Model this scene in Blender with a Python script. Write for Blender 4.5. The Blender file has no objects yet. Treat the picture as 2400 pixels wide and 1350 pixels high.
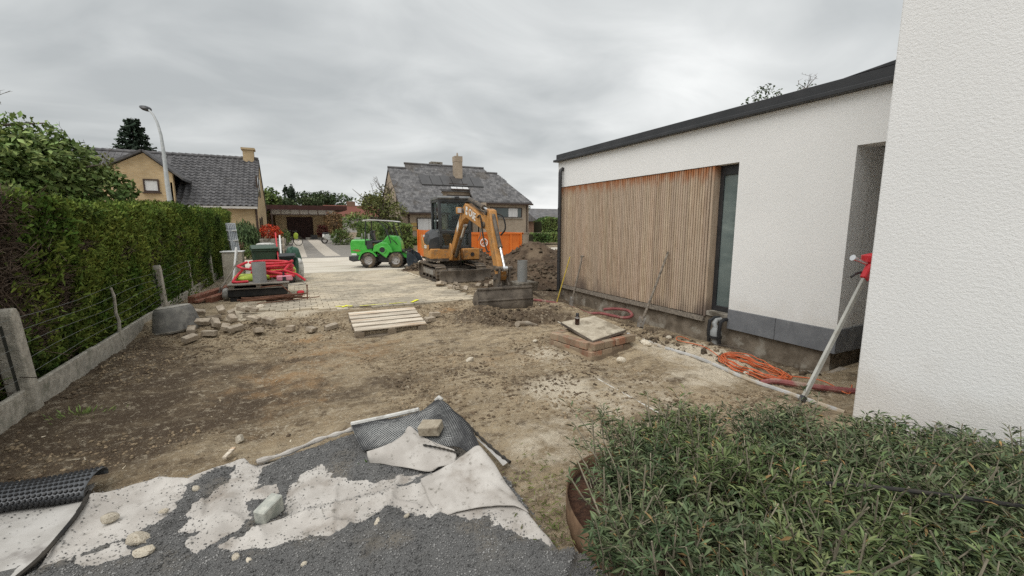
import bpy, bmesh, math, random
import numpy as np
from mathutils import Matrix, Vector, Euler
R = math.radians
rng = np.random.default_rng(7)
random.seed(7)
sc = bpy.context.scene
COL = sc.collection

# ---------------------------------------------------------------- camera
cam_d = bpy.data.cameras.new('camera'); cam = bpy.data.objects.new('camera', cam_d); COL.objects.link(cam)
cam.location = (0, 0, 1.72); cam.rotation_euler = (R(90 - 8.37), 0, R(-26.5))
cam_d.sensor_width = 36; cam_d.lens = 15.09; cam_d.clip_start = .02; cam_d.clip_end = 3000
sc.camera = cam

# ---------------------------------------------------------------- sky, sun, exposure
SUN_EL, SUN_AZ = 58, 240           # azimuth clockwise from +Y: behind the camera, from the hedge side
W = bpy.data.worlds.new('World'); sc.world = W; W.use_nodes = True
wn, wl = W.node_tree.nodes, W.node_tree.links
wn.clear()
w_out = wn.new('ShaderNodeOutputWorld'); bg = wn.new('ShaderNodeBackground'); bg.inputs[1].default_value = 0.1
sky = wn.new('ShaderNodeTexSky'); sky.sky_type = 'NISHITA'; sky.sun_disc = False
sky.sun_elevation = R(SUN_EL); sky.sun_rotation = R(SUN_AZ); sky.dust_density = 4; sky.air_density = 1.5
tc = wn.new('ShaderNodeTexCoord'); sep = wn.new('ShaderNodeSeparateXYZ'); wl.new(tc.outputs['Generated'], sep.inputs[0])
def wmath(op, a, b=None, c=None):
    n = wn.new('ShaderNodeMath'); n.operation = op
    for i, v in enumerate((a, b, c)):
        if v is None: continue
        if isinstance(v, (int, float)): n.inputs[i].default_value = v
        else: wl.new(v, n.inputs[i])
    return n.outputs[0]
zc = wmath('ADD', wmath('MAXIMUM', sep.outputs[2], 0.0), 0.26)      # cloud layer seen in perspective
cx = wmath('DIVIDE', sep.outputs[0], zc); cy = wmath('DIVIDE', sep.outputs[1], zc)
cmb = wn.new('ShaderNodeCombineXYZ'); wl.new(cx, cmb.inputs[0]); wl.new(cy, cmb.inputs[1])
def wnoise(scale, detail, rough, dist, off):
    mp = wn.new('ShaderNodeMapping'); wl.new(cmb.outputs[0], mp.inputs[0])
    mp.inputs['Rotation'].default_value = (0, 0, R(24)); mp.inputs['Scale'].default_value = (.7, 1.0, 1); mp.inputs['Location'].default_value = off
    n = wn.new('ShaderNodeTexNoise'); wl.new(mp.outputs[0], n.inputs['Vector'])
    n.inputs['Scale'].default_value = scale; n.inputs['Detail'].default_value = detail
    n.inputs['Roughness'].default_value = rough; n.inputs['Distortion'].default_value = dist
    return n.outputs[0]
big = wnoise(.8, 4, .42, .5, (4.1, 2.7, 0)); mid = wnoise(2.6, 5, .5, .5, (0, 5, 2))
cl = wmath('ADD', wmath('MULTIPLY', big, .62), wmath('MULTIPLY', mid, .38))
rmp = wn.new('ShaderNodeValToRGB'); wl.new(cl, rmp.inputs[0])
e = rmp.color_ramp.elements
e[0].position = .35; e[0].color = (3.5, 3.68, 3.75, 1)
e[1].position = .64; e[1].color = (6.9, 7.0, 6.95, 1)
m2 = e.new(.50); m2.color = (5.1, 5.25, 5.25, 1)
mixw = wn.new('ShaderNodeMix'); mixw.data_type = 'RGBA'; mixw.inputs[0].default_value = .965
wl.new(sky.outputs[0], mixw.inputs[6]); wl.new(rmp.outputs[0], mixw.inputs[7])
wl.new(mixw.outputs[2], bg.inputs[0]); wl.new(bg.outputs[0], w_out.inputs[0])

sun_d = bpy.data.lights.new('sun', 'SUN'); sun = bpy.data.objects.new('sun', sun_d); COL.objects.link(sun)
sun_d.energy = 1.5; sun_d.angle = R(50); sun_d.color = (1, .985, .96)
_az = R(SUN_AZ); _el = R(SUN_EL)
sdir = Vector((math.sin(_az) * math.cos(_el), math.cos(_az) * math.cos(_el), math.sin(_el)))
sun.rotation_euler = sdir.to_track_quat('Z', 'Y').to_euler(); sun.location = (-8, -6, 14)
vs = sc.view_settings; vs.view_transform = 'Standard'; vs.look = 'None'; vs.exposure = 0.5; vs.gamma = 1; vs.use_curve_mapping = False
sc.cycles.max_bounces = 6; sc.cycles.diffuse_bounces = 3; sc.cycles.transparent_max_bounces = 8
sc.cycles.use_denoising = False

# ---------------------------------------------------------------- helpers: noise
_perm = np.random.default_rng(3).random((256, 256))
def vnoise(x, y):
    xi = np.floor(x).astype(int); yi = np.floor(y).astype(int); fx = x - xi; fy = y - yi
    fx = fx * fx * (3 - 2 * fx); fy = fy * fy * (3 - 2 * fy)
    a = _perm[xi % 256, yi % 256]; b = _perm[(xi + 1) % 256, yi % 256]; c = _perm[xi % 256, (yi + 1) % 256]; d = _perm[(xi + 1) % 256, (yi + 1) % 256]
    return (a * (1 - fx) + b * fx) * (1 - fy) + (c * (1 - fx) + d * fx) * fy
def fbm(x, y, o=4, g=.5):
    s = 0; a = 1; t = 0
    for i in range(o):
        s = s + a * vnoise(x + 17.3 * i, y + 9.1 * i); t += a; a *= g; x = x * 2.03; y = y * 2.03
    return s / t - .5
def sm(a, b, x):
    t = np.clip((x - a) / (b - a), 0, 1); return t * t * (3 - 2 * t)
def sdf_poly(x, y, poly):                 # positive inside
    P = np.array(poly, float); n = len(P); d = np.full(x.shape, 1e9); ins = np.zeros(x.shape, bool)
    for i in range(n):
        a = P[i]; b = P[(i + 1) % n]; e0, e1 = b - a
        wx = x - a[0]; wy = y - a[1]; t = np.clip((wx * e0 + wy * e1) / (e0 * e0 + e1 * e1 + 1e-12), 0, 1)
        d = np.minimum(d, np.hypot(wx - t * e0, wy - t * e1))
        c = ((a[1] > y) != (b[1] > y)) & (x < (b[0] - a[0]) * (y - a[1]) / (b[1] - a[1] + 1e-12) + a[0]); ins ^= c
    return np.where(ins, d, -d)

# ---------------------------------------------------------------- helpers: materials
def M(name, c1, c2=None, scale=6., rough=.85, bump=0., bscale=None, detail=6., stretch=(1, 1, 1), metal=0., spec=.3,
      c3=None, s3=1.5, t3=(.52, .66), c4=None, s4=40., t4=(.62, .68), island=0., orand=0., lo=.35, hi=.65, sat=0., bdist=.01, alpha=1., trans=0., coat=0., world=False):
    """noise between c1 and c2, large patches of c3, fine relief; colour differs a little from piece to piece"""
    m = bpy.data.materials.new(name); m.use_nodes = True; nt = m.node_tree; N, L = nt.nodes, nt.links
    b = N['Principled BSDF']; b.inputs['Roughness'].default_value = rough; b.inputs['Metallic'].default_value = metal
    b.inputs['Specular IOR Level'].default_value = spec; b.inputs['Coat Weight'].default_value = coat
    if alpha < 1: b.inputs['Alpha'].default_value = alpha
    if trans: b.inputs['Transmission Weight'].default_value = trans
    c2 = c2 or c1
    t = N.new('ShaderNodeTexCoord'); mp = N.new('ShaderNodeMapping'); mp.inputs['Scale'].default_value = stretch
    L.new(N.new('ShaderNodeNewGeometry').outputs['Position'] if world else t.outputs['Object'], mp.inputs[0])
    def noise(s, d, off=0.):
        n = N.new('ShaderNodeTexNoise'); n.inputs['Scale'].default_value = s; n.inputs['Detail'].default_value = d; n.inputs['Roughness'].default_value = .6
        if orand and not world:
            ad = N.new('ShaderNodeVectorMath'); ad.operation = 'ADD'; oi = N.new('ShaderNodeObjectInfo')
            ml = N.new('ShaderNodeVectorMath'); ml.operation = 'SCALE'; ml.inputs[3].default_value = 31.
            cb = N.new('ShaderNodeCombineXYZ'); L.new(oi.outputs['Random'], cb.inputs[0]); L.new(oi.outputs['Random'], cb.inputs[2])
            L.new(cb.outputs[0], ml.inputs[0]); L.new(mp.outputs[0], ad.inputs[0]); L.new(ml.outputs[0], ad.inputs[1]); L.new(ad.outputs[0], n.inputs['Vector'])
        else:
            L.new(mp.outputs[0], n.inputs['Vector'])
        return n.outputs[0]
    def mix(f, a, bb, mode='MIX'):
        n = N.new('ShaderNodeMix'); n.data_type = 'RGBA'; n.blend_type = mode
        for s, v in ((0, f), (6, a), (7, bb)):
            if hasattr(v, 'links'): L.new(v, n.inputs[s])
            elif s == 0: n.inputs[0].default_value = v
            else: n.inputs[s].default_value = (*v, 1)
        return n.outputs[2]
    def rng_(v, a, bb):
        n = N.new('ShaderNodeMapRange'); L.new(v, n.inputs[0]); n.inputs[1].default_value = a; n.inputs[2].default_value = bb; n.interpolation_type = 'SMOOTHSTEP'
        return n.outputs[0]
    col = mix(rng_(noise(scale, detail), lo, hi), c1, c2)
    if c3: col = mix(rng_(noise(s3, 6), *t3), col, c3)
    if c4: col = mix(rng_(noise(s4, 4), *t4), col, c4)
    for amt, kind in ((island, 'i'), (orand, 'o')):
        if amt:
            src = N.new('ShaderNodeNewGeometry').outputs['Random Per Island'] if kind == 'i' else N.new('ShaderNodeObjectInfo').outputs['Random']
            h = N.new('ShaderNodeHueSaturation'); mr = N.new('ShaderNodeMapRange'); L.new(src, mr.inputs[0])
            mr.inputs[3].default_value = 1 - amt; mr.inputs[4].default_value = 1 + amt
            L.new(mr.outputs[0], h.inputs['Value']); L.new(col, h.inputs['Color'])
            if sat:
                mr2 = N.new('ShaderNodeMapRange'); fr = N.new('ShaderNodeMath'); fr.operation = 'FRACT'; mu = N.new('ShaderNodeMath'); mu.operation = 'MULTIPLY'; mu.inputs[1].default_value = 7.31
                L.new(src, mu.inputs[0]); L.new(mu.outputs[0], fr.inputs[0]); L.new(fr.outputs[0], mr2.inputs[0])
                mr2.inputs[3].default_value = .5 - sat; mr2.inputs[4].default_value = .5 + sat; L.new(mr2.outputs[0], h.inputs['Hue'])
            col = h.outputs[0]
    L.new(col, b.inputs['Base Color'])
    if bump:
        bp = N.new('ShaderNodeBump'); bp.inputs['Strength'].default_value = bump; bp.inputs['Distance'].default_value = bdist
        L.new(noise(bscale or scale * 3, 5), bp.inputs['Height']); L.new(bp.outputs[0], b.inputs['Normal'])
    return m

MAT = {}
MAT['stucco'] = None
MAT['black_metal'] = M('black_metal', (.022, .023, .025), (.035, .035, .037), 3, .42, .1, 40, spec=.5)
MAT['dark_rubber'] = M('dark_rubber', (.02, .02, .02), (.06, .052, .042), 5, .8, .3, 30)
MAT['muddy_rubber'] = M('muddy_rubber', (.03, .028, .026), (.13, .10, .07), 6, .9, .4, 25, c3=(.22, .17, .11), s3=5)
MAT['concrete'] = M('concrete', (.31, .295, .26), (.46, .43, .375), 9, .92, .35, 60, c3=(.11, .108, .09), s3=3.5)
MAT['old_concrete'] = M('old_concrete', (.34, .315, .265), (.50, .465, .395), 16, .95, .55, 70, c3=(.17, .17, .125), s3=5, t3=(.52, .74), c4=(.2, .18, .14), s4=60, t4=(.58, .7))
MAT['dark_concrete'] = M('dark_concrete', (.18, .165, .14), (.34, .31, .26), 7, .9, .4, 60, c3=(.10, .085, .065), s3=2.5, t3=(.45, .6))
MAT['bare_brick'] = M('bare_brick', (.33, .275, .21), (.48, .41, .32), 14, .92, .45, 50, c3=(.2, .15, .10), s3=7, orand=.16)
MAT['white_paver'] = M('white_paver', (.36, .37, .33), (.5, .5, .44), 22, .9, .3, 60, c3=(.28, .3, .26), s3=9)
MAT['orange_paint'] = M('orange_paint', (.43, .20, .055), (.52, .26, .08), 6, .55, .15, 30, c3=(.24, .155, .085), s3=4, t3=(.52, .70), c4=(.3, .23, .15), s4=16, t4=(.60, .68), spec=.3)
MAT['skip_orange'] = M('skip_orange', (.52, .125, .018), (.62, .16, .025), 1.5, .55, .1, 12, c3=(.42, .12, .03), s3=2, t3=(.6, .72))
MAT['green_paint'] = M('green_paint', (.055, .40, .05), (.085, .47, .07), 5, .42, 0, spec=.5, coat=.3, c3=(.1, .33, .07), s3=6, t3=(.6, .8))
MAT['grey_plastic'] = M('grey_plastic', (.042, .044, .046), (.065, .066, .067), 4, .5, .1, 40, c3=(.13, .115, .09), s3=4, t3=(.58, .75))
MAT['steel'] = M('steel', (.20, .185, .165), (.30, .28, .25), 7, .55, .25, 40, metal=.25, c3=(.16, .12, .085), s3=4, t3=(.48, .62))
MAT['dark_steel'] = M('dark_steel', (.07, .06, .052), (.15, .125, .10), 8, .65, .3, 40, metal=.2, c3=(.17, .13, .09), s3=5)
MAT['mud_steel'] = M('mud_steel', (.13, .11, .09), (.24, .205, .165), 6, .75, .35, 35, c3=(.09, .075, .06), s3=3, t3=(.45, .6))
MAT['chrome'] = M('chrome', (.75, .75, .75), None, 4, .2, metal=.9)
MAT['rim_grey'] = M('rim_grey', (.42, .4, .39), (.5, .48, .46), 9, .5, .1, 30, metal=.3, c3=(.25, .21, .16), s3=8)
MAT['glass'] = M('glass', (.035, .05, .048), (.05, .07, .066), 2, .06, spec=.7)
MAT['aluminium'] = M('aluminium', (.52, .53, .50), (.6, .6, .57), 8, .4, .08, 50, metal=.35)
MAT['red_paint'] = M('red_paint', (.55, .02, .03), (.62, .03, .04), 8, .4, spec=.5)
MAT['white_paint'] = M('white_paint', (.72, .72, .69), (.8, .8, .77), 5, .6, c3=(.55, .53, .48), s3=4, t3=(.58, .75))
MAT['pvc_grey'] = M('pvc_grey', (.27, .28, .275), (.32, .325, .32), 5, .5, .05, 30, c3=(.23, .215, .19), s3=5, t3=(.55, .72))
MAT['pallet_wood'] = M('pallet_wood', (.42, .35, .27), (.70, .63, .52), 4, .9, .35, 22, stretch=(.6, 9, 9), c3=(.52, .30, .14), s3=1.6, t3=(.54, .72), orand=.2)
MAT['pallet_dark'] = M('pallet_dark', (.22, .18, .135), (.36, .3, .23), 5, .92, .35, 25, stretch=(1, 8, 8), c3=(.16, .12, .08), s3=4)
MAT['old_wood'] = M('old_wood', (.16, .135, .11), (.30, .26, .21), 6, .92, .4, 30, stretch=(1, 8, 8), c3=(.1, .085, .07), s3=3, orand=.15)
MAT['red_wood'] = M('red_wood', (.19, .075, .05), (.30, .14, .09), 6, .85, .3, 30, stretch=(8, 1, 8), c3=(.25, .17, .12), s3=3)
MAT['soil_stuff'] = M('soil_stuff', (.19, .14, .09), (.33, .255, .165), 5, .97, .6, 30, island=.35, c3=(.12, .087, .057), s3=1.2, t3=(.45, .6))
MAT['stone'] = M('stone', (.35, .31, .24), (.6, .54, .44), 16, .93, .5, 40, c3=(.25, .2, .14), s3=6, orand=.25, island=.25)
MAT['chip'] = M('chip', (.33, .27, .19), (.52, .45, .34), 6, .93, .2, 40, island=.35)

# ---------------------------------------------------------------- helpers: meshes
def new_mesh(name, V, F, smooth=False):
    me = bpy.data.meshes.new(name)
    V = np.asarray(V, np.float32)
    if isinstance(F, np.ndarray):
        n, k = F.shape
        me.vertices.add(len(V)); me.vertices.foreach_set('co', V.ravel())
        me.loops.add(n * k); me.loops.foreach_set('vertex_index', F.astype(np.int32).ravel())
        me.polygons.add(n); me.polygons.foreach_set('loop_start', np.arange(0, n * k, k, dtype=np.int32)); me.polygons.foreach_set('loop_total', np.full(n, k, np.int32))
        me.update(calc_edges=True)
    else:
        me.from_pydata([tuple(map(float, v)) for v in V], [], F)
    me.validate(); me.update()
    if smooth: me.polygons.foreach_set('use_smooth', np.ones(len(me.polygons), bool)); me.update()
    return me
def link(name, me, mat, parent=None, loc=(0, 0, 0), rot=(0, 0, 0), bev=0, seg=1, smooth=None):
    o = bpy.data.objects.new(name, me); COL.objects.link(o)
    o.location = loc; o.rotation_euler = rot
    if parent is not None: o.parent = parent
    if mat is not None and me is not None and not me.materials: me.materials.append(MAT[mat] if isinstance(mat, str) else mat)
    if bev:
        b = o.modifiers.new('bevel', 'BEVEL'); b.width = bev; b.segments = seg; b.limit_method = 'ANGLE'; b.angle_limit = R(35); b.harden_normals = False
    return o
def tag(o, label=None, cat=None, group=None, kind=None):
    if label: o['label'] = label
    if cat: o['category'] = cat
    if group: o['group'] = group
    if kind: o['kind'] = kind
    return o
def empty(name, loc, label, cat, rz=0, group=None, rot=None):
    o = bpy.data.objects.new(name, None); COL.objects.link(o); o.location = loc; o.rotation_euler = rot or (0, 0, rz); o.empty_display_size = .2
    return tag(o, label, cat, group)
def kids(o): return [c for c in bpy.data.objects if c.parent == o]
def copy_tree(o, parent=None, loc=None, rz=None, label=None, group=None, rot=None):
    c = o.copy(); COL.objects.link(c); c.parent = parent
    if loc is not None: c.location = loc
    if rz is not None: c.rotation_euler = (0, 0, rz)
    if rot is not None: c.rotation_euler = rot
    if label: c['label'] = label
    if group: c['group'] = group
    for k in kids(o): copy_tree(k, c)
    return c

class MB:
    """collects shapes for ONE mesh; self.m places whatever is added next"""
    def __init__(s, m=None): s.v = []; s.f = []; s.m = m or Matrix()
    def add(s, vs, fs, m=None):
        T = s.m @ m if m is not None else s.m; k = len(s.v)
        s.v += [tuple(T @ Vector(v)) for v in vs]; s.f += [[i + k for i in f] for f in fs]; return s
    def box(s, c, d, rot=None, taper=1.):
        x, y, z = d[0] / 2, d[1] / 2, d[2] / 2; t = taper
        vs = [(-x, -y, -z), (x, -y, -z), (x, y, -z), (-x, y, -z), (-x * t, -y * t, z), (x * t, -y * t, z), (x * t, y * t, z), (-x * t, y * t, z)]
        m = Matrix.Translation(c) @ (Euler(rot).to_matrix().to_4x4() if rot else Matrix())
        return s.add(vs, [[3, 2, 1, 0], [4, 5, 6, 7], [0, 1, 5, 4], [1, 2, 6, 5], [2, 3, 7, 6], [3, 0, 4, 7]], m)
    def bb(s, x0, x1, y0, y1, z0, z1): return s.box(((x0 + x1) / 2, (y0 + y1) / 2, (z0 + z1) / 2), (abs(x1 - x0), abs(y1 - y0), abs(z1 - z0)))
    def beam(s, a, b, w, h, up=(0, 0, 1)):
        a = Vector(a); b = Vector(b); d = (b - a); L = d.length; d.normalize(); up = Vector(up)
        if abs(d.dot(up)) > .99: up = Vector((1, 0, 0))
        sx = d.cross(up).normalized(); u = sx.cross(d)
        m = Matrix((( *[d[0]], sx[0], u[0], 0), (d[1], sx[1], u[1], 0), (d[2], sx[2], u[2], 0), (0, 0, 0, 1)))
        m.translation = (a + b) / 2
        x, y, z = L / 2, w / 2, h / 2
        return s.add([(-x, -y, -z), (x, -y, -z), (x, y, -z), (-x, y, -z), (-x, -y, z), (x, -y, z), (x, y, z), (-x, y, z)],
                     [[3, 2, 1, 0], [4, 5, 6, 7], [0, 1, 5, 4], [1, 2, 6, 5], [2, 3, 7, 6], [3, 0, 4, 7]], m)
    def tube(s, pts, r, n=8, caps=True, closed=False):
        pts = [Vector(p) for p in pts]; K = len(pts); rs = r if isinstance(r, (list, tuple)) else [r] * K
        vs = []; fs = []; ref = None
        for i, p in enumerate(pts):
            if closed: d = pts[(i + 1) % K] - pts[i - 1]
            else: d = pts[min(i + 1, K - 1)] - pts[max(i - 1, 0)]
            d.normalize()
            if ref is None: ref = Vector((0, 0, 1)) if abs(d.z) < .9 else Vector((1, 0, 0))
            a = (ref - d * ref.dot(d))
            if a.length < 1e-4: a = d.orthogonal()
            a.normalize(); bq = d.cross(a); ref = a
            for j in range(n):
                t = 2 * math.pi * j / n; vs.append(tuple(p + (a * math.cos(t) + bq * math.sin(t)) * rs[i]))
        for i in range(K if closed else K - 1):
            i2 = (i + 1) % K
            for j in range(n): fs.append([i * n + j, i * n + (j + 1) % n, i2 * n + (j + 1) % n, i2 * n + j])
        if caps and not closed: fs.append(list(range(n))[::-1]); fs.append([(K - 1) * n + j for j in range(n)])
        return s.add(vs, fs)
    def cyl(s, a, b, r, r2=None, n=16): return s.tube([a, b], [r, r if r2 is None else r2], n)
    def lathe(s, prof, n=20, c=(0, 0, 0), m=None, cap=True):
        vs = []; fs = []; K = len(prof)
        for (r, z) in prof:
            for j in range(n): t = 2 * math.pi * j / n; vs.append((r * math.cos(t), r * math.sin(t), z))
        for i in range(K - 1):
            for j in range(n): fs.append([i * n + j, i * n + (j + 1) % n, (i + 1) * n + (j + 1) % n, (i + 1) * n + j])
        if cap: fs.append(list(range(n))[::-1]); fs.append([(K - 1) * n + j for j in range(n)])
        return s.add(vs, fs, Matrix.Translation(c) @ (m or Matrix()))
    def prism(s, poly, lo, hi, axes='xz'):
        """poly in the two named axes, pulled along the third from lo to hi"""
        ax = {'x': 0, 'y': 1, 'z': 2}; i, j = ax[axes[0]], ax[axes[1]]; k = 3 - i - j; n = len(poly); vs = []
        for h in (lo, hi):
            for p in poly:
                v = [0, 0, 0]; v[i] = p[0]; v[j] = p[1]; v[k] = h; vs.append(tuple(v))
        fs = [list(range(n))[::-1], [n + q for q in range(n)]] + [[q, (q + 1) % n, n + (q + 1) % n, n + q] for q in range(n)]
        return s.add(vs, fs)
    def grid(s, fn, nu, nv):
        vs = [fn(i / nu, j / nv) for i in range(nu + 1) for j in range(nv + 1)]
        fs = [[i * (nv + 1) + j, (i + 1) * (nv + 1) + j, (i + 1) * (nv + 1) + j + 1, i * (nv + 1) + j + 1] for i in range(nu) for j in range(nv)]
        return s.add(vs, fs)
    def mesh(s, name, smooth=False):
        me = bpy.data.meshes.new(name); me.from_pydata(s.v, [], s.f); me.update()
        bm = bmesh.new(); bm.from_mesh(me); bmesh.ops.recalc_face_normals(bm, faces=bm.faces); bm.to_mesh(me); bm.free()
        if smooth:
            me.polygons.foreach_set('use_smooth', np.ones(len(me.polygons), bool)); me.set_sharp_from_angle(angle=R(40))
        return me
    def build(s, name, mat, parent=None, bev=0, seg=1, smooth=True, loc=(0, 0, 0), rot=(0, 0, 0)):
        return link(name, s.mesh(name, smooth), mat, parent, loc, rot, bev, seg)

def lettering(text, mat, parent, size, loc, rot, name='lettering', depth=.004, matrix=None):
    cu = bpy.data.curves.new(name, 'FONT'); cu.body = text; cu.size = size; cu.extrude = depth; cu.offset = size * .012; cu.align_x = 'CENTER'; cu.align_y = 'CENTER'; cu.resolution_u = 2
    t = bpy.data.objects.new(name, cu); COL.objects.link(t)
    me = bpy.data.meshes.new_from_object(t.evaluated_get(bpy.context.evaluated_depsgraph_get())); bpy.data.objects.remove(t); me.name = name
    me.materials.clear()
    o = link(name, me, mat, parent, loc, rot)
    if matrix is not None: o.matrix_local = matrix
    return o

# leaves as one array mesh: P centres, D leaf axis, N leaf face direction
def leaves_mesh(name, P, D, Nn, L, Wd, fold=.25, kind='leaf'):
    n = len(P); D = D / (np.linalg.norm(D, axis=1, keepdims=True) + 1e-9); S = np.cross(D, Nn); S /= (np.linalg.norm(S, axis=1, keepdims=True) + 1e-9); U = np.cross(S, D)
    L = np.broadcast_to(np.asarray(L, float), (n,))[:, None]; Wd = np.broadcast_to(np.asarray(Wd, float), (n,))[:, None]
    if kind == 'leaf':                     # two bent halves along a midrib
        base = P - D * L * .5; tip = P + D * L * .5 - U * L * .12; m = P + D * L * .02
        a = m + S * Wd * .5 + U * Wd * fold; b = m - S * Wd * .5 + U * Wd * fold
        V = np.stack([base, a, tip, b], 1).reshape(-1, 3); i = np.arange(n)[:, None] * 4
        F = np.concatenate([i + [0, 1, 2], i + [0, 2, 3]], 1).reshape(-1, 3)
    else:                                  # one bent spray
        base = P - D * L * .5; tip = P + D * L * .5; V = np.stack([base - S * Wd * .25, base + S * Wd * .25, tip + S * Wd * .5 + U * Wd * fold, tip - S * Wd * .5 - U * Wd * fold], 1).reshape(-1, 3)
        F = np.arange(n)[:, None] * 4 + np.array([0, 1, 2, 3])
    return new_mesh(name, V, F)
def unit(n, r=None):
    v = (r or rng).normal(size=(n, 3)); return v / np.linalg.norm(v, axis=1, keepdims=True)
# ================================================================ GROUND
def paving_z(y): return .17 - np.clip((y - 8.35) / 8.6, 0, 1) * .16
def edge_y(x): return 8.36 + .05 * np.sin(x * 3.1) + .5 * sm(.9, -.6, x)
GRIT = [(-2.6, 3.55), (-1.26, 3.42), (-.75, 3.36), (-.44, 3.45), (.33, 3.54), (.95, 2.9), (1.18, 2.4), (1.12, 1.78), (1.27, 1.6), (1.27, .2), (1.2, -1.5), (-3.2, -1.5)]
def zt(x, y, fine=True):
    x = np.asarray(x, float); y = np.asarray(y, float)
    ey = edge_y(x) - .12 * fbm(x * 2.2, y * .2)
    rx = 1 - sm(3.28, 3.5, x + .08 * fbm(y * 4, x))
    bank = (.35 * sm(-.75, -.02, y - ey) + .65 * sm(-.22 - .1 * fbm(x * 5, y * 5), -.03, y - ey)) * rx
    back = sm(10.2, 11.6, y) * (1 - rx)
    lev = paving_z(y) - .03
    z = lev * np.maximum(bank, back)
    # rubble bank in front of the paving, higher towards the fence
    z = z + .10 * np.exp(-((y - ey + .55) / .35) ** 2) * sm(.9, -.5, x) * sm(-2.4, -1.9, x)
    # trench along the new house, hole by the bucket with its spoil
    z = z - .22 * sm(4.95, 5.6, x) * sm(2.6, 3.2, y) * (1 - sm(8.9, 10.2, y))
    pit = np.exp(-(((x - 4.02) / .62) ** 2 + ((y - 6.85) / .42) ** 2) ** 1.6); z = z - .32 * pit
    for cx, cy, sx, sy, h in ((2.95, 7.25, .28, .32, .16), (3.35, 6.75, .3, .18, .07), (4.7, 7.45, .45, .3, .1), (3.2, 7.75, .3, .25, .12), (-1.95, 6.9, .25, .5, .10), (-1.65, 6.2, .4, .5, .05),
                              (4.35, 4.75, .35, .3, .08), (4.95, 4.1, .3, .35, .08), (5.1, 9.6, .8, .5, .12), (4.5, 9.9, .5, .5, .1), (5.2, 3.6, .3, .4, .06), (-.6, 7.75, .5, .3, .08)):
        z = z + h * np.exp(-((x - cx) / sx) ** 2 - ((y - cy) / sy) ** 2)
    # gentle ruts running along the drive
    soil = (1 - sm(8.2, 9, y) * rx) * sm(1.2, 2.2, y + .6 * x * 0)
    z = z + soil * (.05 * fbm(x * .9, y * .9, 3) + .045 * fbm(x * 2.6 + 7, y * 2.6, 3) + .014 * np.sin((x + .35 * fbm(x * .4, y * .4) * 3) * 5.2) * (1 - sm(7.0, 7.6, y)))
    grit = sm(-.05, .15, sdf_poly(x, y, GRIT)) if np.ndim(x) else 0.
    if np.ndim(x) == 0: grit = 1. if (float(sdf_poly(np.array([x]), np.array([y]), GRIT)[0]) > 0) else 0.
    z = z * (1 - grit) + grit * (.012 * fbm(x * 2, y * 2, 3))
    far = sm(15.8, 17.2, y); left = sm(-2.45, -2.7, x)
    z = z * (1 - left) + left * .06
    z = z * (1 - far) + far * (-.05)
    # the far side of the street climbs a little
    z = z + .47 * sm(25.5, 43, y)
    if fine:
        near = np.exp(-np.hypot(x, y) / 60) * (1 - far) * (1 - grit) * (1 - sm(8.3, 8.7, y) * rx)
        cl = np.abs(fbm(x * 7, y * 7, 4, .55)); rough = .55 + .9 * sm(-.05, .2, fbm(x * .6 + 4, y * .6, 3))
        z = z + near * rough * (.045 * (cl - .1) + .042 * fbm(x * 14, y * 14, 3, .6)) + grit * .006 * fbm(x * 26, y * 26, 2)
    return z
def Z(x, y): return float(zt(np.array([x], float), np.array([y], float))[0])

def lines(*seg):
    out = []
    for a, b, st in seg: out.append(np.arange(a, b, st))
    return np.concatenate(out)
gx = lines((-400, -100, 60), (-100, -30, 14), (-30, -6, 3), (-6, -3, .3), (-3, 6.4, .028), (6.4, 10, .3), (10, 40, 4), (40, 100, 15), (100, 401, 60))
gy = lines((-60, -6, 9), (-6, .2, .3), (.2, 9.6, .028), (9.6, 14, .07), (14, 18, .2), (18, 48, 1.5), (48, 120, 12), (120, 700, 80))
GX, GY = np.meshgrid(gx, gy, indexing='ij'); GZ = zt(GX, GY)
nx, ny = GX.shape; idx = np.arange(nx * ny).reshape(nx, ny)
F = np.stack([idx[:-1, :-1], idx[1:, :-1], idx[1:, 1:], idx[:-1, 1:]], -1).reshape(-1, 4)
me = new_mesh('ground', np.stack([GX, GY, GZ], -1).reshape(-1, 3), F, True)
def blob(cx, cy, sx, sy, a=0):
    dx = GX - cx; dy = GY - cy; c, s = math.cos(a), math.sin(a); return np.exp(-((dx * c + dy * s) / sx) ** 2 - ((-dx * s + dy * c) / sy) ** 2)
dark = .95 * sm(-.9, -2.2, GX + .8 * fbm(GX, GY)) * sm(8.8, 7.8, GY) + .75 * blob(-1.2, 5.4, 1.1, 1.4) + 1.5 * blob(4.0, 6.95, 1.0, .62) + 1.4 * blob(3.0, 7.3, .6, .5) + .5 * blob(-.3, 4.6, 1.5, .5) + .55 * blob(-1.5, 4.3, 1.0, .6) + .75 * sm(5.0, 5.7, GX) * sm(2.5, 3.5, GY) + .5 * blob(1.1, 4.6, .9, .5) + .45 * blob(.3, 7.9, 1.6, .3) + .3 * blob(2.3, 3.6, .6, .8) + .8 * sm(3.5, 4.3, GX) * sm(8.0, 9.0, GY) * sm(16, 13, GY) + .5 * blob(0.2, 5.9, 1.3, .35) + .45 * blob(2.0, 5.6, .8, .3) + .4 * blob(1.4, 3.6, .5, .3)
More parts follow.
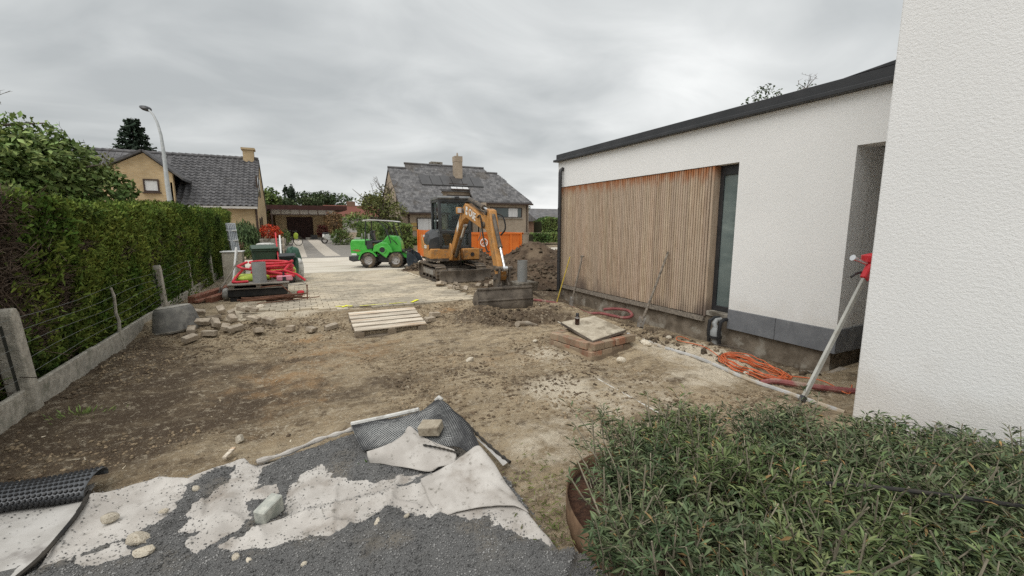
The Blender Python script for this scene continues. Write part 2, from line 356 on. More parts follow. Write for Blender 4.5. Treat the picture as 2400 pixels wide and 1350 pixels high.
chalk = .85 * blob(2.35, 3.75, .45, .4) + .8 * blob(2.9, 4.75, .45, .55) + .95 * blob(4.55, 4.0, .45, .9, .5) + .8 * blob(4.25, 3.2, .5, .35) + .5 * blob(2.6, 2.9, .9, .5) + .55 * blob(1.6, 2.6, .45, .6) + .8 * sm(8.35, 8.6, GY) * (GX < 3.6) * (GX > -1.2) + .35 * blob(3.4, 3.4, 1.2, .6) + .3 * blob(1.8, 6.0, 1, .6) + .6 * sm(10.5, 12, GY) * (GX < 3.6) + .25 * blob(-.2, 7.9, .6, .3)
tint = .7 * blob(-.35, 5.0, .7, .9) + .5 * blob(0.6, 6.2, .9, .6) + .75 * blob(2.55, 8.05, .4, .22) + .55 * blob(.1, 7.05, .35, .25) + .3 * blob(2.2, 5, 1.2, .8)
gritm = sm(-.03, .05, sdf_poly(GX, GY, GRIT) + .06 * fbm(GX * 6, GY * 6))
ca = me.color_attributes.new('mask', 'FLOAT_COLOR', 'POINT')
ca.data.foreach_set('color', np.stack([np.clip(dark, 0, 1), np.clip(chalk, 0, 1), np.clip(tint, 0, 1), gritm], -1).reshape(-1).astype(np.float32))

def ground_material():
    m = bpy.data.materials.new('soil'); m.use_nodes = True; N, L = m.node_tree.nodes, m.node_tree.links; b = N['Principled BSDF']
    b.inputs['Roughness'].default_value = .96; b.inputs['Specular IOR Level'].default_value = .15
    t = N.new('ShaderNodeTexCoord')
    def noise(s, d=6, r=.6, st=(1, 1, 1)):
        mp = N.new('ShaderNodeMapping'); mp.inputs['Scale'].default_value = st; L.new(t.outputs['Object'], mp.inputs[0])
        n = N.new('ShaderNodeTexNoise'); n.inputs['Scale'].default_value = s; n.inputs['Detail'].default_value = d; n.inputs['Roughness'].default_value = r; L.new(mp.outputs[0], n.inputs['Vector']); return n.outputs[0]
    def mr(v, a, c, lo=0., hi=1.):
        n = N.new('ShaderNodeMapRange'); n.interpolation_type = 'SMOOTHSTEP'; L.new(v, n.inputs[0]); n.inputs[1].default_value = a; n.inputs[2].default_value = c; n.inputs[3].default_value = lo; n.inputs[4].default_value = hi; return n.outputs[0]
    def mth(op, a, c):
        n = N.new('ShaderNodeMath'); n.operation = op
        for i, v in enumerate((a, c)):
            if hasattr(v, 'links'): L.new(v, n.inputs[i])
            else: n.inputs[i].default_value = v
        return n.outputs[0]
    def mix(f, a, c):
        n = N.new('ShaderNodeMix'); n.data_type = 'RGBA'; L.new(f, n.inputs[0])
        for s, v in ((6, a), (7, c)):
            if hasattr(v, 'links'): L.new(v, n.inputs[s])
            else: n.inputs[s].default_value = (*v, 1)
        return n.outputs[2]
    at = N.new('ShaderNodeAttribute'); at.attribute_name = 'mask'; sp = N.new('ShaderNodeSeparateColor'); L.new(at.outputs['Color'], sp.inputs[0])
    base = mix(mr(noise(1.3, 8, .62), .33, .67), (.27, .205, .128), (.50, .40, .265))
    base = mix(mr(noise(9, 6, .7), .38, .7), base, (.34, .265, .175))
    base = mix(mth('MULTIPLY', mr(noise(2.0, 9, .7, (.45, 2.6, 1)), .50, .62), .75), base, (.17, .125, .08))
    base = mix(mth('MULTIPLY', mr(noise(2.7, 9, .72, (.5, 2.2, 1)), .54, .64), .7), base, (.52, .43, .30))
    base = mix(mr(noise(3.1, 7, .68), .52, .64), base, (.155, .115, .075))
    base = mix(mr(noise(5.3, 7, .7, (1, 1.5, 1)), .56, .66), base, (.47, .385, .265))
    base = mix(mr(mth('ADD', sp.outputs[2], mth('MULTIPLY', mth('SUBTRACT', noise(3.5, 6), .5), 1.6)), .2, .9), base, (.36, .225, .115))
    base = mix(mr(mth('MULTIPLY', noise(34, 3, .5), mr(noise(1.7, 4), .35, .65, .82, 1.1)), .62, .70), base, (.47, .40, .295))
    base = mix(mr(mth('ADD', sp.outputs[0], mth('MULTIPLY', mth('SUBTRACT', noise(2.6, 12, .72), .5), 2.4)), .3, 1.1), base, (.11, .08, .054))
    base = mix(mr(mth('ADD', sp.outputs[1], mth('MULTIPLY', mth('SUBTRACT', noise(4.5, 8, .7), .5), 2.2)), .35, 1.0), base, (.62, .54, .415))
    # pale flecks of lime and mortar, dark crumbs: broken, fractal shapes
    base = mix(mth('MULTIPLY', mr(noise(11, 14, .82), .535, .60), .8), base, (.49, .415, .305))
    base = mix(mth('MULTIPLY', mr(noise(15, 14, .84, (1, 1.2, 1)), .545, .62), .85), base, (.095, .07, .048))
    base = mix(mth('MULTIPLY', mr(noise(41, 10, .8), .57, .63), .8), base, (.56, .49, .375))
    gr = mix(mr(noise(220, 3, .6), .3, .7), (.075, .076, .08), (.155, .156, .158))
    gr = mix(mr(noise(60, 4, .6), .64, .70), gr, (.36, .35, .33))
    gr = mix(mr(noise(2.2, 5, .6), .5, .72), gr, (.19, .175, .15))
    base = mix(at.outputs['Alpha'], base, gr)
    L.new(base, b.inputs['Base Color'])
    h = mth('ADD', mth('MULTIPLY', noise(38, 10, .75), .7), mth('ADD', mth('MULTIPLY', noise(120, 3, .6), .35), noise(12, 5, .6)))
    bp = N.new('ShaderNodeBump'); bp.inputs['Strength'].default_value = .9; bp.inputs['Distance'].default_value = .045; L.new(h, bp.inputs['Height']); L.new(bp.outputs[0], b.inputs['Normal'])
    return m
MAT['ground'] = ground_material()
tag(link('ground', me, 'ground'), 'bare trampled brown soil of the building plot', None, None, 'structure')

# ---------------------------------------------------------------- clods, flecks and chips lying about (uncountable)
def in_soil(x, y): return (y < edge_y(x) - .05) & (x > -2.2) & (x < 5.9) & (sdf_poly(x, y, GRIT) < -.03)
def scatter_rocks(name, mat, n, lo, hi, label, cat, region, pw=2.2, flat=.55, zoff=.15, xhi=6., yhi=8.7):
    x = rng.uniform(-2.2, xhi, n * 3); y = rng.uniform(1.2, yhi, n * 3); k = region(x, y); x = x[k][:n]; y = y[k][:n]; n = len(x)
    s = lo + (hi - lo) * rng.random(n) ** pw; z = zt(x, y) + s * zoff
    base = np.array([(-1, 0, 0), (1, 0, 0), (0, -1, 0), (0, 1, 0), (0, 0, -1), (0, 0, 1)], float)
    V = base[None] * rng.uniform(.55, 1.25, (n, 6, 1)) + rng.normal(0, .14, (n, 6, 3)); a = rng.uniform(0, 6.28, n); c, q = np.cos(a)[:, None], np.sin(a)[:, None]
    X = V[..., 0] * c - V[..., 1] * q * .75; Y = V[..., 0] * q + V[..., 1] * c * .75
    V = np.stack([X, Y, V[..., 2] * flat], -1) * s[:, None, None] + np.stack([x, y, z], -1)[:, None]
    f = np.array([(0, 2, 5), (2, 1, 5), (1, 3, 5), (3, 0, 5), (2, 0, 4), (1, 2, 4), (3, 1, 4), (0, 3, 4)])
    F = (np.arange(n)[:, None, None] * 6 + f).reshape(-1, 3)
    return tag(link(name, new_mesh(name, V.reshape(-1, 3), F), mat), label, cat, None, 'stuff')
scatter_rocks('soil_clods', 'soil_stuff', 20000, .004, .032, 'crumbled clods of brown earth all over the dug ground', 'soil clods', lambda x, y: in_soil(x, y) & (fbm(x * .8, y * .8, 3) + .3 * sm(6.2, 8, y) + .2 * sm(-.8, -1.8, x) > .02 + .1 * rng.random(len(x))), 2.8, .62, .05)
scatter_rocks('stone_chips', 'chip', 1800, .0025, .011, 'pale stone and mortar chips strewn over the soil', 'stone chips', lambda x, y: in_soil(x, y) & (fbm(x * 1.1 + 9, y * 1.1, 3) > -.02), 3.0, .4, 0.)
MAT['damp_soil'] = M('damp_soil', (.06, .045, .03), (.15, .112, .075), 5, .97, .6, 30, island=.4)
scatter_rocks('pit_clods', 'damp_soil', 1500, .012, .075, 'dark lumps of spoil round the hole below the bucket', 'soil lumps', lambda x, y: ((x - 3.7) ** 2 / 1.3 + (y - 7.2) ** 2 / .55 < 1) & (y < 8.25) | (((x - 5.2) / .7) ** 2 + ((y - 4.3) / 1.6) ** 2 < 1) & (x < 5.9), 2.0, .7)
# wood shreds and straw
n = 420; x = rng.uniform(-2.2, 4.6, n); y = rng.uniform(1.6, 6.5, n); k = (sdf_poly(x, y, GRIT) < .3); x = x[k]; y = y[k]; n = len(x)
a = rng.uniform(0, 6.28, n); P = np.stack([x, y, zt(x, y) + .006], -1); D = np.stack([np.cos(a), np.sin(a), rng.normal(0, .15, n)], -1); Nn = np.stack([rng.normal(0, .3, n), rng.normal(0, .3, n), np.ones(n)], -1)
tag(link('wood_shreds', leaves_mesh('wood_shreds', P, D, Nn, .012 + .07 * rng.random(n) ** 3, .003 + .011 * rng.random(n), .15, 'spray'), 'chip'), 'pale wood shreds and straw scattered on the soil', 'wood shreds', None, 'stuff')

# ---------------------------------------------------------------- street and the paved drives
def sheet(name, poly, z, mat, label=None, kind='structure', zf=None, th=.03):
    mb = MB(); n = len(poly); zz = [(zf(*p) if zf else z) for p in poly]
    mb.add([(p[0], p[1], q) for p, q in zip(poly, zz)] + [(p[0], p[1], q - th) for p, q in zip(poly, zz)], [list(range(n)), list(range(n, 2 * n))[::-1]] + [[i, (i + 1) % n, n + (i + 1) % n, n + i] for i in range(n)])
    return tag(mb.build(name, mat, smooth=False), label, None, None, kind)
MAT['street'] = M('street', (.54, .49, .41), (.63, .58, .49), 1.2, .93, .3, 50, c3=(.44, .39, .31), s3=.7, t3=(.5, .68), stretch=(.4, 1.6, 1))
sheet('street', [(-60, 16.95), (80, 16.95), (80, 24.6), (-60, 24.6)], .008, 'street', 'pale sandy concrete street in front of the plot', th=.05)
MAT['sand_paver'] = M('sand_paver', (.31, .27, .21), (.42, .37, .285), 5, .95, .4, 40, c3=(.55, .475, .355), s3=.9, t3=(.42, .60), c4=(.24, .2, .145), s4=9, t4=(.58, .68), orand=.09, world=True)
MAT['sand_bed'] = M('sand_bed', (.44, .38, .29), (.55, .485, .375), 2.5, .97, .5, 60, c3=(.36, .29, .205), s3=1.8, t3=(.5, .7), stretch=(.6, 1.5, 1))
MAT['joint'] = M('joint', (.16, .125, .085), (.24, .19, .135), 5, .97)
# plot drive: sandy concrete pavers, each a stone of its own near the camera
DX0, DX1 = -.75, 3.36
def zp(x, y): return float(paving_z(y))
drive = sheet('paved_drive', [(-.25, 9.25), (.5, 8.85), (1.2, 8.52), (DX1 - .03, 8.42), (DX1 - .03, 16.95), (DX0, 16.95), (DX0, 9.6)], 0, 'joint', 'worn paved drive strewn with pale sand, broken off towards the dug ground', zf=lambda x, y: zp(x, y) - .012, th=.12)
pw, pl = .205, .205; rows = []
yy = 8.40; r = 0
while yy < 16.8:
    off = 0 if r % 2 else pw / 2; xx = DX0 + off
    while xx < DX1 - .05:
        cxp, cyp = xx + pw / 2, yy + pl / 2
        if cyp - pl / 2 > float(edge_y(np.float64(cxp))) - .02 + .10 * math.sin(cxp * 7.7) * (cxp < 1.2): rows.append((cxp, cyp))
        xx += pw
    yy += pl; r += 1
pme = MB().box((0, 0, 0), (pw - .014, pl - .014, .06)).mesh('paver')
slope = -.16 / 8.6
rest = MB()
for i, (px, py) in enumerate(rows):
    h = zp(px, py) - .0285 + rng.normal(0, .0022) + (.0)
    tl = rng.normal(0, .006, 2)
    if i < 300:
        o = link('paver', pme, 'sand_paver', drive, (px, py, h), (math.atan(slope) + tl[0], tl[1], rng.normal(0, .008)))
    else: rest.box((px, py, h), (pw - .014, pl - .014, .06), (math.atan(slope) + tl[0], tl[1], 0))
tag(rest.build('far_pavers', 'sand_paver', drive, smooth=False), None, None, None, 'stuff')
# drift of sand over the pavers: a low uneven skin
SX, SY = np.meshgrid(np.arange(DX0, DX1, .05), np.arange(8.45, 16.9, .05), indexing='ij')
h = .010 * fbm(SX * .7 + 3, SY * .9, 4) + .005 * fbm(SX * 6, SY * 6, 3) - .0078 + .007 * np.exp(-((SX - 2.4) / .7) ** 2) + .004 * sm(10.5, 13.5, SY) - .006 * np.exp(-((SX + .1) / .5) ** 2)
ok = SY > edge_y(SX) + .16
SZ = paving_z(SY) + h - .0005 - .05 * sm(.45, .05, SY - edge_y(SX) + .12 * fbm(SX * 4, SY * 4, 3))
n0, n1 = SX.shape; idx = np.arange(n0 * n1).reshape(n0, n1); F = np.stack([idx[:-1, :-1], idx[1:, :-1], idx[1:, 1:], idx[:-1, 1:]], -1).reshape(-1, 4)
F = F[(SY - edge_y(SX) > .3).ravel()[F].all(1)]
tag(link('sand', new_mesh('sand', np.stack([SX, SY, SZ], -1).reshape(-1, 3), F, True), 'sand_bed'), 'drifts of pale sand swept over the paved drive', 'sand', None, 'stuff')
# yellow survey marks sprayed along the broken edge
MAT['yellow_spray'] = M('yellow_spray', (.85, .83, .04), (.72, .7, .07), 20, .8)
mk = MB()
for (xa, ya, xb, yb, wd) in ((.58, 8.74, .88, 8.62, .07), (.68, 8.56, .80, 8.78, .06), (1.0, 8.58, 1.5, 8.56, .035), (1.55, 8.55, 1.9, 8.55, .04), (1.98, 8.5, 2.18, 8.80, .07)):
    L = math.hypot(xb - xa, yb - ya); nx_, ny_ = -(yb - ya) / L, (xb - xa) / L; K = 9; vs = []
    for i in range(K):
        t = i / (K - 1); w = wd * (.5 + .9 * random.random()) / 2; px, py = xa + (xb - xa) * t, ya + (yb - ya) * t
        for sg in (-1, 1): vs.append((px + nx_ * w * sg, py + ny_ * w * sg, zp(px, py) + .016))
    mk.add(vs, [[2 * i, 2 * i + 1, 2 * i + 3, 2 * i + 2] for i in range(K - 1)])
tag(mk.build('survey_mark', 'yellow_spray', smooth=False), 'yellow sprayed survey marks along the broken paving edge', 'marking')

# neighbour's drive between the houses
MAT['nb_grey'] = M('nb_grey', (.20, .185, .165), (.27, .25, .225), 14, .93, .3, 40, c3=(.31, .28, .24), s3=.8)
MAT['nb_pale'] = M('nb_pale', (.44, .395, .33), (.52, .47, .40), 9, .93, .2, 40)
def zn(x, y): return .012 + .47 * float(sm(25.5, 43, np.float64(y)))
def drive_sheet(name, x0, x1, mat, lift, label, y0=24.6, y1=43.0, x2=None, x3=None):
    mb = MB(); K = 14; x2 = x0 if x2 is None else x2; x3 = x1 if x3 is None else x3
    vs = []
    for i in range(K + 1):
        t = i / K; y = y0 + (y1 - y0) * t; vs += [(x0 + (x2 - x0) * t, y, zn(0, y) + lift), (x1 + (x3 - x1) * t, y, zn(0, y) + lift)]
    mb.add(vs, [[2 * i, 2 * i + 1, 2 * i + 3, 2 * i + 2] for i in range(K)])
    return tag(mb.build(name, mat, smooth=False), label, None, None, 'structure')
drive_sheet('neighbour_drive', -.75, 4.3, 'nb_grey', 0, 'grey block paved drive of the neighbours leading to the garage')
for x0, x1, ya, yb in ((-.35, .45, 25.2, 41.5), (1.35, 2.15, 25.6, 41.5)):
    drive_sheet('pale_strip', x0, x1, 'nb_pale', .006, 'pale slab strip in the neighbouring drive', ya, yb, x0 * .55, x1 * .75)
kb = MB(); kb.bb(4.0, 9.0, 24.45, 24.62, -.02, .05)
for i in range(10):
    y = 25 + i * 1.8; kb.beam((4.35 - .04 * i, y, zn(0, y) + .03), (4.35 - .04 * (i + 1), y + 1.78, zn(0, y + 1.78) + .03), .12, .14)
tag(kb.build('kerb', 'concrete', smooth=False, bev=.01), 'pale concrete kerb edging the neighbouring drive', None, None, 'structure')
kb = MB(); kb.bb(5.2, 80, 24.6, 27.4, -.04, .06); tag(kb.build('pavement', 'nb_pale', smooth=False), 'pale pavement on the far side of the street', None, None, 'structure')

rc = empty('inspection_cover', (-.06, 13.3, zp(0, 13.3) + .012), 'round pale inspection cover set in the paving behind the pallet stack', 'cover')
MB().lathe([(0, .0), (.17, .0), (.17, .006), (0, .006)], 24, cap=False).build('disc', 'sand_bed', rc); MB().lathe([(.175, -.01), (.21, -.01), (.21, .012), (.175, .012)], 24, cap=False).build('ring', 'concrete', rc)
# ================================================================ NEW HOUSE (white render)
def stucco_material(name, scale, strength, dist, c1, c2):
    m = bpy.data.materials.new(name); m.use_nodes = True; N, L = m.node_tree.nodes, m.node_tree.links; b = N['Principled BSDF']
    b.inputs['Roughness'].default_value = .93; b.inputs['Specular IOR Level'].default_value = .15
    t = N.new('ShaderNodeTexCoord'); mp = N.new('ShaderNodeMapping'); mp.inputs['Scale'].default_value = (1, .85, 1.2); mp.inputs['Rotation'].default_value = (R(-8), 0, 0); L.new(t.outputs['Object'], mp.inputs[0])
    n = N.new('ShaderNodeTexNoise'); n.inputs['Scale'].default_value = scale; n.inputs['Detail'].default_value = 4; n.inputs['Roughness'].default_value = .55; L.new(mp.outputs[0], n.inputs['Vector'])
    n2 = N.new('ShaderNodeTexNoise'); n2.inputs['Scale'].default_value = .8; n2.inputs['Detail'].default_value = 6; L.new(t.outputs['Object'], n2.inputs['Vector'])
    n3 = N.new('ShaderNodeTexNoise'); n3.inputs['Scale'].default_value = scale * .28; n3.inputs['Detail'].default_value = 3; L.new(mp.outputs[0], n3.inputs['Vector'])
    mx = N.new('ShaderNodeMix'); mx.data_type = 'RGBA'; mx.inputs[6].default_value = (*c1, 1); mx.inputs[7].default_value = (*c2, 1)
    mr = N.new('ShaderNodeMapRange'); mr.inputs[1].default_value = .3; mr.inputs[2].default_value = .7; L.new(n2.outputs[0], mr.inputs[0]); L.new(mr.outputs[0], mx.inputs[0])
    gp_ = N.new('ShaderNodeNewGeometry'); sz = N.new('ShaderNodeSeparateXYZ'); L.new(gp_.outputs['Position'], sz.inputs[0])
    nn_ = N.new('ShaderNodeTexNoise'); nn_.inputs['Scale'].default_value = 3.0; nn_.inputs['Detail'].default_value = 7; L.new(t.outputs['Object'], nn_.inputs['Vector'])
    m1 = N.new('ShaderNodeMath'); m1.operation = 'MULTIPLY_ADD'; m1.inputs[1].default_value = .9; L.new(nn_.outputs[0], m1.inputs[0]); L.new(sz.outputs[2], m1.inputs[2])
    r1 = N.new('ShaderNodeMapRange'); r1.interpolation_type = 'SMOOTHSTEP'; r1.inputs[1].default_value = 1.18; r1.inputs[2].default_value = .68; r1.inputs[4].default_value = .3; L.new(m1.outputs[0], r1.inputs[0])
    s1 = N.new('ShaderNodeMix'); s1.data_type = 'RGBA'; s1.inputs[7].default_value = (.55, .49, .41, 1); L.new(r1.outputs[0], s1.inputs[0]); L.new(mx.outputs[2], s1.inputs[6]); L.new(s1.outputs[2], b.inputs['Base Color'])
    ad = N.new('ShaderNodeMath'); ad.operation = 'ADD'; L.new(n.outputs[0], ad.inputs[0]); L.new(n3.outputs[0], ad.inputs[1])
    bp = N.new('ShaderNodeBump'); bp.inputs['Strength'].default_value = strength; bp.inputs['Distance'].default_value = dist; L.new(ad.outputs[0], bp.inputs['Height']); L.new(bp.outputs[0], b.inputs['Normal'])
    return m
MAT['stucco'] = stucco_material('white_render', 140, .48, .008, (.82, .815, .80), (.88, .875, .86))
MAT['stucco_far'] = stucco_material('white_render_fine', 120, .4, .006, (.82, .812, .79), (.88, .872, .85))
MAT['plinth'] = M('plinth', (.165, .17, .18), (.205, .21, .22), 5, .75, .1, 60, c3=(.24, .245, .25), s3=3)
MAT['footing'] = M('footing', (.13, .105, .078), (.24, .2, .155), 5, .95, .6, 30, c3=(.33, .3, .25), s3=3, t3=(.54, .66))

def larch_material():
    m = M('larch', (.41, .298, .203), (.54, .418, .305), 5, .82, .2, 40, stretch=(6, 6, .7), orand=.14, sat=.006)
    N, L = m.node_tree.nodes, m.node_tree.links; b = N['Principled BSDF']
    col = b.inputs['Base Color'].links[0].from_socket
    t = N.new('ShaderNodeTexCoord'); sp = N.new('ShaderNodeSeparateXYZ'); g = N.new('ShaderNodeNewGeometry'); L.new(g.outputs['Position'], sp.inputs[0])
    def nz(scale, st):
        mp = N.new('ShaderNodeMapping'); mp.inputs['Scale'].default_value = st; L.new(g.outputs['Position'], mp.inputs[0]); n = N.new('ShaderNodeTexNoise'); n.inputs['Scale'].default_value = scale; n.inputs['Detail'].default_value = 6; L.new(mp.outputs[0], n.inputs['Vector']); return n.outputs[0]
    def mth(op, a, c):
        n = N.new('ShaderNodeMath'); n.operation = op
        for i, v in enumerate((a, c)):
            if hasattr(v, 'links'): L.new(v, n.inputs[i])
            else: n.inputs[i].default_value = v
        return n.outputs[0]
    def mr(v, a, c):
        n = N.new('ShaderNodeMapRange'); n.interpolation_type = 'SMOOTHSTEP'; L.new(v, n.inputs[0]); n.inputs[1].default_value = a; n.inputs[2].default_value = c; return n.outputs[0]
    def mix(f, a, c):
        n = N.new('ShaderNodeMix'); n.data_type = 'RGBA'; L.new(f, n.inputs[0]); L.new(a, n.inputs[6]); n.inputs[7].default_value = (*c, 1); return n.outputs[2]
    col = mix(mth('MULTIPLY', mr(nz(1.1, (1, 2.2, .3)), .42, .66), .38), col, (.47, .385, .30))                                                   # silvered by rain
    col = mix(mr(mth('ADD', sp.outputs[2], mth('MULTIPLY', nz(3, (1, 3, 1)), .5)), 2.62, 2.95), col, (.36, .135, .05))        # fresh red wood under the wall edge
    col = mix(mr(mth('ADD', sp.outputs[2], mth('MULTIPLY', nz(1.6, (1, 1.2, .6)), 1.4)), 1.22, .72), col, (.17, .13, .105))  # splash stains low down
    L.new(col, b.inputs['Base Color']); return m
MAT['larch'] = larch_material()

WX = 6.0
house = empty('modern_house', (WX, 4.4, 0), 'modern white rendered single storey house with larch cladding and flat black roof edge', 'house')
def hp(mb, name, mat, **k):            # world coordinates -> child of the house
    o = mb.build(name, mat, house, **k); o.location = (-WX, -4.4, 0); return o
mb = MB(); mb.bb(WX, WX + .35, -6, 9.42, 2.65, 3.27); mb.bb(WX, WX + .35, 2.89, 4.41, .412, 2.65)
mb.bb(WX + .35, 16, 9.02, 9.42, .0, 3.27); mb.bb(WX + .36, WX + .7, 4.41, 9.0, -.3, 3.2)
hp(mb, 'wall', 'stucco_far', smooth=False)
mb = MB(); mb.bb(WX + .36, 8.2, 2.9, 3.2, .413, 2.68); mb.bb(8.2, 8.5, -2, 3.2, -.2, 2.68); mb.bb(WX + .352, 8.2, 1.0, 3.2, 2.69, 3.2); hp(mb, 'porch_wall', 'stucco_far', smooth=False)
mb = MB(); mb.bb(WX - .012, WX + .3, 3.66, 4.412, .10, .41); mb.bb(WX - .012, WX + .3, 2.878, 3.654, .10, .41); hp(mb, 'plinth', 'plinth', smooth=False, bev=.004)
mb = MB(); mb.bb(WX + .3, 8.2, 2.878, 3.1, .10, .411); hp(mb, 'porch_plinth', 'plinth', smooth=False)
mb = MB(); mb.grid(lambda u, v: (WX + .05 + .03 * float(fbm(np.array(u * 30.), np.array(v * 4.), 3)), 2.95 + 6.45 * u, -.55 + .8 * v), 90, 10); mb.bb(WX + .12, WX + .5, 2.96, 9.38, -.6, .2); mb.bb(WX + .1, 8.2, 2.97, 3.1, -.6, .1)
hp(mb, 'footing', 'footing')
mb = MB(); mb.bb(WX - .1, WX + .36, -6, 9.52, 3.272, 3.325); mb.bb(WX + .3, 16, 9.4, 9.52, 3.27, 3.325); hp(mb, 'roof_edge', 'black_metal', smooth=False, bev=.006)
mb = MB(); mb.bb(WX - .045, WX + .36, -6, 9.46, 3.327, 3.45); mb.bb(WX + .3, 16, 9.36, 9.46, 3.327, 3.45); mb.prism([(2.62, 3.452), (3.1, 3.452), (2.4, 3.52), (-6, 3.56), (-6, 3.452)], WX - .04, WX + .3, 'yz'); hp(mb, 'parapet_cap', 'black_metal', smooth=False, bev=.006)
mb = MB(); mb.bb(WX + .352, 15.9, -5.9, 9.35, 3.26, 3.30); hp(mb, 'roof', 'black_metal', smooth=False)
# cladding: every slat a piece
n_s = 89; y0, y1 = 9.40, 4.90; pitch = (y0 - y1) / n_s
sme = MB().box((0, 0, 0), (.045, .036, 2.42)).mesh('slat')
for i in range(n_s):
    o = link('slat', sme, 'larch', house, (.034 + random.uniform(-.002, .002), y0 - pitch * (i + .5) - 4.4, 1.43 + random.uniform(-.004, .004)), (0, random.uniform(-.0012, .0012), 0))
mb = MB(); mb.bb(WX + .07, WX + .10, 4.92, 9.40, .23, 2.645); hp(mb, 'cladding_backing', M('cladding_backing', (.05, .04, .032), (.07, .055, .045), 4, .9), smooth=False)
mb = MB(); mb.bb(WX + .01, WX + .2, 4.842, 4.884, .215, 2.645); hp(mb, 'end_slat', 'larch', smooth=False, bev=.003)
mb = MB(); mb.grid(lambda u, v: (WX - .015 + .01 * v, 4.87 + 4.5 * u, .125 + .085 * v + .006 * math.sin(u * 9)), 30, 2); mb.bb(WX + .0, WX + .07, 4.87, 9.37, .12, .205); hp(mb, 'base_board', 'old_wood', smooth=False)
# window
win = hp(MB().bb(WX + .15, WX + .22, 4.42, 4.49, .315, 2.645).bb(WX + .15, WX + .22, 4.77, 4.838, .315, 2.645).bb(WX + .15, WX + .22, 4.49, 4.77, 2.50, 2.645).bb(WX + .15, WX + .22, 4.49, 4.77, .315, .40), 'window', 'black_metal', smooth=False, bev=.004)
MAT['frosted'] = M('frosted', (.13, .165, .16), (.19, .23, .22), 1.6, .2, spec=.6, c3=(.27, .32, .30), s3=2.2, t3=(.5, .75), stretch=(1, .6, 1.6))
MB().bb(WX + .18, WX + .195, 4.485, 4.775, .395, 2.505).build('pane', 'frosted', win, smooth=False)
hp(MB().bb(WX + .02, WX + .3, 4.42, 4.84, .235, .31), 'window_sill', 'dark_concrete', smooth=False, bev=.006)
hp(MB().tube([(WX + .05, 9.19, 3.07), (WX - .03, 9.19, 3.08), (WX - .075, 9.19, 3.05), (WX - .09, 9.19, 2.98), (WX - .09, 9.19, .05)], .045, 12).cyl((WX - .09, 9.19, 2.1), (WX - .09, 9.19, 2.14), .052, n=12).cyl((WX - .09, 9.19, .8), (WX - .09, 9.19, .84), .052, n=12), 'downpipe', 'black_metal')
# two storey wing that fills the right of the picture
mb = MB(); mb.bb(4.31, 5.6, -5, 1.88, -.3, 6.4); mb.bb(5.6, 8.2, -5, 1.0, -.3, 6.4); hp(mb, 'wing', 'stucco', smooth=False, bev=.012, seg=2)

# drain fitting under the window
dp = empty('drain_fitting', (5.86, 4.5, -.25), 'grey waste pipe with black clamps beneath the tall window', 'pipe fitting')
MB().cyl((0, 0, -.05), (0, 0, .22), .055, n=14).lathe([(.055, .2), (.085, .23), (.085, .30), (.05, .36)], 14).tube([(0, 0, .34), (-.01, .03, .42), (.05, .05, .46), (.16, .05, .46)], .04, 10).build('pipe', 'pvc_grey', dp)
for s in (-.1, .09): MB().tube([(-.03, s, .12), (-.06, s, .3), (-.04, s, .46), (.05, s * .9, .5), (.16, s * .8, .49)], .028, 8).build('valve', 'black_metal', dp)
MB().cyl((0, 0, .19), (0, 0, .23), .094, n=16).build('collar', 'black_metal', dp)

# ================================================================ LEFT NEIGHBOUR HOUSE
def brick_material(name, c1, c2, mortar, scale=1.):
    m = bpy.data.materials.new(name); m.use_nodes = True; N, L = m.node_tree.nodes, m.node_tree.links; b = N['Principled BSDF']; b.inputs['Roughness'].default_value = .92; b.inputs['Specular IOR Level'].default_value = .15
    t = N.new('ShaderNodeTexCoord'); sp = N.new('ShaderNodeSeparateXYZ'); L.new(t.outputs['Object'], sp.inputs[0]); ad = N.new('ShaderNodeMath'); L.new(sp.outputs[0], ad.inputs[0]); L.new(sp.outputs[1], ad.inputs[1]); cb = N.new('ShaderNodeCombineXYZ'); L.new(ad.outputs[0], cb.inputs[0]); L.new(sp.outputs[2], cb.inputs[1])
    br = N.new('ShaderNodeTexBrick'); L.new(cb.outputs[0], br.inputs['Vector']); br.inputs['Color1'].default_value = (*c1, 1); br.inputs['Color2'].default_value = (*c2, 1); br.inputs['Mortar'].default_value = (*mortar, 1)
    br.inputs['Scale'].default_value = 1; br.inputs['Brick Width'].default_value = .21 * scale; br.inputs['Row Height'].default_value = .075 * scale; br.inputs['Mortar Size'].default_value = .008
    n = N.new('ShaderNodeTexNoise'); n.inputs['Scale'].default_value = 1.3; n.inputs['Detail'].default_value = 6; L.new(t.outputs['Object'], n.inputs['Vector'])
    mr = N.new('ShaderNodeMapRange'); L.new(n.outputs[0], mr.inputs[0]); mr.inputs[1].default_value = .3; mr.inputs[2].default_value = .7; mr.inputs[3].default_value = .82; mr.inputs[4].default_value = 1.12
    h = N.new('ShaderNodeHueSaturation'); L.new(br.outputs['Color'], h.inputs['Color']); L.new(mr.outputs[0], h.inputs['Value']); L.new(h.outputs[0], b.inputs['Base Color']); return m
MAT['yellow_brick'] = brick_material('yellow_brick', (.52, .395, .235), (.45, .325, .18), (.43, .345, .235))
MAT['pale_brick'] = brick_material('pale_brick', (.42, .345, .265), (.36, .285, .21), (.38, .32, .25))
MAT['brown_brick'] = brick_material('brown_brick', (.24, .14, .09), (.19, .11, .075), (.24, .19, .15))
MAT['dark_tile'] = M('dark_tile', (.075, .073, .075), (.13, .126, .127), 4, .75, .2, 30, orand=.22, island=.12, c3=(.14, .13, .12), s3=2, t3=(.6, .75))
MAT['slate'] = M('slate', (.10, .098, .10), (.165, .16, .158), 2.5, .8, .2, 30, island=.3, c3=(.11, .10, .09), s3=.6)
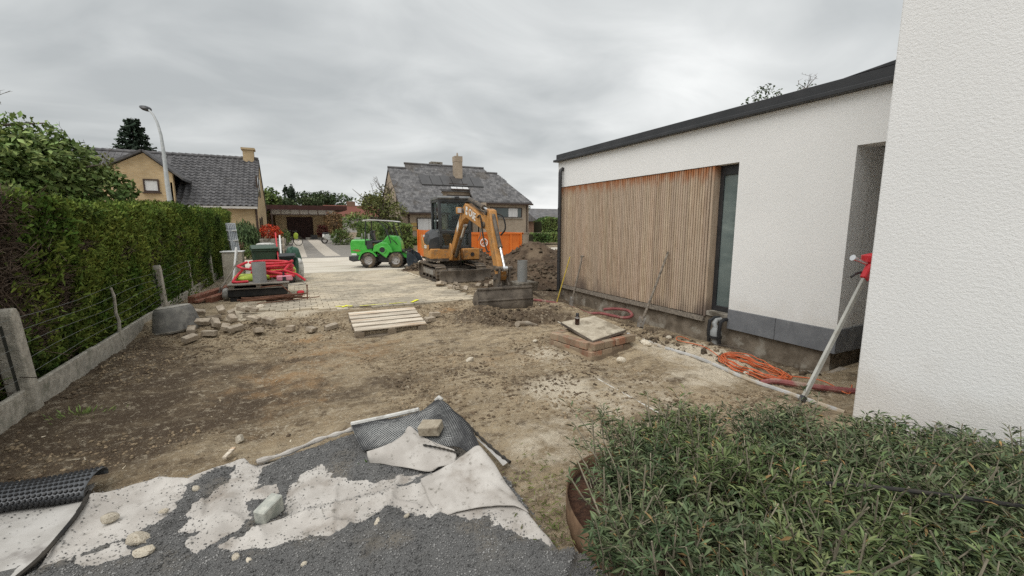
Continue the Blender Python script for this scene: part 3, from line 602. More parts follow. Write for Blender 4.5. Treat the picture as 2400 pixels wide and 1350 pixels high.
MAT['brown_trim'] = M('brown_trim', (.045, .03, .024), (.07, .047, .036), 3, .7)
MAT['white_trim'] = M('white_trim', (.45, .43, .40), (.54, .52, .49), 4, .6)
MAT['curtain'] = M('curtain', (.52, .52, .52), (.68, .68, .67), 5, .5, stretch=(14, 1, .4))

lh = empty('yellow_brick_house', (-5, 28, 0), 'yellow brick house with dark pantile roof, gable window and chimney left of the drive', 'house')
def lp(mb, name, mat, par=None, **k):
    o = mb.build(name, mat, par or lh, **k)
    if par is None: o.location = (5, -28, 0)
    return o
EV, RZ, YF, YR = 2.95, 5.78, 28.0, 32.0
xr = -1.85
mb = MB()
mb.prism([(YF, -.1), (YF, EV), (YR, RZ - .12), (36, EV), (36, -.1)], xr - .3, xr, 'yz')
mb.bb(-13, xr - .3, YF + .001, YF + .3, -.1, EV - .02)
mb.bb(-13, -12.7, YF, 36, -.1, EV)
lp(mb, 'wall', 'yellow_brick', smooth=False)
# roof planes: tiles one by one on the side that shows
mb = MB(); sl = (RZ - EV) / (YR - YF)
mb.prism([(YF - .3, EV - .3 * sl - .02), (YR, RZ - .02), (36.3, EV - .3 * sl - .02), (36.3, EV - .3 * sl - .12), (YR, RZ - .14), (YF - .3, EV - .3 * sl - .12)], -13, xr + .05, 'yz')
roof = lp(mb, 'roof', 'dark_tile', smooth=False)
tile = MB(); tw, tl_ = .30, .36; prof = [(-.5, .0), (-.36, .05), (-.2, .065), (-.02, .03), (.15, .0), (.5, .0)]
vs = []; fs = []
for s, dz in ((-.5, 0.04), (.5, 0.0)):
    for (u, h) in prof: vs.append((u * tw, s * tl_, h + dz))
k = len(prof)
for i in range(k - 1): fs.append([i, i + 1, k + i + 1, k + i])
for (u, h) in prof: vs.append((u * tw, -.5 * tl_, h))
for i in range(k - 1): fs.append([2 * k + i, 2 * k + i + 1, i + 1, i])
tile.add(vs, fs); tme = tile.mesh('roof_tile')
ang = math.atan(sl); rl = math.hypot(YR - YF + .3, (YR - YF + .3) * sl); nrow = int(rl / .30); cnt = 0
for r_ in range(nrow):
    d = .14 + r_ * .30; y = YF - .3 + d * math.cos(ang); z = EV - .3 * sl + d * math.sin(ang)
    for c in range(16):
        x = xr - .12 - c * .285
        if x < -5.55 and z < 4.1: continue
        if x < -6.0: continue
        link('roof_tile', tme, 'dark_tile', roof, (x, y, z - .004), (ang + random.uniform(-.01, .01), 0, random.uniform(-.008, .008))); cnt += 1
far_t = MB()
for r_ in range(nrow):
    d = .14 + r_ * .30; y = YF - .3 + d * math.cos(ang); z = EV - .3 * sl + d * math.sin(ang)
    for c in range(16, 34): far_t.box((xr - .12 - c * .285, y, z + .02), (.27, .36, .03), (ang, 0, 0))
tag(far_t.build('far_tiles', 'dark_tile', roof, smooth=False), None, None, None, 'stuff')
rg = MB()
for i in range(36): rg.cyl((xr + .02 - i * .31, YR, RZ + .0), (xr - .30 - i * .31, YR, RZ + .02), .11, .125, 8)
rg.build('ridge', 'dark_tile', roof)
lp(MB().bb(-5.5, xr + .04, YF - .38, YF - .28, EV - .36, EV - .24).bb(-5.55, -5.47, YF - .35, YF - .2, EV - .34, EV + .9), 'gutter', 'white_trim', smooth=False)
lp(MB().cyl((xr - .06, YF - .06, EV - .2), (xr - .06, YF - .06, 0), .05, n=8), 'downpipe', 'brown_trim')
lp(MB().bb(-2.62, -2.05, YR - .35, YR + .35, 5.3, 6.28).bb(-2.7, -1.97, YR - .42, YR + .42, 6.28, 6.4), 'chimney', 'yellow_brick', smooth=False)
# gable towards the street
mb = MB(); mb.prism([(-10.2, -.1), (-10.2, 3.2), (-6.5, 5.22), (-5.42, 4.28), (-5.44, -.1)], YF - .35, YF - .05, 'xz'); mb.bb(-10.2, -5.44, YF - .05, YF + 2.2, -.1, 3.1); lp(mb, 'gable', 'yellow_brick', smooth=False)
mb = MB()
for (xa, za, xb, zb) in ((-6.47, 5.38, -4.98, 4.08), (-6.53, 5.38, -10.6, 3.15)):
    vs = []
    for y in (YF - .55, YF + 3.6):
        vs += [(xa, y, za), (xb, y, zb), (xb, y, zb - .12), (xa, y, za - .12)]
    mb.add(vs, [[0, 1, 5, 4], [1, 2, 6, 5], [2, 3, 7, 6], [3, 0, 4, 7], [0, 3, 2, 1], [4, 5, 6, 7]])
lp(mb, 'gable_roof', 'dark_tile', smooth=False)
w = lp(MB().bb(-6.62, -6.0, YF - .41, YF - .33, 3.34, 3.41).bb(-6.62, -6.0, YF - .41, YF - .33, 3.90, 3.97).bb(-6.62, -6.56, YF - .41, YF - .33, 3.41, 3.9).bb(-6.06, -6.0, YF - .41, YF - .33, 3.41, 3.9), 'window', 'brown_trim', smooth=False)
MB().bb(-6.56, -6.06, YF - .37, YF - .34, 3.41, 3.9).build('pane', 'curtain', w, smooth=False)
MB().bb(-6.68, -5.94, YF - .46, YF - .33, 3.27, 3.335).build('sill', 'brown_trim', w, smooth=False)
for (ya, yb, za, zb) in ((29.2, 29.75, 3.35, 4.5), (30.6, 31.1, 3.35, 4.5), (28.9, 29.7, .9, 2.1), (30.4, 31.3, .2, 2.2)):
    q = lp(MB().bb(xr - .05, xr + .03, ya, yb, za, zb), 'window', 'brown_trim', smooth=False)
    MB().bb(xr + .028, xr + .04, ya + .06, yb - .06, za + .06, zb - .06).build('pane', 'glass', q, smooth=False)

# ================================================================ GARAGE AND CARPORT AT THE END OF THE DRIVE
ga = empty('garage', (.8, 43, .5), 'low brown roofed garage with glazed canopy at the end of the drive', 'garage')
def gp(mb, name, mat, par=None, **k):
    o = mb.build(name, mat, par or ga, **k)
    if par is None: o.location = (-.8, -43, -.5)
    return o
for bx_ in ((-1.55, -.7, 43, 43.3, .3, 2.75), (1.4, 2.3, 43, 43.3, .3, 2.75), (-.698, 1.398, 43.01, 43.3, 2.42, 2.75), (2.3, 4.0, 44.2, 44.5, .3, 2.75), (-2.2, -1.56, 45, 45.3, .3, 2.8)): gp(MB().bb(*bx_), 'wall', 'yellow_brick', smooth=False)
d = gp(MB().bb(-.72, 1.42, 43.16, 43.24, .45, 2.44), 'garage_door', M('garage_door', (.035, .014, .010), (.05, .02, .014), 3, .6), smooth=False)
for i in range(14): MB().bb(-.70 + i * .151, -.70 + i * .151 + .14, 43.13, 43.158, .5, 2.42).build('board', d.data.materials[0], d, smooth=False)
gp(MB().bb(-2.3, 4.1, 40.6, 48, 2.98, 3.34), 'roof', M('garage_roof', (.055, .022, .018), (.075, .03, .024), 3, .75), smooth=False)
MAT['opal'] = bpy.data.materials.new('opal'); MAT['opal'].use_nodes = True
_n = MAT['opal'].node_tree.nodes; _n.remove(_n['Principled BSDF']); _t = _n.new('ShaderNodeBsdfTranslucent'); _t.inputs[0].default_value = (.86, .86, .86, 1); MAT['opal'].node_tree.links.new(_t.outputs[0], _n['Material Output'].inputs[0])
cn = gp(MB().bb(-1.75, 3.1, 39.5, 39.56, 2.50, 2.57).bb(-1.75, 3.1, 40.5, 40.58, 2.93, 2.98), 'canopy', 'brown_trim', smooth=False)
for i in range(8):
    x = -1.7 + i * .685; MB().beam((x, 39.52, 2.56), (x, 40.55, 2.95), .04, .05).build('rafter', 'brown_trim', cn, smooth=False)
for i in range(7):
    x = -1.7 + i * .685; MB().add([(x + .05, 39.56, 2.57), (x + .635, 39.56, 2.57), (x + .635, 40.5, 2.94), (x + .05, 40.5, 2.94)], [[0, 1, 2, 3]]).build('roof_pane', MAT['opal'], cn, smooth=False)
for x in (-1.72, 3.05): gp(MB().bb(x, x + .12, 39.5, 39.62, .4, 2.5), 'post', 'brown_trim', smooth=False)
gp(MB().bb(-2.4, -2.25, 38, 45, .4, 3.0), 'side_screen', 'brown_trim', smooth=False)

# ================================================================ RIGHT NEIGHBOUR HOUSE
rh = empty('grey_brick_house', (14, 35, .3), 'pale brick house with grey slate roof, solar panels and two chimneys', 'house')
def rp(mb, name, mat, par=None, **k):
    o = mb.build(name, mat, par or rh, **k)
    if par is None: o.location = (-14, -35, -.3)
    return o
YA, YB, YC = 34.0, 35.3, 38.6
rs = (6.55 - 2.9) / (YC - YA)
def rz_(y): return 2.9 + (y - YA) * rs
XL = 7.45
mb = MB(); mb.prism([(YA, .1), (YA, 2.8), (YC, 6.45), (43, 2.9), (43, .1)], XL, XL + .3, 'yz'); mb.bb(XL + .3, 10.6, YA + .001, YA + .3, .1, 2.85); mb.bb(14.4, 19.3, YB, YB + .3, .1, 3.85); mb.bb(10.6, 14.4, YB + 1.2, YB + 1.5, .1, 4.6); mb.bb(10.6, 10.9, YA, YB + 1.4, .1, 2.85); mb.bb(14.4, 14.7, YB - .9, YB + 1.4, .1, 3.6); mb.bb(19.0, 19.3, YB + .3, 42, .1, 3.8); rp(mb, 'wall', 'pale_brick', smooth=False)
mb = MB(); T = .16
def slab(x0, x1, x2, x3, ya, yb):     # x0..x1 at the eave, x2..x3 at the ridge
    za, zb = rz_(ya), rz_(yb)
    mb.add([(x0, ya, za), (x1, ya, za), (x3, yb, zb), (x2, yb, zb), (x0, ya, za - T), (x1, ya, za - T), (x3, yb, zb - T), (x2, yb, zb - T)], [[0, 1, 2, 3], [7, 6, 5, 4], [0, 4, 5, 1], [1, 5, 6, 2], [2, 6, 7, 3], [3, 7, 4, 0]])
slab(XL - .08, 11.2, XL - .08, 11.2, YA - .25, YC); slab(11.2, 13.9, 11.2, 13.9, YB + 1.0, YC); slab(13.9, 19.55, 13.9, 17.6, YB - .25, YC)
slab(8.95, 16.8, 8.95, 16.4, YC - .001, YC + .62)
za = rz_(YC)
mb.add([(XL - .08, YC, za), (17.6, YC, za), (19.6, 43, 3.2), (XL - .08, 43, 3.2)], [[0, 1, 2, 3]]); mb.add([(19.55, YB - .25, rz_(YB - .25)), (17.6, YC, za), (19.6, 43, 3.2)], [[0, 1, 2]])
rroof = rp(mb, 'roof', 'slate', smooth=False)
tl = MB(); ra = math.atan(rs); row = 0
for (x0, x1, x2, x3, ya, yb) in ((XL - .08, 11.2, XL - .08, 11.2, YA - .25, YC), (11.2, 13.9, 11.2, 13.9, YB + 1.0, YC), (13.9, 19.55, 13.9, 17.6, YB - .25, YC), (8.95, 16.8, 8.95, 16.4, YC, YC + .62)):
    nr = int((yb - ya) / .17)
    for i in range(nr):
        y = ya + (i + .5) * .17; t = (y - ya) / (yb - ya); xa = x0 + (x2 - x0) * t; xb = x1 + (x3 - x1) * t; x = xa + (.1 if i % 2 else 0)
        while x < xb - .1:
            w_ = .2; tl.box((x + w_ / 2, y, rz_(y) + .016 + random.uniform(-.004, .004)), (w_ - .012, .24, .018), (ra + .05, 0, 0)); x += w_
tag(tl.build('slates', 'slate', rroof, smooth=False), None, None, None, 'stuff')
for (xa, xb, y, z) in ((XL - .1, 8.9, YC + .02, rz_(YC) + .06), (8.9, 16.5, YC + .64, rz_(YC + .62) + .06), (16.4, 17.65, YC + .02, rz_(YC) + .06)):
    MB().cyl((xa, y, z), (xb, y, z), .1, n=8).build('ridge', 'slate', rroof)
rp(MB().bb(XL - .1, 11.2, YA - .38, YA - .24, 2.52, 2.66).bb(13.9, 19.6, YB - .38, YB - .24, rz_(YB - .25) - .24, rz_(YB - .25) - .1), 'gutter', 'brown_trim', smooth=False)
for x, y in ((7.95, YA - .07), (19.1, YB - .07)): rp(MB().cyl((x, y, .3), (x, y, 2.6 if y < 35 else 3.5), .05, n=8), 'downpipe', 'brown_trim')
ch = rp(MB().bb(13.05, 13.72, 37.5, 38.2, 5.2, 7.75), 'chimney', 'pale_brick', smooth=False)
MB().bb(13.03, 13.74, 37.48, 38.22, 7.3, 7.78).cyl((13.38, 37.85, 7.78), (13.38, 37.85, 8.1), .1, .06, 8).build('chimney_cap', 'pale_brick', ch, smooth=False)
rp(MB().bb(11.5, 12.5, 39.6, 40.3, 5.6, 7.45).bb(11.46, 12.54, 39.56, 40.34, 7.2, 7.46), 'chimney', 'dark_concrete', smooth=False)
MAT['solar'] = M('solar', (.05, .048, .048), (.065, .062, .062), 2, .3, spec=.6)
for i in range(6):
    x0 = 9.75 + i * .95; y0_, y1_ = 36.62, 37.72; q = MB(); lift = .17
    q.add([(x0 + .14 * 0, y0_, rz_(y0_) + lift), (x0 + .9, y0_, rz_(y0_) + lift), (x0 + .9, y1_, rz_(y1_) + lift), (x0, y1_, rz_(y1_) + lift)] + [(x0, y0_, rz_(y0_) + lift - .06), (x0 + .9, y0_, rz_(y0_) + lift - .06), (x0 + .9, y1_, rz_(y1_) + lift - .06), (x0, y1_, rz_(y1_) + lift - .06)], [[0, 1, 2, 3], [7, 6, 5, 4], [0, 4, 5, 1], [1, 5, 6, 2], [2, 6, 7, 3], [3, 7, 4, 0]])
    q.build('solar_panel', 'solar', rroof, smooth=False)
def rwin(x0, x1, y, z0, z1, panes, pm='glass', par=None):
    f = rp(MB().bb(x0, x1, y - .05, y + .02, z0, z0 + .07).bb(x0, x1, y - .05, y + .02, z1 - .07, z1).bb(x0, x0 + .07, y - .05, y + .02, z0 + .07, z1 - .07).bb(x1 - .07, x1, y - .05, y + .02, z0 + .07, z1 - .07), 'window', 'brown_trim', smooth=False)
    n = len(panes); xs = [x0 + .07] + [x0 + .07 + (x1 - x0 - .14) * sum(panes[:i + 1]) / sum(panes) for i in range(n)]
    for i in range(n): MB().bb(xs[i] + .015, xs[i + 1] - .015, y - .02, y - .012, z0 + .07, z1 - .07).build('pane', pm if isinstance(pm, str) else pm[i], f, smooth=False)
    MB().bb(x0 - .05, x1 + .05, y - .1, y - .0, z0 - .06, z0 - .005).build('sill', 'concrete', f, smooth=False)
rwin(15.45, 18.6, YB - .02, 2.36, 3.26, (.5, 1.1, .9, .35), ['glass', 'glass', 'curtain', 'glass'])
rwin(8.55, 10.5, YA - .02, .55, 2.28, (1, 1), 'curtain')
rwin(11.9, 14.2, YB + 1.18, .5, 4.3, (1, 1, 1))
rp(MB().bb(XL - .02, XL + .02, 35.6, 36.0, 3.1, 4.3), 'slit_window', 'brown_trim', smooth=False)
sky_l = rp(MB().beam((12.2, YB + .9, rz_(YB + .9) + .12), (13.9, YB + .9, rz_(YB + .9) + .12), .1, .1).beam((12.2, YB + 1.5, rz_(YB + 1.5) + .14), (13.9, YB + 1.5, rz_(YB + 1.5) + .14), .1, .1), 'roof_window', 'brown_trim', smooth=False)
for i in range(3):
    x = 12.25 + i * .54; y0_, y1_ = YB + .93, YB + 1.2
    MB().add([(x, y0_, rz_(y0_) + .12), (x + .5, y0_, rz_(y0_) + .12), (x + .5, y1_, rz_(y1_) + .12), (x, y1_, rz_(y1_) + .12)], [[0, 1, 2, 3]]).build('pane', 'curtain', sky_l, smooth=False)
for z in (1.28, 1.62): rp(MB().bb(7.62 + .5, 7.62 + .95, YA - .04, YA - .005, z, z + .26), 'sign_plate', M('sign_ochre', (.42, .28, .10), None, 3, .6), smooth=False)
rp(MB().bb(14.6, 19.6, YB - 3.2, YB - 3.0, .2, 1.0).bb(14.55, 19.65, YB - 3.25, YB - 2.95, 1.0, 1.06), 'garden_wall', 'pale_brick', smooth=False)

# ================================================================ FAR HOUSES AND WALLS
f1 = empty('red_roofed_house', (9.5, 80, -.7), 'white house with a low red tiled roof far behind the garage', 'house')
MB().bb(-6, 4, 0, 8, 0, 3.9).build('wall', 'white_trim', f1, smooth=False)
MB().prism([(-.6, 3.8), (4, 5.9), (8.6, 3.8)], -5.0, 4.4, 'yz').build('roof', M('red_tile', (.14, .05, .036), (.19, .075, .052), 3, .85, stretch=(4, 4, 8)), f1, smooth=False)
MB().bb(-1.0, .4, 3.6, 4.4, 4.6, 6.6).build('chimney', 'brown_brick', f1, smooth=False)
f2 = empty('dark_outbuilding', (33, 50, -.6), 'low dark tiled house behind the hedges at far right', 'house')
MB().bb(-4, 8, 0, 8, 0, 2.9).build('wall', 'brown_brick', f2, smooth=False)
MB().prism([(-.5, 2.8), (4, 4.6), (8.5, 2.8)], -4.4, 8.4, 'yz').build('roof', 'slate', f2, smooth=False)
f3 = empty('flat_roofed_house', (27.5, 36, 0), 'low brick annex with a dark flat roof right of the grey brick house', 'house')
MB().bb(-3, 4, 0, 5, 0, 2.0).build('wall', 'brown_brick', f3, smooth=False)
MB().bb(-3.2, 4.2, -.2, 5.2, 2.0, 2.35).build('roof', 'dark_steel', f3, smooth=False)
MB().bb(-2.2, 2.6, -.06, .02, .9, 1.7).build('window', 'curtain', f3, smooth=False)
gw = MB(); gw.bb(5.1, 7.4, 34.3, 34.5, .1, 2.35); tag(gw.build('garden_wall', 'dark_concrete', smooth=False), 'plain grey garden wall between hedge and grey brick house', 'wall')
# ================================================================ HEDGES, TREES, LAMP
MAT['thuja'] = M('thuja', (.065, .12, .02), (.18, .225, .045), 1.5, .8, island=.45, sat=.02, c3=(.03, .05, .013), s3=1.0, t3=(.48, .66), spec=.12)
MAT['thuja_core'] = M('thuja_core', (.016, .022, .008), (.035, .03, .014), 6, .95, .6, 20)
MAT['dry_twig'] = M('dry_twig', (.06, .043, .03), (.15, .11, .08), 6, .95, island=.3)
MAT['bark'] = M('bark', (.09, .07, .055), (.17, .14, .11), 9, .95, .6, 30, stretch=(1, 1, .3))
MAT['leaf_bright'] = M('leaf_bright', (.105, .175, .038), (.28, .35, .11), 1.3, .6, island=.4, sat=.02, spec=.35)
MAT['leaf_mid'] = M('leaf_mid', (.07, .125, .03), (.18, .235, .07), .8, .7, island=.4, sat=.02, spec=.3)
MAT['leaf_dark'] = M('leaf_dark', (.04, .065, .026), (.085, .115, .05), .6, .8, island=.4, sat=.015)
MAT['leaf_olive'] = M('leaf_olive', (.09, .105, .03), (.18, .185, .06), 1, .75, island=.4, sat=.02)
MAT['needle'] = M('needle', (.022, .04, .024), (.05, .075, .045), 1.2, .8, island=.4)
MAT['red_flower'] = M('red_flower', (.5, .045, .02), (.62, .09, .03), 3, .7, island=.3)

def hedge(name, label, boxpts, mats, dens, spray, dry=None, cat='hedge', faces='fte', L0=.07):
    """boxpts: (x0,y0,x1,y1 along the front line), depth, height function; sprays on the front, top and end"""
    (x0, y0), (x1, y1), depth, hf, nrm, zb = boxpts
    root = empty(name, ((x0 + x1) / 2, (y0 + y1) / 2, zb), label, cat)
    ln = math.hypot(x1 - x0, y1 - y0); tx, ty = (x1 - x0) / ln, (y1 - y0) / ln
    def pos(t, d, z):      # along, depth inward, height
        return np.stack([x0 + tx * t + nrm[0] * -d, y0 + ty * t + nrm[1] * -d, z], -1)
    def bulge(t, z): return .24 * fbm(t * .55 + 2, z * .7, 3) + .20 * fbm(t * 2.6, z * 2.2, 4, .6)
    cb = MB(); K = max(8, int(ln * 3)); Q = 8; vs = []; H = hf
    prof = [(0.0, 0.0), (0.0, .4), (0.0, .8), (.03, .95), (.12, 1.0), (.5, 1.0), (.88, 1.0), (1, .9), (1, 0)]
    for i in range(K + 1):
        t = ln * i / K; h = float(H(t))
        for (d, zz) in prof:
            b_ = float(bulge(np.float64(t), np.float64(zz * h))); p = pos(np.float64(t), np.float64(.10 + d * (depth - .16) - b_ * (d < .5)), np.float64(zb + zz * (h - .06))); vs.append(tuple(p))
    n_ = len(prof); fs = [[i * n_ + j, (i + 1) * n_ + j, (i + 1) * n_ + j + 1, i * n_ + j + 1] for i in range(K) for j in range(n_ - 1)] + [list(range(n_)), [K * n_ + j for j in range(n_)][::-1]]
    cb.add(vs, fs); o = cb.build('dark_core', 'thuja_core', root); o.location = (-root.location[0], -root.location[1], -root.location[2])  # dark solid core added behind the sprays to close gaps, not trunks
    Ps = []; Ns = []
    def samp(n, kind):
        t = rng.random(n) * ln
        w = np.clip(dens(t), .05, 1); t = t[rng.random(n) < w]; n = len(t); h = hf(t)
        if kind == 'f': z = rng.random(n) * h; d = -bulge(t, z) + rng.normal(.015, .05, n); P = pos(t, d, zb + z); N_ = np.tile([nrm[0], nrm[1], .25], (n, 1))
        elif kind == 't': d = rng.random(n) * depth; z = h + rng.normal(-.01, .04, n) + .14 * fbm(t * 2, d * 3, 3) - .05 * np.exp(-d / .08); P = pos(t, d, zb + z); N_ = np.tile([nrm[0] * .2, nrm[1] * .2, 1.], (n, 1))
        else: z = rng.random(n) * h[-1] if n else np.zeros(0); d = rng.random(n) * depth; P = pos(np.full(n, ln) + rng.normal(0, .03, n), d, zb + rng.random(n) * hf(np.full(n, ln))); N_ = np.tile([tx, ty, .2], (n, 1))
        return P, N_
    area = ln * float(hf(np.float64(ln / 2)))
    for kd, nn in (('f', int(spray * area)), ('t', int(spray * ln * depth * .6)), ('e', int(spray * depth * 2 * .8))):
        if kd in faces: p, q = samp(nn, kd); Ps.append(p); Ns.append(q)
    P = np.concatenate(Ps); N_ = np.concatenate(Ns); n = len(P)
    D = N_ * .5 + np.array([0, 0, .45]) + rng.normal(0, .55, (n, 3)); NN = N_ + rng.normal(0, .8, (n, 3))
    keep = np.ones(n, bool)
    if dry is not None: keep = rng.random(n) > dry(P)
    sc_ = L0 * (.6 + .9 * rng.random(n))
    o = link('foliage', leaves_mesh('foliage', P[keep], D[keep], NN[keep], sc_[keep], sc_[keep] * .4, .3, 'spray'), mats, root); o.location = (-root.location[0], -root.location[1], -root.location[2])
    if dry is not None:
        kk = (~keep) & (rng.random(n) < .6); m_ = kk.sum(); a = unit(m_) * [.3, 1, .45]
        o = link('dry_twigs', leaves_mesh('dry_twigs', P[kk] - N_[kk] * .07, a, NN[kk], .1 + .35 * rng.random(m_), .008, .2, 'spray'), 'dry_twig', root); o.location = (-root.location[0], -root.location[1], -root.location[2])
    return root
hedge('thuja_hedge', 'tall clipped thuja hedge running along the concrete post fence', ((-2.52, 3.2), (-2.27, 20.0), 1.1, lambda t: 1.86 + .021 * t + .04 * np.sin(t * .8) + .05 * np.sin(t * 2.1 + 1), (1, 0), .04), 'thuja',
      lambda t: np.clip(1.2 - t / 20, .4, 1), 5200,
      lambda P: np.clip(1.05 * np.exp(-((P[:, 1] - 5.6) / .85) ** 2) * sm(.25, .8, P[:, 2]) + .35 * np.exp(-((P[:, 1] - 7.2) / .9) ** 2) * sm(.5, .1, P[:, 2]) + .85 * (fbm(P[:, 1] * 1.5, P[:, 2] * 1.9, 3) > .10) * (P[:, 2] < 1.55) * (P[:, 1] < 14), 0, .985), L0=.05)
hedge('clipped_hedge', 'clipped green hedge along the right side of the neighbouring drive', ((4.55, 25.6), (4.0, 33.5), 1.6, lambda t: 1.65 + .02 * t + 0 * t, (-1, -.05), .05), 'leaf_mid', lambda t: np.ones_like(t), 330, None, faces='ft', L0=.13)
hedge('clipped_hedge', 'front end of the clipped hedge beside the grey garden wall', ((4.6, 25.6), (6.2, 25.6), .7, lambda t: 1.62 + 0 * t, (0, -1), .05), 'leaf_mid', lambda t: np.ones_like(t), 330, None, faces='ft', L0=.13)
hedge('low_box_hedge', 'low green hedge before the curtained window of the grey brick house', ((7.9, 33.3), (10.9, 33.3), .6, lambda t: .62 + 0 * t, (0, -1), .15), 'leaf_mid', lambda t: np.ones_like(t), 300, None, L0=.12)
hedge('low_front_hedge', 'long low hedge along the far pavement at right', ((17.4, 31.0), (26, 31.0), .8, lambda t: .75 + 0 * t, (0, -1), .25), 'leaf_mid', lambda t: np.ones_like(t), 250, None, L0=.14)
hedge('tall_front_hedge', 'rounded taller hedge right of the grey brick house', ((20.3, 34.5), (27, 34.5), 1.6, lambda t: 1.75 + .35 * np.sin(t * 1.3), (0, -1), .3), 'leaf_mid', lambda t: np.ones_like(t), 220, None, L0=.16)

def crown_pts(blobs, n, shell=.55, gap=-.17):
    B = np.array(blobs, float); vol = B[:, 3] * B[:, 4] * B[:, 5]; pick = rng.choice(len(B), n, p=vol / vol.sum()); r = (shell + (1.05 - shell) * rng.random(n)) [:, None]; d = unit(n)
    clump = fbm(d[:, 0] * 3 + pick * 3.1, d[:, 1] * 3 + d[:, 2] * 2.3, 3)
    k = clump > gap
    return (B[pick, :3] + d * B[pick, 3:6] * (r * (1 + .35 * clump[:, None])))[k], d[k]
def tree(name, label, base, blobs, n, leaf, mat, trunk_r=.12, kind='leaf', group=None, cat='tree', limbs=9, droop=0., bare=0, aspect=.55, trunk_mat='bark', spread=.5, twig=.016, gap=-.17):
    root = empty(name, base, label, cat, 0, group); b0 = Vector(base)
    B = np.array(blobs, float); top = Vector(B[np.argmax(B[:, 2]), :3])
    mb = MB(); c = Vector(B[:, :3].mean(0)); mid = (Vector((c.x, c.y, c.z)) - b0)
    mb.tube([(0, 0, -.1), tuple(mid * .45 + Vector((.05, .03, 0))), tuple(mid), tuple(top - b0)], [trunk_r, trunk_r * .8, trunk_r * .55, trunk_r * .15], 8)
    for i in range(limbs):
        b = B[i % len(B)]; e = Vector(b[:3]) - b0 + Vector(rng.normal(0, spread, 3)) * float(min(b[3:6])); s = mid * random.uniform(.4, 1); q = (s + e) / 2 + Vector(rng.normal(0, .12, 3))
        mb.tube([tuple(s), tuple(q), tuple(e)], [trunk_r * .4, trunk_r * .25, trunk_r * .08], 5)
    for i in range(bare):
        b = B[np.argmax(B[:, 2])]; s = Vector(b[:3]) - b0; e = s + Vector((random.uniform(-1, 1) * b[3] * 1.3, random.uniform(-1, 1) * b[4], b[5] * random.uniform(.7, 1.9))); q = (s + e) / 2 + Vector(rng.normal(0, .15, 3))
        mb.tube([tuple(s), tuple(q), tuple(e)], [twig, twig * .7, twig * .3], 4)
        for f_ in (.45, .6, .75, .9):
            p_ = s.lerp(q, f_ * 2) if f_ < .5 else q.lerp(e, f_ * 2 - 1); mb.tube([tuple(p_), tuple(p_ + Vector((random.uniform(-1, 1), random.uniform(-1, 1), random.uniform(.1, .8))) * b[5] * .4)], [twig * .5, twig * .2], 3)
    mb.build('trunk', trunk_mat, root)
    P, d = crown_pts(blobs, n, .55, gap); m = len(P); D = d + rng.normal(0, .7, (m, 3)); D[:, 2] -= droop; NN = d + np.array([0, 0, .7]) + rng.normal(0, .6, (m, 3)); s = leaf * (.6 + .8 * rng.random(m))
    o = link('crown', leaves_mesh('crown', P - np.array(base), D, NN, s, s * aspect, .2, kind), mat, root)
    return root
# the big creeper-like tree above the hedge on the left, with its darker half
tree('broadleaf_tree', 'bright green leafy tree overhanging the left end of the hedge', (-6.2, 12.0, 0), [(-6.6, 11.2, 2.6, 1.6, 1.5, .75), (-5.6, 11.8, 2.85, 1.3, 1.3, .75), (-7.9, 11.6, 2.5, 1.5, 1.5, .8), (-5.0, 12.6, 3.25, .9, 1.0, .65), (-6.0, 11.6, 2.2, 1.8, 1.2, .6), (-7.0, 11.0, 3.35, .45, .4, .3), (-6.1, 11.4, 3.5, .5, .4, .25), (-5.3, 12.2, 3.95, .4, .4, .28), (-4.55, 12.5, 3.6, .4, .4, .25), (-7.8, 11.0, 3.2, .5, .5, .25)], 21000, .115, 'leaf_bright', .16, limbs=14, bare=12, twig=.008, gap=-.05)
tree('broadleaf_tree', 'darker leafy tree before the yellow gable right of the bright one', (-4.9, 12.8, 0), [(-4.75, 12.6, 2.6, .85, .8, .8), (-3.95, 13.2, 2.45, .65, .7, .6), (-5.4, 13.2, 2.9, 1.0, 1.0, .8), (-4.5, 13.2, 3.2, .6, .6, .42)], 9000, .14, 'leaf_mid', .14, limbs=12, bare=6, twig=.008)
tree('leafy_shrub', 'small yellow green spray of leaves peeping over the hedge before the gable', (-5.05, 16.2, 0), [(-5.1, 16.2, 3.0, .45, .4, .5), (-4.75, 16.2, 3.35, .4, .35, .35)], 500, .12, 'leaf_olive', .05, limbs=8, bare=5, cat='shrub', twig=.008)
# conifer behind the roof: tiers of drooping branches
def conifer(name, label, base, h, r, n, leaf, mat, z0=.15):
    root = empty(name, base, label, 'tree'); MB().tube([(0, 0, 0), (0, 0, h)], [h * .025, .01], 7).build('trunk', 'bark', root)
    tiers = 16; Ps = []; Ds = []
    for i in range(n):
        t = z0 + (1 - z0) * (int(random.random() ** .8 * tiers) / tiers); a = random.random() * 6.283; a = round(a * 1.4 + t * 9) / 1.4 + random.gauss(0, .13); q = random.random() ** .6; rr = r * (1 - t) ** .8 * q + .02
        Ps.append((math.cos(a) * rr, math.sin(a) * rr, h * t - rr * .22 + random.gauss(0, .06) + q * q * .15)); Ds.append((math.cos(a), math.sin(a), -.25 + random.gauss(0, .5)))
    Ps = np.array(Ps); Ds = np.array(Ds) + rng.normal(0, .35, (n, 3)); s = leaf * (.6 + .8 * rng.random(n)); link('crown', leaves_mesh('crown', Ps, Ds, np.tile([0, 0, 1.], (n, 1)) + rng.normal(0, .6, (n, 3)), s, s * .28, .3, 'spray'), mat, root); return root
conifer('spruce_tree', 'dark spruce rising behind the yellow brick house', (-9.2, 37.5, 0), 8.7, 3.2, 5200, .34, 'needle', .3)
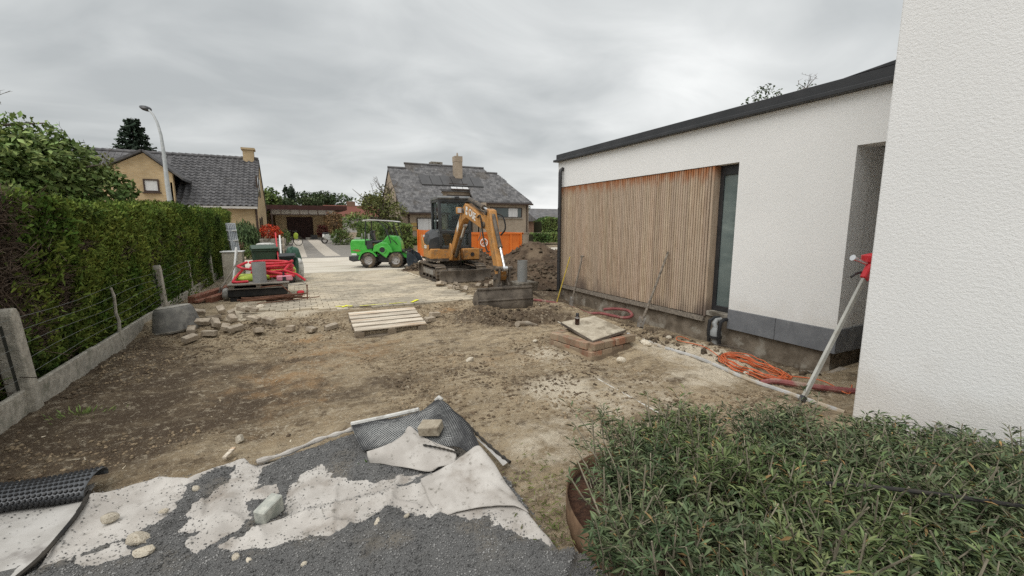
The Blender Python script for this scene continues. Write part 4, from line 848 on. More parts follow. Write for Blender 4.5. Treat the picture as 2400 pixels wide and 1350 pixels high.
# trees behind the garage and around
def far_blobs(x, y, z, w, h, k, seed):
    r_ = np.random.default_rng(seed); return [(x + r_.uniform(-w, w) * .6, y + r_.uniform(-1, 1) * w * .4, z + r_.uniform(-h, h) * .5, w * r_.uniform(.4, .65), w * .5, h * r_.uniform(.4, .65)) for _ in range(k)]
tree('background_tree', 'green tree just right of the yellow house gable end', (-2.6, 47, 0), far_blobs(-2.6, 47, 4.0, 1.7, 1.9, 6, 1), 2600, .3, 'leaf_mid', .2)
tree('background_tree', 'lower dark tree behind the left end of the garage roof', (-.8, 62, 0), far_blobs(-.8, 62, 3.6, 2.4, 1.7, 5, 2), 2200, .35, 'leaf_dark', .2)
tree('background_tree', 'broad round dark tree behind the middle of the garage roof', (4.6, 88, 0), far_blobs(4.6, 88, 5.6, 5.2, 2.8, 7, 3), 4200, .5, 'leaf_dark', .3)
tree('background_tree', 'slim pointed tree left of the round dark tree', (-.9, 84, 0), far_blobs(-.9, 84, 5.4, 1.2, 3, 4, 4), 1400, .45, 'needle', .2)
tree('background_tree', 'round dark tree behind the red roof at right', (13.8, 92, 0), far_blobs(13.8, 92, 5.6, 4.2, 2.4, 6, 5), 3400, .5, 'leaf_dark', .3)
tree('background_tree', 'pale green tree top showing over the slate roof', (19.3, 49, 0), far_blobs(19.3, 49, 7.3, 2.0, 1.3, 5, 6), 1900, .3, 'leaf_olive', .2)
tree('background_tree', 'dark tree just right of the slate roof', (25.5, 50, 0), far_blobs(25.5, 50, 3.4, 1.6, 1.4, 4, 7), 1500, .3, 'leaf_dark', .2)
tree('orchard_tree', 'sparse orchard tree with bare upper branches left of the grey house', (5.9, 33.2, .2), [(5.6, 33.0, 3.0, 1.3, 1.0, .8), (6.6, 33.0, 2.7, 1.1, .9, .8), (4.9, 33.2, 3.3, .8, .8, .8), (6.0, 33.2, 3.9, .8, .7, .7)], 2300, .17, 'leaf_olive', .16, limbs=22, bare=12, twig=.03)
tree('leafy_shrub', 'flowering white topped shrub behind the clipped hedge', (4.6, 36.5, .2), [(4.5, 36.4, 2.0, 1.4, .6, .7)], 1400, .16, 'leaf_bright', .06, cat='shrub')
tree('leafy_shrub', 'copper leaved shrub by the right post of the garage canopy', (2.75, 36.6, .3), [(2.7, 36.5, 2.0, .6, .5, .8), (2.9, 36.5, 1.1, .7, .5, .6)], 1500, .13, M('leaf_copper', (.14, .09, .04), (.22, .13, .06), 2, .8, island=.4), .06, cat='shrub')
tree('leafy_shrub', 'green shrub in the border below the copper shrub', (3.0, 34.6, .3), [(3.0, 34.5, .8, .75, .6, .7)], 1300, .12, 'leaf_mid', .05, cat='shrub')
tree('leafy_shrub', 'dark red flowering shrub beside the garage door', (2.2, 41.8, .4), [(2.1, 41.7, 1.2, .5, .4, .6)], 700, .13, M('leaf_red', (.11, .03, .03), (.2, .05, .05), 3, .8, island=.4), .05, cat='shrub')
tree('weeping_tree', 'small weeping tree with a rounded dome before the yellow house', (-2.35, 26.0, 0), [(-2.35, 26.0, 1.25, .62, .6, .62), (-2.35, 26.0, .8, .58, .56, .6)], 3000, .2, M('leaf_weep', (.045, .08, .03), (.085, .125, .045), 2, .8, island=.35), .07, 'spray', droop=2.2, aspect=.22)
tree('leafy_shrub', 'low green shrub between weeping tree and stone planters', (-2.0, 24.9, 0), [(-2.0, 24.9, .4, .55, .4, .38)], 900, .09, 'leaf_mid', .03, cat='shrub')
tree('leafy_shrub', 'brownish low shrub left of the green one', (-2.75, 24.9, 0), [(-2.75, 24.9, .5, .5, .4, .45)], 800, .09, M('leaf_brown', (.13, .075, .05), (.2, .13, .08), 3, .8, island=.4), .03, cat='shrub')
tree('leafy_shrub', 'red flowering shrub above the stone planters by the house corner', (-1.35, 28.2, .4), [(-1.35, 28.1, 1.35, .55, .4, .42), (-1.05, 28.1, 1.2, .35, .3, .3)], 1300, .09, 'red_flower', .04, cat='shrub')
tree('leafy_shrub', 'dark green shrub under the red flowering shrub', (-.75, 30.0, .3), [(-.75, 30.0, .95, .5, .5, .5)], 900, .1, 'leaf_mid', .04, cat='shrub')
tree('background_tree', 'sparse twiggy tree showing above the black roof edge', (20.2, 13.5, 0), [(20.1, 13.6, 7.6, .7, .6, .55), (19.4, 13.8, 7.2, .5, .5, .4), (21.7, 12.8, 8.0, .45, .4, .35)], 420, .13, 'leaf_dark', .12, limbs=12, bare=6, twig=.014)
# planters
pl_ = empty('stone_planter', (-1.2, 27.4, .1), 'grey stone planter walls by the corner of the yellow house', 'planter')
for i, (x, y, w_, z0, z1) in enumerate(((-.35, 0, .55, -.1, .55), (.3, 0, .6, -.1, .55), (.0, .5, 1.3, .5, .85))): MB().box((x, y, (z0 + z1) / 2), (w_, .45, z1 - z0)).build('stone_block', 'dark_concrete', pl_, bev=.03)

# street lamp
lamp = empty('street_lamp', (-5.15, 25.3, 0), 'tall tapered street lamp with a curved neck behind the hedge', 'street lamp')
MB().tube([(0, 0, 0), (-.02, .1, 2.45), (-.08, .2, 3.63), (-.11, .35, 5.0), (-.17, .5, 5.85), (-.27, .62, 6.38), (-.43, .78, 6.78), (-.62, .95, 7.02)], [.13, .11, .095, .075, .06, .05, .045, .04], 12).build('pole', M('galvanised', (.36, .38, .38), (.44, .45, .45), 6, .6, metal=.2), lamp)
MB().lathe([(.02, 0), (.1, .03), (.16, .12), (.17, .25), (.12, .42), (.03, .5)], 12, (-.58, .92, 7.0), Euler((0, R(-72), R(-50))).to_matrix().to_4x4() @ Matrix.Diagonal((.7, 1.2, 1.3, 1))).build('lamp_head', 'black_metal', lamp)
# ================================================================ CONCRETE POST FENCE (left)
fence = empty('post_and_wire_fence', (-2.33, 5.4, 0), 'concrete post and wire fence with low concrete base panels along the hedge', 'fence')
FX = -2.33
prof = [(-.055, 0), (.055, 0), (.055, .98), (.035, 1.03), (0, 1.045), (-.035, 1.03), (-.055, .98)]
pm = MB()
pm.prism([(a * 1.25, b) for a, b in prof], -.085, .085, 'yz'); post_me = pm.mesh('post')
posts = [(3.1, 0, 0), (5.40, R(-3.5), R(1.5)), (7.75, 0, 0), (10.0, R(-2.5), R(1)), (12.55, 0, 0), (15.1, R(-1.5), 0), (17.6, 0, 0)]
slotm = M('slot_dark', (.06, .06, .05), None, 4, .95)
for i, (y, ry, rx) in enumerate(posts):
    if i in (2, 4, 6): continue
    p = link('post', post_me, 'old_concrete', fence, (0, y - 5.4, -.06), (rx, ry, 0), bev=.012, seg=2)
    MB().bb(-.01, .012, -.0715, -.069, .05, .9).build('slot', slotm, p, smooth=False)
for y in (7.75, 12.55):
    nq = 9; pts = [(.012 * math.sin(i * 2.1), .01 * math.cos(i * 1.3) , -.1 + i * .12) for i in range(nq)]
    q = MB().tube(pts, [.026 - .0012 * i for i in range(nq)], 7).build('thin_stake', 'old_concrete', fence, loc=(.02, y - 5.4, 0), rot=(0, R(-2), 0))
yb = 2.2
while yb < 16:
    y2 = yb + 2.35; zb = [Z(FX, min(max(yy_, .5), 15)) for yy_ in (yb, y2)]
    b = MB().beam((.0, yb - 5.4 + .01, .02), (.0, y2 - 5.4 - .01, .03), .05, .42).build('base_panel', 'old_concrete', fence, bev=.012); yb = y2
MAT['wire'] = M('wire', (.16, .17, .16), (.24, .25, .23), 6, .6, metal=.4)
for k in range(6):
    z = .24 + k * .13; pts = []
    yy_ = 3.0
    while yy_ < 17: pts.append((.01, yy_ - 5.4, z + .02 * math.sin(yy_ * 1.9 + k) - .012)); yy_ += .6
    MB().tube(pts, .0022, 4, caps=False).build('wire', 'wire', fence)
MAT['drum_grey'] = M('drum_grey', (.15, .145, .135), (.25, .24, .215), 5, .9, .4, 50, c3=(.09, .086, .08), s3=3)
# overturned concrete ring, leaning on the base panel
ring = empty('concrete_ring', (-1.80, 8.42, .05), 'overturned grey concrete ring leaning against the fence base', 'concrete ring', 0, None, (R(-7), R(-5), R(20)))
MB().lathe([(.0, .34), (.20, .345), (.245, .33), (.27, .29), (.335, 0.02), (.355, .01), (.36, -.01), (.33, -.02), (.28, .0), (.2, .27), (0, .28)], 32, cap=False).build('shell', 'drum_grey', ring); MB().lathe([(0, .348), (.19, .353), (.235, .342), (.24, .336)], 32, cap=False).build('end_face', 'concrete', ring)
ring.scale = (.98, .98, 1.12)
MB().lathe([(.335, -.012), (.362, -.008), (.366, .012), (.342, .02)], 32, cap=False).build('rim', 'dark_concrete', ring)  # rim tone between the dark shell and the paler end face

# ================================================================ LOOSE PAVERS
brick_me = []
for s in ((.21, .105, .075), (.2, .1, .08), (.19, .11, .07)):
    b = MB().box((0, 0, 0), s).mesh('paving_brick'); brick_me.append(b)
def loose(x, y, rz, tilt=(0, 0), dz=0., k=0, label=None, cat='paving brick', group=None, mat='bare_brick', sc_=1., name='paving_brick'):
    me_ = brick_me[k % 3]; me_ = me_
    o = link(name, me_ if mat == 'bare_brick' else me_.copy(), None if mat == 'bare_brick' else None, None, (x, y, Z(x, y) + .042 * sc_ + dz + abs(math.sin(tilt[0])) * .04 + abs(math.sin(tilt[1])) * .08), (tilt[0], tilt[1], rz), bev=.006)
    if mat != 'bare_brick': o.data.materials.clear(); o.data.materials.append(MAT[mat])
    elif not me_.materials: me_.materials.append(MAT['bare_brick'])
    if sc_ != 1: o.scale = (sc_,) * 3
    return tag(o, label, cat, group)
GB = 'loose bricks tipped on the bank left of the pallet'
named = [(-.62, 7.55, 1.9, (.1, .2), 0, 'brick lying end on nearest the camera left in the row'), (-.18, 7.62, 1.35, (.05, .1), 0, 'upright looking brick second in the row left of the pallet'), (.12, 7.45, 1.1, (.3, .15), 0, 'brick half sunk in mud third in the row left of the pallet'), (.42, 7.62, .35, (.12, -.12), 0, 'brick lying lengthwise closest to the left side of the pallet'),
         (-.5, 7.95, -.7, (.1, .15), .02, 'brick sloping down the bank above the front row'), (-.72, 8.1, -.5, (.05, .2), .03, 'brick higher on the bank beside another sloping one')]
for i, (x, y, a, tl, dz, lb) in enumerate(named): loose(x, y, a, tl, dz, i, lb, 'paving brick', GB)
pile = [(-1.45, 8.3), (-1.25, 8.15), (-1.05, 8.35), (-1.35, 8.65), (-1.1, 8.75), (-.85, 8.45), (-1.55, 8.0), (-1.3, 7.85), (-1.1, 7.95), (-.95, 7.8), (-1.6, 8.9), (-1.3, 9.1), (-.95, 9.0), (-1.5, 7.6), (-.8, 8.85)]
for i, (x, y) in enumerate(pile):
    loose(x, y, random.uniform(0, 3.1), (random.uniform(-.4, .4), random.uniform(-.35, .35)), .02, i, 'dusty brick in the tumbled pile beside the concrete ring', 'paving brick', 'bricks in the pile beside the concrete ring')
loose(2.02, 7.32, .5, (.05, .05), 0, 0, 'brick lying flat right of the pallet, nearer the camera', 'paving brick'); loose(2.2, 7.62, .35, (.02, .1), .02, 1, 'brick right of the pallet, farther up the bank', 'paving brick')
for i in range(20):
    x = random.uniform(3.2, 4.6); y = random.uniform(9.2, 11.0)
    if i < 8: x = random.uniform(3.3, 3.9); y = random.uniform(10.2, 11.1)
    loose(x, y, random.uniform(0, 3.1), (random.uniform(-.5, .5), random.uniform(-.5, .5)), .06 * random.random(), i, 'broken brick in the rubble between blade and bucket', 'paving brick', 'rubble bricks before the excavator blade')

def stone(x, y, s, label, group=None, mat='stone', zl=None, name='stone', seed=0):
    r_ = np.random.default_rng(seed + int(abs(x * 100) + abs(y * 77))); bm = bmesh.new(); bmesh.ops.create_icosphere(bm, subdivisions=2, radius=1)
    ax = unit(7, r_)
    for v in bm.verts:
        c = np.array(v.co); k_ = 1.
        for a in ax: k_ = min(k_, r_.uniform(.62, .63) / max(1e-3, c @ a) if c @ a > .62 else 1.)
        v.co = Vector(c * k_) * 1.0
    me_ = bpy.data.meshes.new(name); bm.to_mesh(me_); bm.free()
    o = link(name, me_, mat, None, (x, y, (Z(x, y) if zl is None else zl) + s * .3), (r_.uniform(-.4, .4), r_.uniform(-.4, .4), r_.uniform(0, 6))); o.scale = (s, s * .75, s * .6)
    return tag(o, label, 'stone', group)
for (x, y, s, lb) in ((-.52, 3.89, .055, 'pale angular stone on the soil beyond the grit'), (-.98, 9.55, .09, 'white chunk of rubble before the rusty rods'), (-.72, 9.5, .11, 'larger white rubble chunk right before the rusty rods'), (1.85, 4.9, .06, 'pale flat stone on the soil right of the membrane'),
                      (4.55, 3.05, .06, 'white stone beside the orange cable coil'), (4.35, 4.45, .09, 'muddy lump at the right foot of the brick manhole'), (5.25, 3.55, .06, 'pale stone at the foot of the blue grey plinth'), (4.95, 4.6, .06, 'pale stone between manhole and house wall'), (3.05, 5.35, .06, 'small white stone left of the manhole lid'), (3.6, 4.1, .08, 'muddy pale stone in front of the manhole')):
    stone(x, y, s, lb)

# ================================================================ PALLETS
def pallet(root, wood, top=5, gaps=.012, L=1.12, D=.82):
    bw = .128 if top == 5 else .1
    for i in range(top):
        y = -D / 2 + bw / 2 + i * (D - bw) / (top - 1)
        b = MB().box((0, 0, 0), (L, bw - .004, .022)).build('top_board', wood, root, bev=.003, smooth=False, loc=(random.uniform(-.006, .006), y, .133)); b.rotation_euler = (random.uniform(-.01, .01), 0, random.uniform(-.006, .006))
    for x in (-L / 2 + .05, 0, L / 2 - .05): MB().box((x, 0, .111), (.1, D, .02)).build('stringer', 'pallet_dark', root, smooth=False, bev=.003)
    for y in (-D / 2 + .05, 0, D / 2 - .05):
        MB().box((0, y, .011), (L, .1, .022)).build('bottom_board', 'pallet_dark', root, smooth=False, bev=.003)
        for x in (-L / 2 + .07, 0, L / 2 - .07): MB().box((x, y, .062), (.14, .1, .078)).build('block', 'pallet_dark', root, smooth=False, bev=.005)
p1 = empty('wooden_pallet', (1.26, 7.22, .045), 'pale five board wooden pallet leaning on the bank before the paving', 'pallet', 0, None, (R(9.5), 0, R(.6)))
pallet(p1, 'pallet_wood')
ps = empty('wooden_pallet', (5.55, 2.35, -.2), 'weathered grey pallet half hidden behind the white wing corner', 'pallet', R(8)); pallet(ps, 'old_wood')

# grey pallet stack on the left
MAT['old_plank'] = M('old_plank', (.19, .17, .145), (.30, .275, .235), 5, .9, .3, 25, stretch=(.7, 8, 8), c3=(.12, .1, .08), s3=2.5)
MAT['black_crate'] = M('black_crate', (.012, .012, .013), (.03, .028, .026), 4, .7, .1, 30)
PZ = .15; pb = empty('black_pallet_box', (-.82, 11.2, Z(-.82, 11.2)), 'black plastic box pallet under the grey board', 'pallet')
MB().bb(-.56, .56, -.52, .52, .10, .27).build('deck', 'black_crate', pb, bev=.02, smooth=False)
for x in (-.45, 0, .45):
    MB().bb(x - .08, x + .08, -.5, .5, 0, .1).build('foot', 'black_crate', pb, smooth=False, bev=.01)
bp_ = empty('board_pallet', (-.8, 11.18, Z(-.82, 11.2) + .272), 'weathered grey plank pallet lying on the black box pallet', 'pallet')
for i in range(7): MB().box((0, 0, 0), (1.16, .15, .028)).build('plank', 'old_plank', bp_, smooth=False, bev=.004, loc=(random.uniform(-.01, .01), -.5 + i * .165, .104))
for y in (-.5, 0, .5): MB().bb(-.56, .56, y - .04, y + .04, 0, .022).build('bearer', 'old_plank', bp_, smooth=False)
for x in (-.5, 0, .5): MB().bb(x - .05, x + .05, -.54, .54, .022, .09).build('block', 'old_plank', bp_, smooth=False, bev=.006)
TZ = Z(-.82, 11.2) + .272 + .119
def pipe(name, label, loc, r, h, mat='pvc_grey', tilt=(0, 0)):
    o = MB().lathe([(r - .008, 0.0), (r, 0), (r, h), (r - .008, h), (r - .008, .0)], 28, cap=False).build(name, mat, None, loc=loc, rot=(tilt[0], tilt[1], 0)); return tag(o, label, 'pipe')
pipe('grey_pipe', 'short grey plastic pipe standing on the plank pallet', (-.78, 10.8, TZ), .135, .44)
# red corrugated duct: rings of a coil, ribbed
MAT['red_duct'] = M('red_duct', (.52, .028, .045), (.64, .05, .07), 6, .6, spec=.3, c3=(.5, .12, .11), s3=5, t3=(.56, .74))
def ribbed(pts, r, rib=.03, n=8):
    pts = [Vector(p) for p in pts]; out = []; rad = []; acc = 0; 
    for i in range(len(pts) - 1):
        L_ = (pts[i + 1] - pts[i]).length; k_ = max(1, int(L_ / (rib / 2)))
        for j in range(k_): out.append(pts[i].lerp(pts[i + 1], j / k_)); rad.append(r if len(out) % 2 else r * .86)
    out.append(pts[-1]); rad.append(r); return out, rad
dm = MB(); pts = []
for i in range(6 * 26 + 1):
    a = i / 26 * 2 * math.pi; rr = .34 + .03 * math.sin(i * .37) ; zz = TZ + .06 + .058 * (i / 26) + .05 * math.sin(a * 1.0 + 1); pts.append((-.55 + rr * 1.2 * math.cos(a) + .02 * math.sin(i), 11.45 + rr * .85 * math.sin(a), zz - .05 * math.cos(a)))
pts += [(-.3, 11.0, TZ + .22), (-.05, 10.95, TZ + .12), (.12, 10.9, TZ - .02)]
o_, r_ = ribbed(pts, .030); dm.tube(o_, r_, 7)
o_, r_ = ribbed([(-1.1, 11.2, TZ + .28), (-1.25, 11.0, TZ + .1), (-1.28, 10.8, TZ + .03), (-1.2, 10.75, TZ + .03), (-1.0, 10.8, TZ + .03)], .030); dm.tube(o_, r_, 7)
o_, r_ = ribbed([(-1.05, 11.4, TZ + .4), (-1.2, 11.1, TZ + .34), (-1.1, 10.95, TZ + .3), (-.8, 11.0, TZ + .24), (-.4, 10.95, TZ + .16), (-.1, 10.85, TZ + .1)], .030); dm.tube(o_, r_, 7)
tag(dm.build('corrugated_duct', 'red_duct'), 'coil of bright red ribbed cable duct on the plank pallet', 'cable duct')
def sack(name, label, loc, dims, mat, rz=0, seed=1, cat='sack'):
    r_ = np.random.default_rng(seed); mb = MB(); off = r_.random(2) * 50
    def f(u, v):
        a = u * 2 * math.pi; b = (v - .5) * math.pi; c = np.sign(math.cos(b)) * abs(math.cos(b)) ** .5; q = 1 + .35 * float(fbm(np.float64(off[0] + math.cos(a) * 2 + v * 2), np.float64(off[1] + math.sin(a) * 2 + v), 3))
        px = np.sign(math.cos(a)) * abs(math.cos(a)) ** .7; py = np.sign(math.sin(a)) * abs(math.sin(a)) ** .7
        return (px * c * q * dims[0] / 2, py * c * q * dims[1] / 2, dims[2] / 2 + math.sin(b) * dims[2] / 2 * (q if v > .5 else 1))
    mb.grid(f, 28, 14); return tag(mb.build(name, mat, None, loc=loc, rot=(0, 0, rz)), label, cat)
MAT['lime_sack'] = M('lime_sack', (.36, .5, .05), (.5, .62, .10), 8, .5, .3, 25)
MAT['white_bag'] = M('white_bag', (.5, .49, .46), (.66, .65, .61), 7, .7, .6, 14, c3=(.3, .28, .25), s3=6)
MAT['dark_green_bag'] = M('dark_green_bag', (.02, .07, .045), (.04, .11, .07), 6, .35, .5, 14, spec=.5)
sack('lime_sack', 'lime green plastic sack beneath the red duct, left', (-.95, 11.3, TZ - .02), (.7, .6, .16), 'lime_sack', .2, 3)
sack('lime_sack', 'lime green plastic sack at the right end of the plank pallet', (-.33, 11.55, TZ - .02), (.5, .6, .3), 'lime_sack', -.3, 4)
jc = empty('pink_canister', (-.3, 10.88, TZ), 'small translucent pink canister at the right edge of the plank pallet', 'canister', R(10))
MB().box((0, 0, .06), (.32, .14, .12)).build('body', M('pink_plastic', (.62, .22, .28), (.7, .3, .36), 5, .4, spec=.5), jc, bev=.025, seg=2)
MB().cyl((-.02, 0, .12), (-.02, 0, .2), .022, .018, 10).build('cap', 'black_metal', jc)
MB().box((-.02, -.076, .05), (.07, .012, .09)).build('strap', 'black_metal', jc)
sack('red_bag', 'small crumpled bright red bag on the paving beside the pallet stack', (.0, 10.85, zp(0, 10.85) + .01), (.14, .12, .1), 'red_duct', .4, 6, 'bag')
MAT['grey_bag'] = M('grey_bag', (.26, .25, .23), (.4, .39, .36), 7, .5, .6, 14)
sack('white_bag', 'clear plastic bag of rubbish left of the black box pallet', (-1.46, 11.05, Z(-1.46, 11.05) + .02), (.14, .3, .24), 'grey_bag', .1, 5, 'bag')
sack('white_bag', 'white bulging rubble bag right of the wheelie bins', (-.02, 14.2, zp(0, 14.2)), (.32, .45, .66), 'white_bag', .1, 8, 'bag')
sack('white_bag', 'crumpled pale sheet thrown over the green bin lid', (-.86, 15.0, 1.06), (.5, .3, .12), 'white_bag', .3, 9, 'plastic sheet')
sack('green_bag', 'dark green bin bag stuffed between the two bins', (-.42, 14.1, .1), (.28, .3, .85), 'dark_green_bag', .3, 10, 'bag')
sack('green_bag', 'dark green bin bag behind the wooden laths', (-.13, 14.9, .05), (.42, .4, .98), 'dark_green_bag', .3, 12, 'bag')
sack('green_bag', 'dark green bin bag hanging right of the small black bin', (-.06, 13.75, .3), (.14, .3, .5), 'dark_green_bag', 0, 14, 'bag')
def bin_(label, loc, rz, col, w=.58, d=.7, h=1.0):
    r0 = empty('wheelie_bin', loc, label, 'bin', rz); mat = M('bin_plastic', col, tuple(c * 1.4 for c in col), 4, .45, .1, 20, spec=.5)
    mb = MB(); vs = []
    for (z, k_) in ((.05, .78), (h * .93, 1.0)): vs += [(-w / 2 * k_, -d / 2 * k_, z), (w / 2 * k_, -d / 2 * k_, z), (w / 2 * k_, d / 2 * k_, z), (-w / 2 * k_, d / 2 * k_, z)]
    mb.add(vs, [[3, 2, 1, 0], [4, 5, 6, 7], [0, 1, 5, 4], [1, 2, 6, 5], [2, 3, 7, 6], [3, 0, 4, 7]]); mb.build('body', mat, r0, bev=.04, seg=2)
    MB().bb(-w / 2 - .03, w / 2 + .03, -d / 2 - .03, d / 2 + .03, h * .90, h * .945).build('rim', mat, r0, bev=.012)
    MB().prism([(-d / 2 - .045, h * .95), (d / 2 + .03, h * .95), (d / 2 + .03, h * 1.0), (0, h * 1.06), (-d / 2 - .045, h * .985)], -w / 2 - .035, w / 2 + .035, 'yz').build('lid', mat, r0, bev=.02, seg=2)
    for s in (-1, 1): MB().cyl((s * (w / 2 - .1), d / 2 - .02, .11), (s * (w / 2 - .03), d / 2 - .02, .11), .11, n=16).build('wheel', 'dark_rubber', r0)
    MB().tube([(-w / 2 + .08, d / 2 + .02, h * .93), (-w / 2 + .08, d / 2 + .09, h * .93), (w / 2 - .08, d / 2 + .09, h * .93), (w / 2 - .08, d / 2 + .02, h * .93)], .018, 6).build('handle', mat, r0)
    return r0
bin_('dark green wheelie bin with closed lid behind the red duct', (-.87, 14.3, .06), R(8), (.028, .055, .032), .6, .75, 1.03)
bin_('small black bin in front of the green bags and laths', (-.27, 13.7, .06), R(-4), (.012, .015, .016), .34, .36, .82)
# laths stuck upright
for (xa, ya, xb, yb_, h, w_, mt, lb) in ((-.55, 14.4, -.46, 13.35, 1.5, .035, 'red_paint', 'thin red painted lath leaning beside the bins'), (-.44, 14.3, -.42, 13.3, 1.42, .04, 'white_paint', 'pale lath leaning between red and brown laths'), (-.36, 14.4, -.37, 13.3, 1.36, .045, 'pallet_dark', 'brown wooden lath rightmost of the three leaning laths')):
    tag(MB().beam((xb, yb_, .1), (xa, ya, h), w_, .02).build('lath', mt, None, smooth=False), lb, 'lath')
# cabinet and tall white rack behind the hedge end
cb_ = empty('meter_cabinet', (-1.62, 14.2, .05), 'cream utility cabinet at the end of the fence', 'cabinet', R(-6))
MB().bb(-.24, .24, -.15, .15, 0, .92).build('body', M('cream', (.55, .50, .41), (.62, .57, .48), 5, .7, c3=(.45, .4, .33), s3=4), cb_, bev=.01, smooth=False); MB().bb(-.27, .27, -.18, .18, .92, .95).build('lid', 'white_paint', cb_, bev=.006, smooth=False); MB().bb(-.2, .2, -.156, -.151, .06, .86).build('door', cb_.children[0].data.materials[0] if cb_.children else 'white_paint', cb_, smooth=False)
tag(MB().beam((-1.58, 13.5, .12), (-1.5, 14.0, 1.0), .04, .5, (0, 1, 0)).build('white_board', 'white_paint', None, smooth=False), 'narrow white board leaning on the cream cabinet', 'board')
rk = empty('panel_stack', (-1.75, 16.0, .0), 'bundle of pale grey panels standing upright at the hedge end', 'panels', R(10))
for i in range(5): MB().box((0, 0, 0), (.035, .9, 1.75)).build('panel', M('pale_panel', (.5, .53, .56), (.62, .65, .67), 6, .5, c3=(.35, .38, .42), s3=3) if i == 0 else rk_m, rk, loc=(-.1 + i * .045, .02 * i, .9), rot=(0, R(-4), 0), bev=.004, smooth=False); rk_m = bpy.data.materials['pale_panel']
for z in (.75, 1.25, 1.55): MB().box((-.015 - (z - .9) * .07, .04, z), (.235, .93, .035), (0, R(-4), 0)).build('strap', 'white_paint', rk, smooth=False)
# reddish beams and old spade
for (a, b, w_, h_, lb) in (((-2.05, 10.9, .16), (-1.35, 12.5, .24), .16, .16, 'thick red brown timber beam lying along the fence'), ((-1.75, 10.85, .14), (-1.25, 12.0, .2), .14, .13, 'shorter red brown beam beside the thick one'), ((-1.95, 10.75, .14), (-1.55, 11.6, .17), .1, .05, 'flat pale brown board in front of the red beams')):
    tag(MB().beam(a, b, w_, h_).build('timber_beam', 'red_wood', None, bev=.008, smooth=False), lb, 'timber')
def spade(name, label, foot, top, blade_mat, handle_mat, bw=.17, bl=.3, grip=True, cat='spade', offset=None):
    f = Vector(foot); t = Vector(top); d = (t - f).normalized(); r0 = empty(name, foot, label, cat); L_ = (t - f).length; side = Vector((0, 1, 0)); side = (side - d * side.dot(d)).normalized(); nn = d.cross(side)
    mb = MB(); q = []
    for i in range(7):
        s = i / 6; w_ = bw * (.55 + .45 * min(1, s * 3.0)) / 2; 
        for j in range(5): c = (j / 4 - .5) * 2; q.append(tuple(d * (bl * s) + side * (w_ * c) + nn * (.035 * (c * c) - .05 * (1 - s) ** 2)))
    mb.add(q, [[i * 5 + j, i * 5 + j + 1, (i + 1) * 5 + j + 1, (i + 1) * 5 + j] for i in range(6) for j in range(4)]); ob = mb.build('blade', blade_mat, r0); sd = ob.modifiers.new('th', 'SOLIDIFY'); sd.thickness = .004
    MB().tube([tuple(d * (bl * .75)), tuple(d * (bl * 1.15) + nn * .012), tuple(d * (L_ * .6)), tuple(d * L_)], [.016, .024, .02, .02], 8).build('shaft', handle_mat, r0)
    if grip: MB().tube([tuple(d * (L_ - .01) - side * .06), tuple(d * (L_ + .005)), tuple(d * (L_ - .01) + side * .06)], .016, 8).build('grip', handle_mat, r0)
    return r0
spade('garden_spade', 'long handled spade leaning on the larch cladding near the window', (5.45, 5.78, Z(5.45, 5.78) - .02), (5.97, 5.67, 1.24), 'steel', 'old_wood', grip=False)
spade('garden_spade', 'short T handled spade leaning on the cladding beside the yellow stick', (5.62, 8.2, Z(5.62, 8.2) - .02), (5.93, 8.22, 1.0), 'steel', 'old_wood', .15, .3)
tag(MB().tube([(5.6, 8.82, Z(5.6, 8.82) - .05), (5.94, 8.74, .95)], .014, 8).build('yellow_stick', M('yellow_stick', (.5, .36, .05), (.58, .44, .08), 5, .6)), 'thin yellow stick leaning on the cladding next to the downpipe', 'stick')
spade('old_spade', 'old spade lying against the timber at the fence', (-1.62, 11.2, .22), (-1.42, 13.0, .75), 'dark_steel', 'old_wood', .16, .28, cat='spade')
# heap of rusty rods
MAT['rust_rod'] = M('rust_rod', (.10, .045, .028), (.18, .09, .055), 8, .85, .2, 40, orand=.3)
GR = 'rusty rods in the heap before the pallet stack'
for i in range(15):
    a = random.gauss(.12, .22); L_ = random.uniform(.6, 1.3); cxx = -.45 + random.uniform(-.25, .25); cyy = 10.05 + random.uniform(-.2, .2); z0 = .16 + .012 * i * .6
    tag(MB().tube([(cxx - L_ / 2 * math.cos(a), cyy - L_ / 2 * math.sin(a), z0), (cxx + L_ / 2 * math.cos(a), cyy + L_ / 2 * math.sin(a), z0 + random.uniform(-.01, .04))], .009 + .006 * random.random(), 6).build('rusty_rod', 'rust_rod'), 'thin rusty rod in the tangled heap before the pallet stack', 'rod', GR)
tag(MB().tube([(.12, 9.95, .16), (.13, 9.97, .45)], .012, 6).cyl((.13, 9.97, .45), (.13, 9.97, .47), .022, n=8).build('rusty_rod', 'rust_rod'), 'rusty pin standing upright at the right end of the rod heap', 'rod')
tag(MB().tube([(-.75, 10.35, .42), (-.35, 10.2, .46), (-.1, 10.05, .2)], .014, 6).build('rusty_rod', 'rust_rod'), 'bent grey rod sticking up above the rod heap', 'rod')

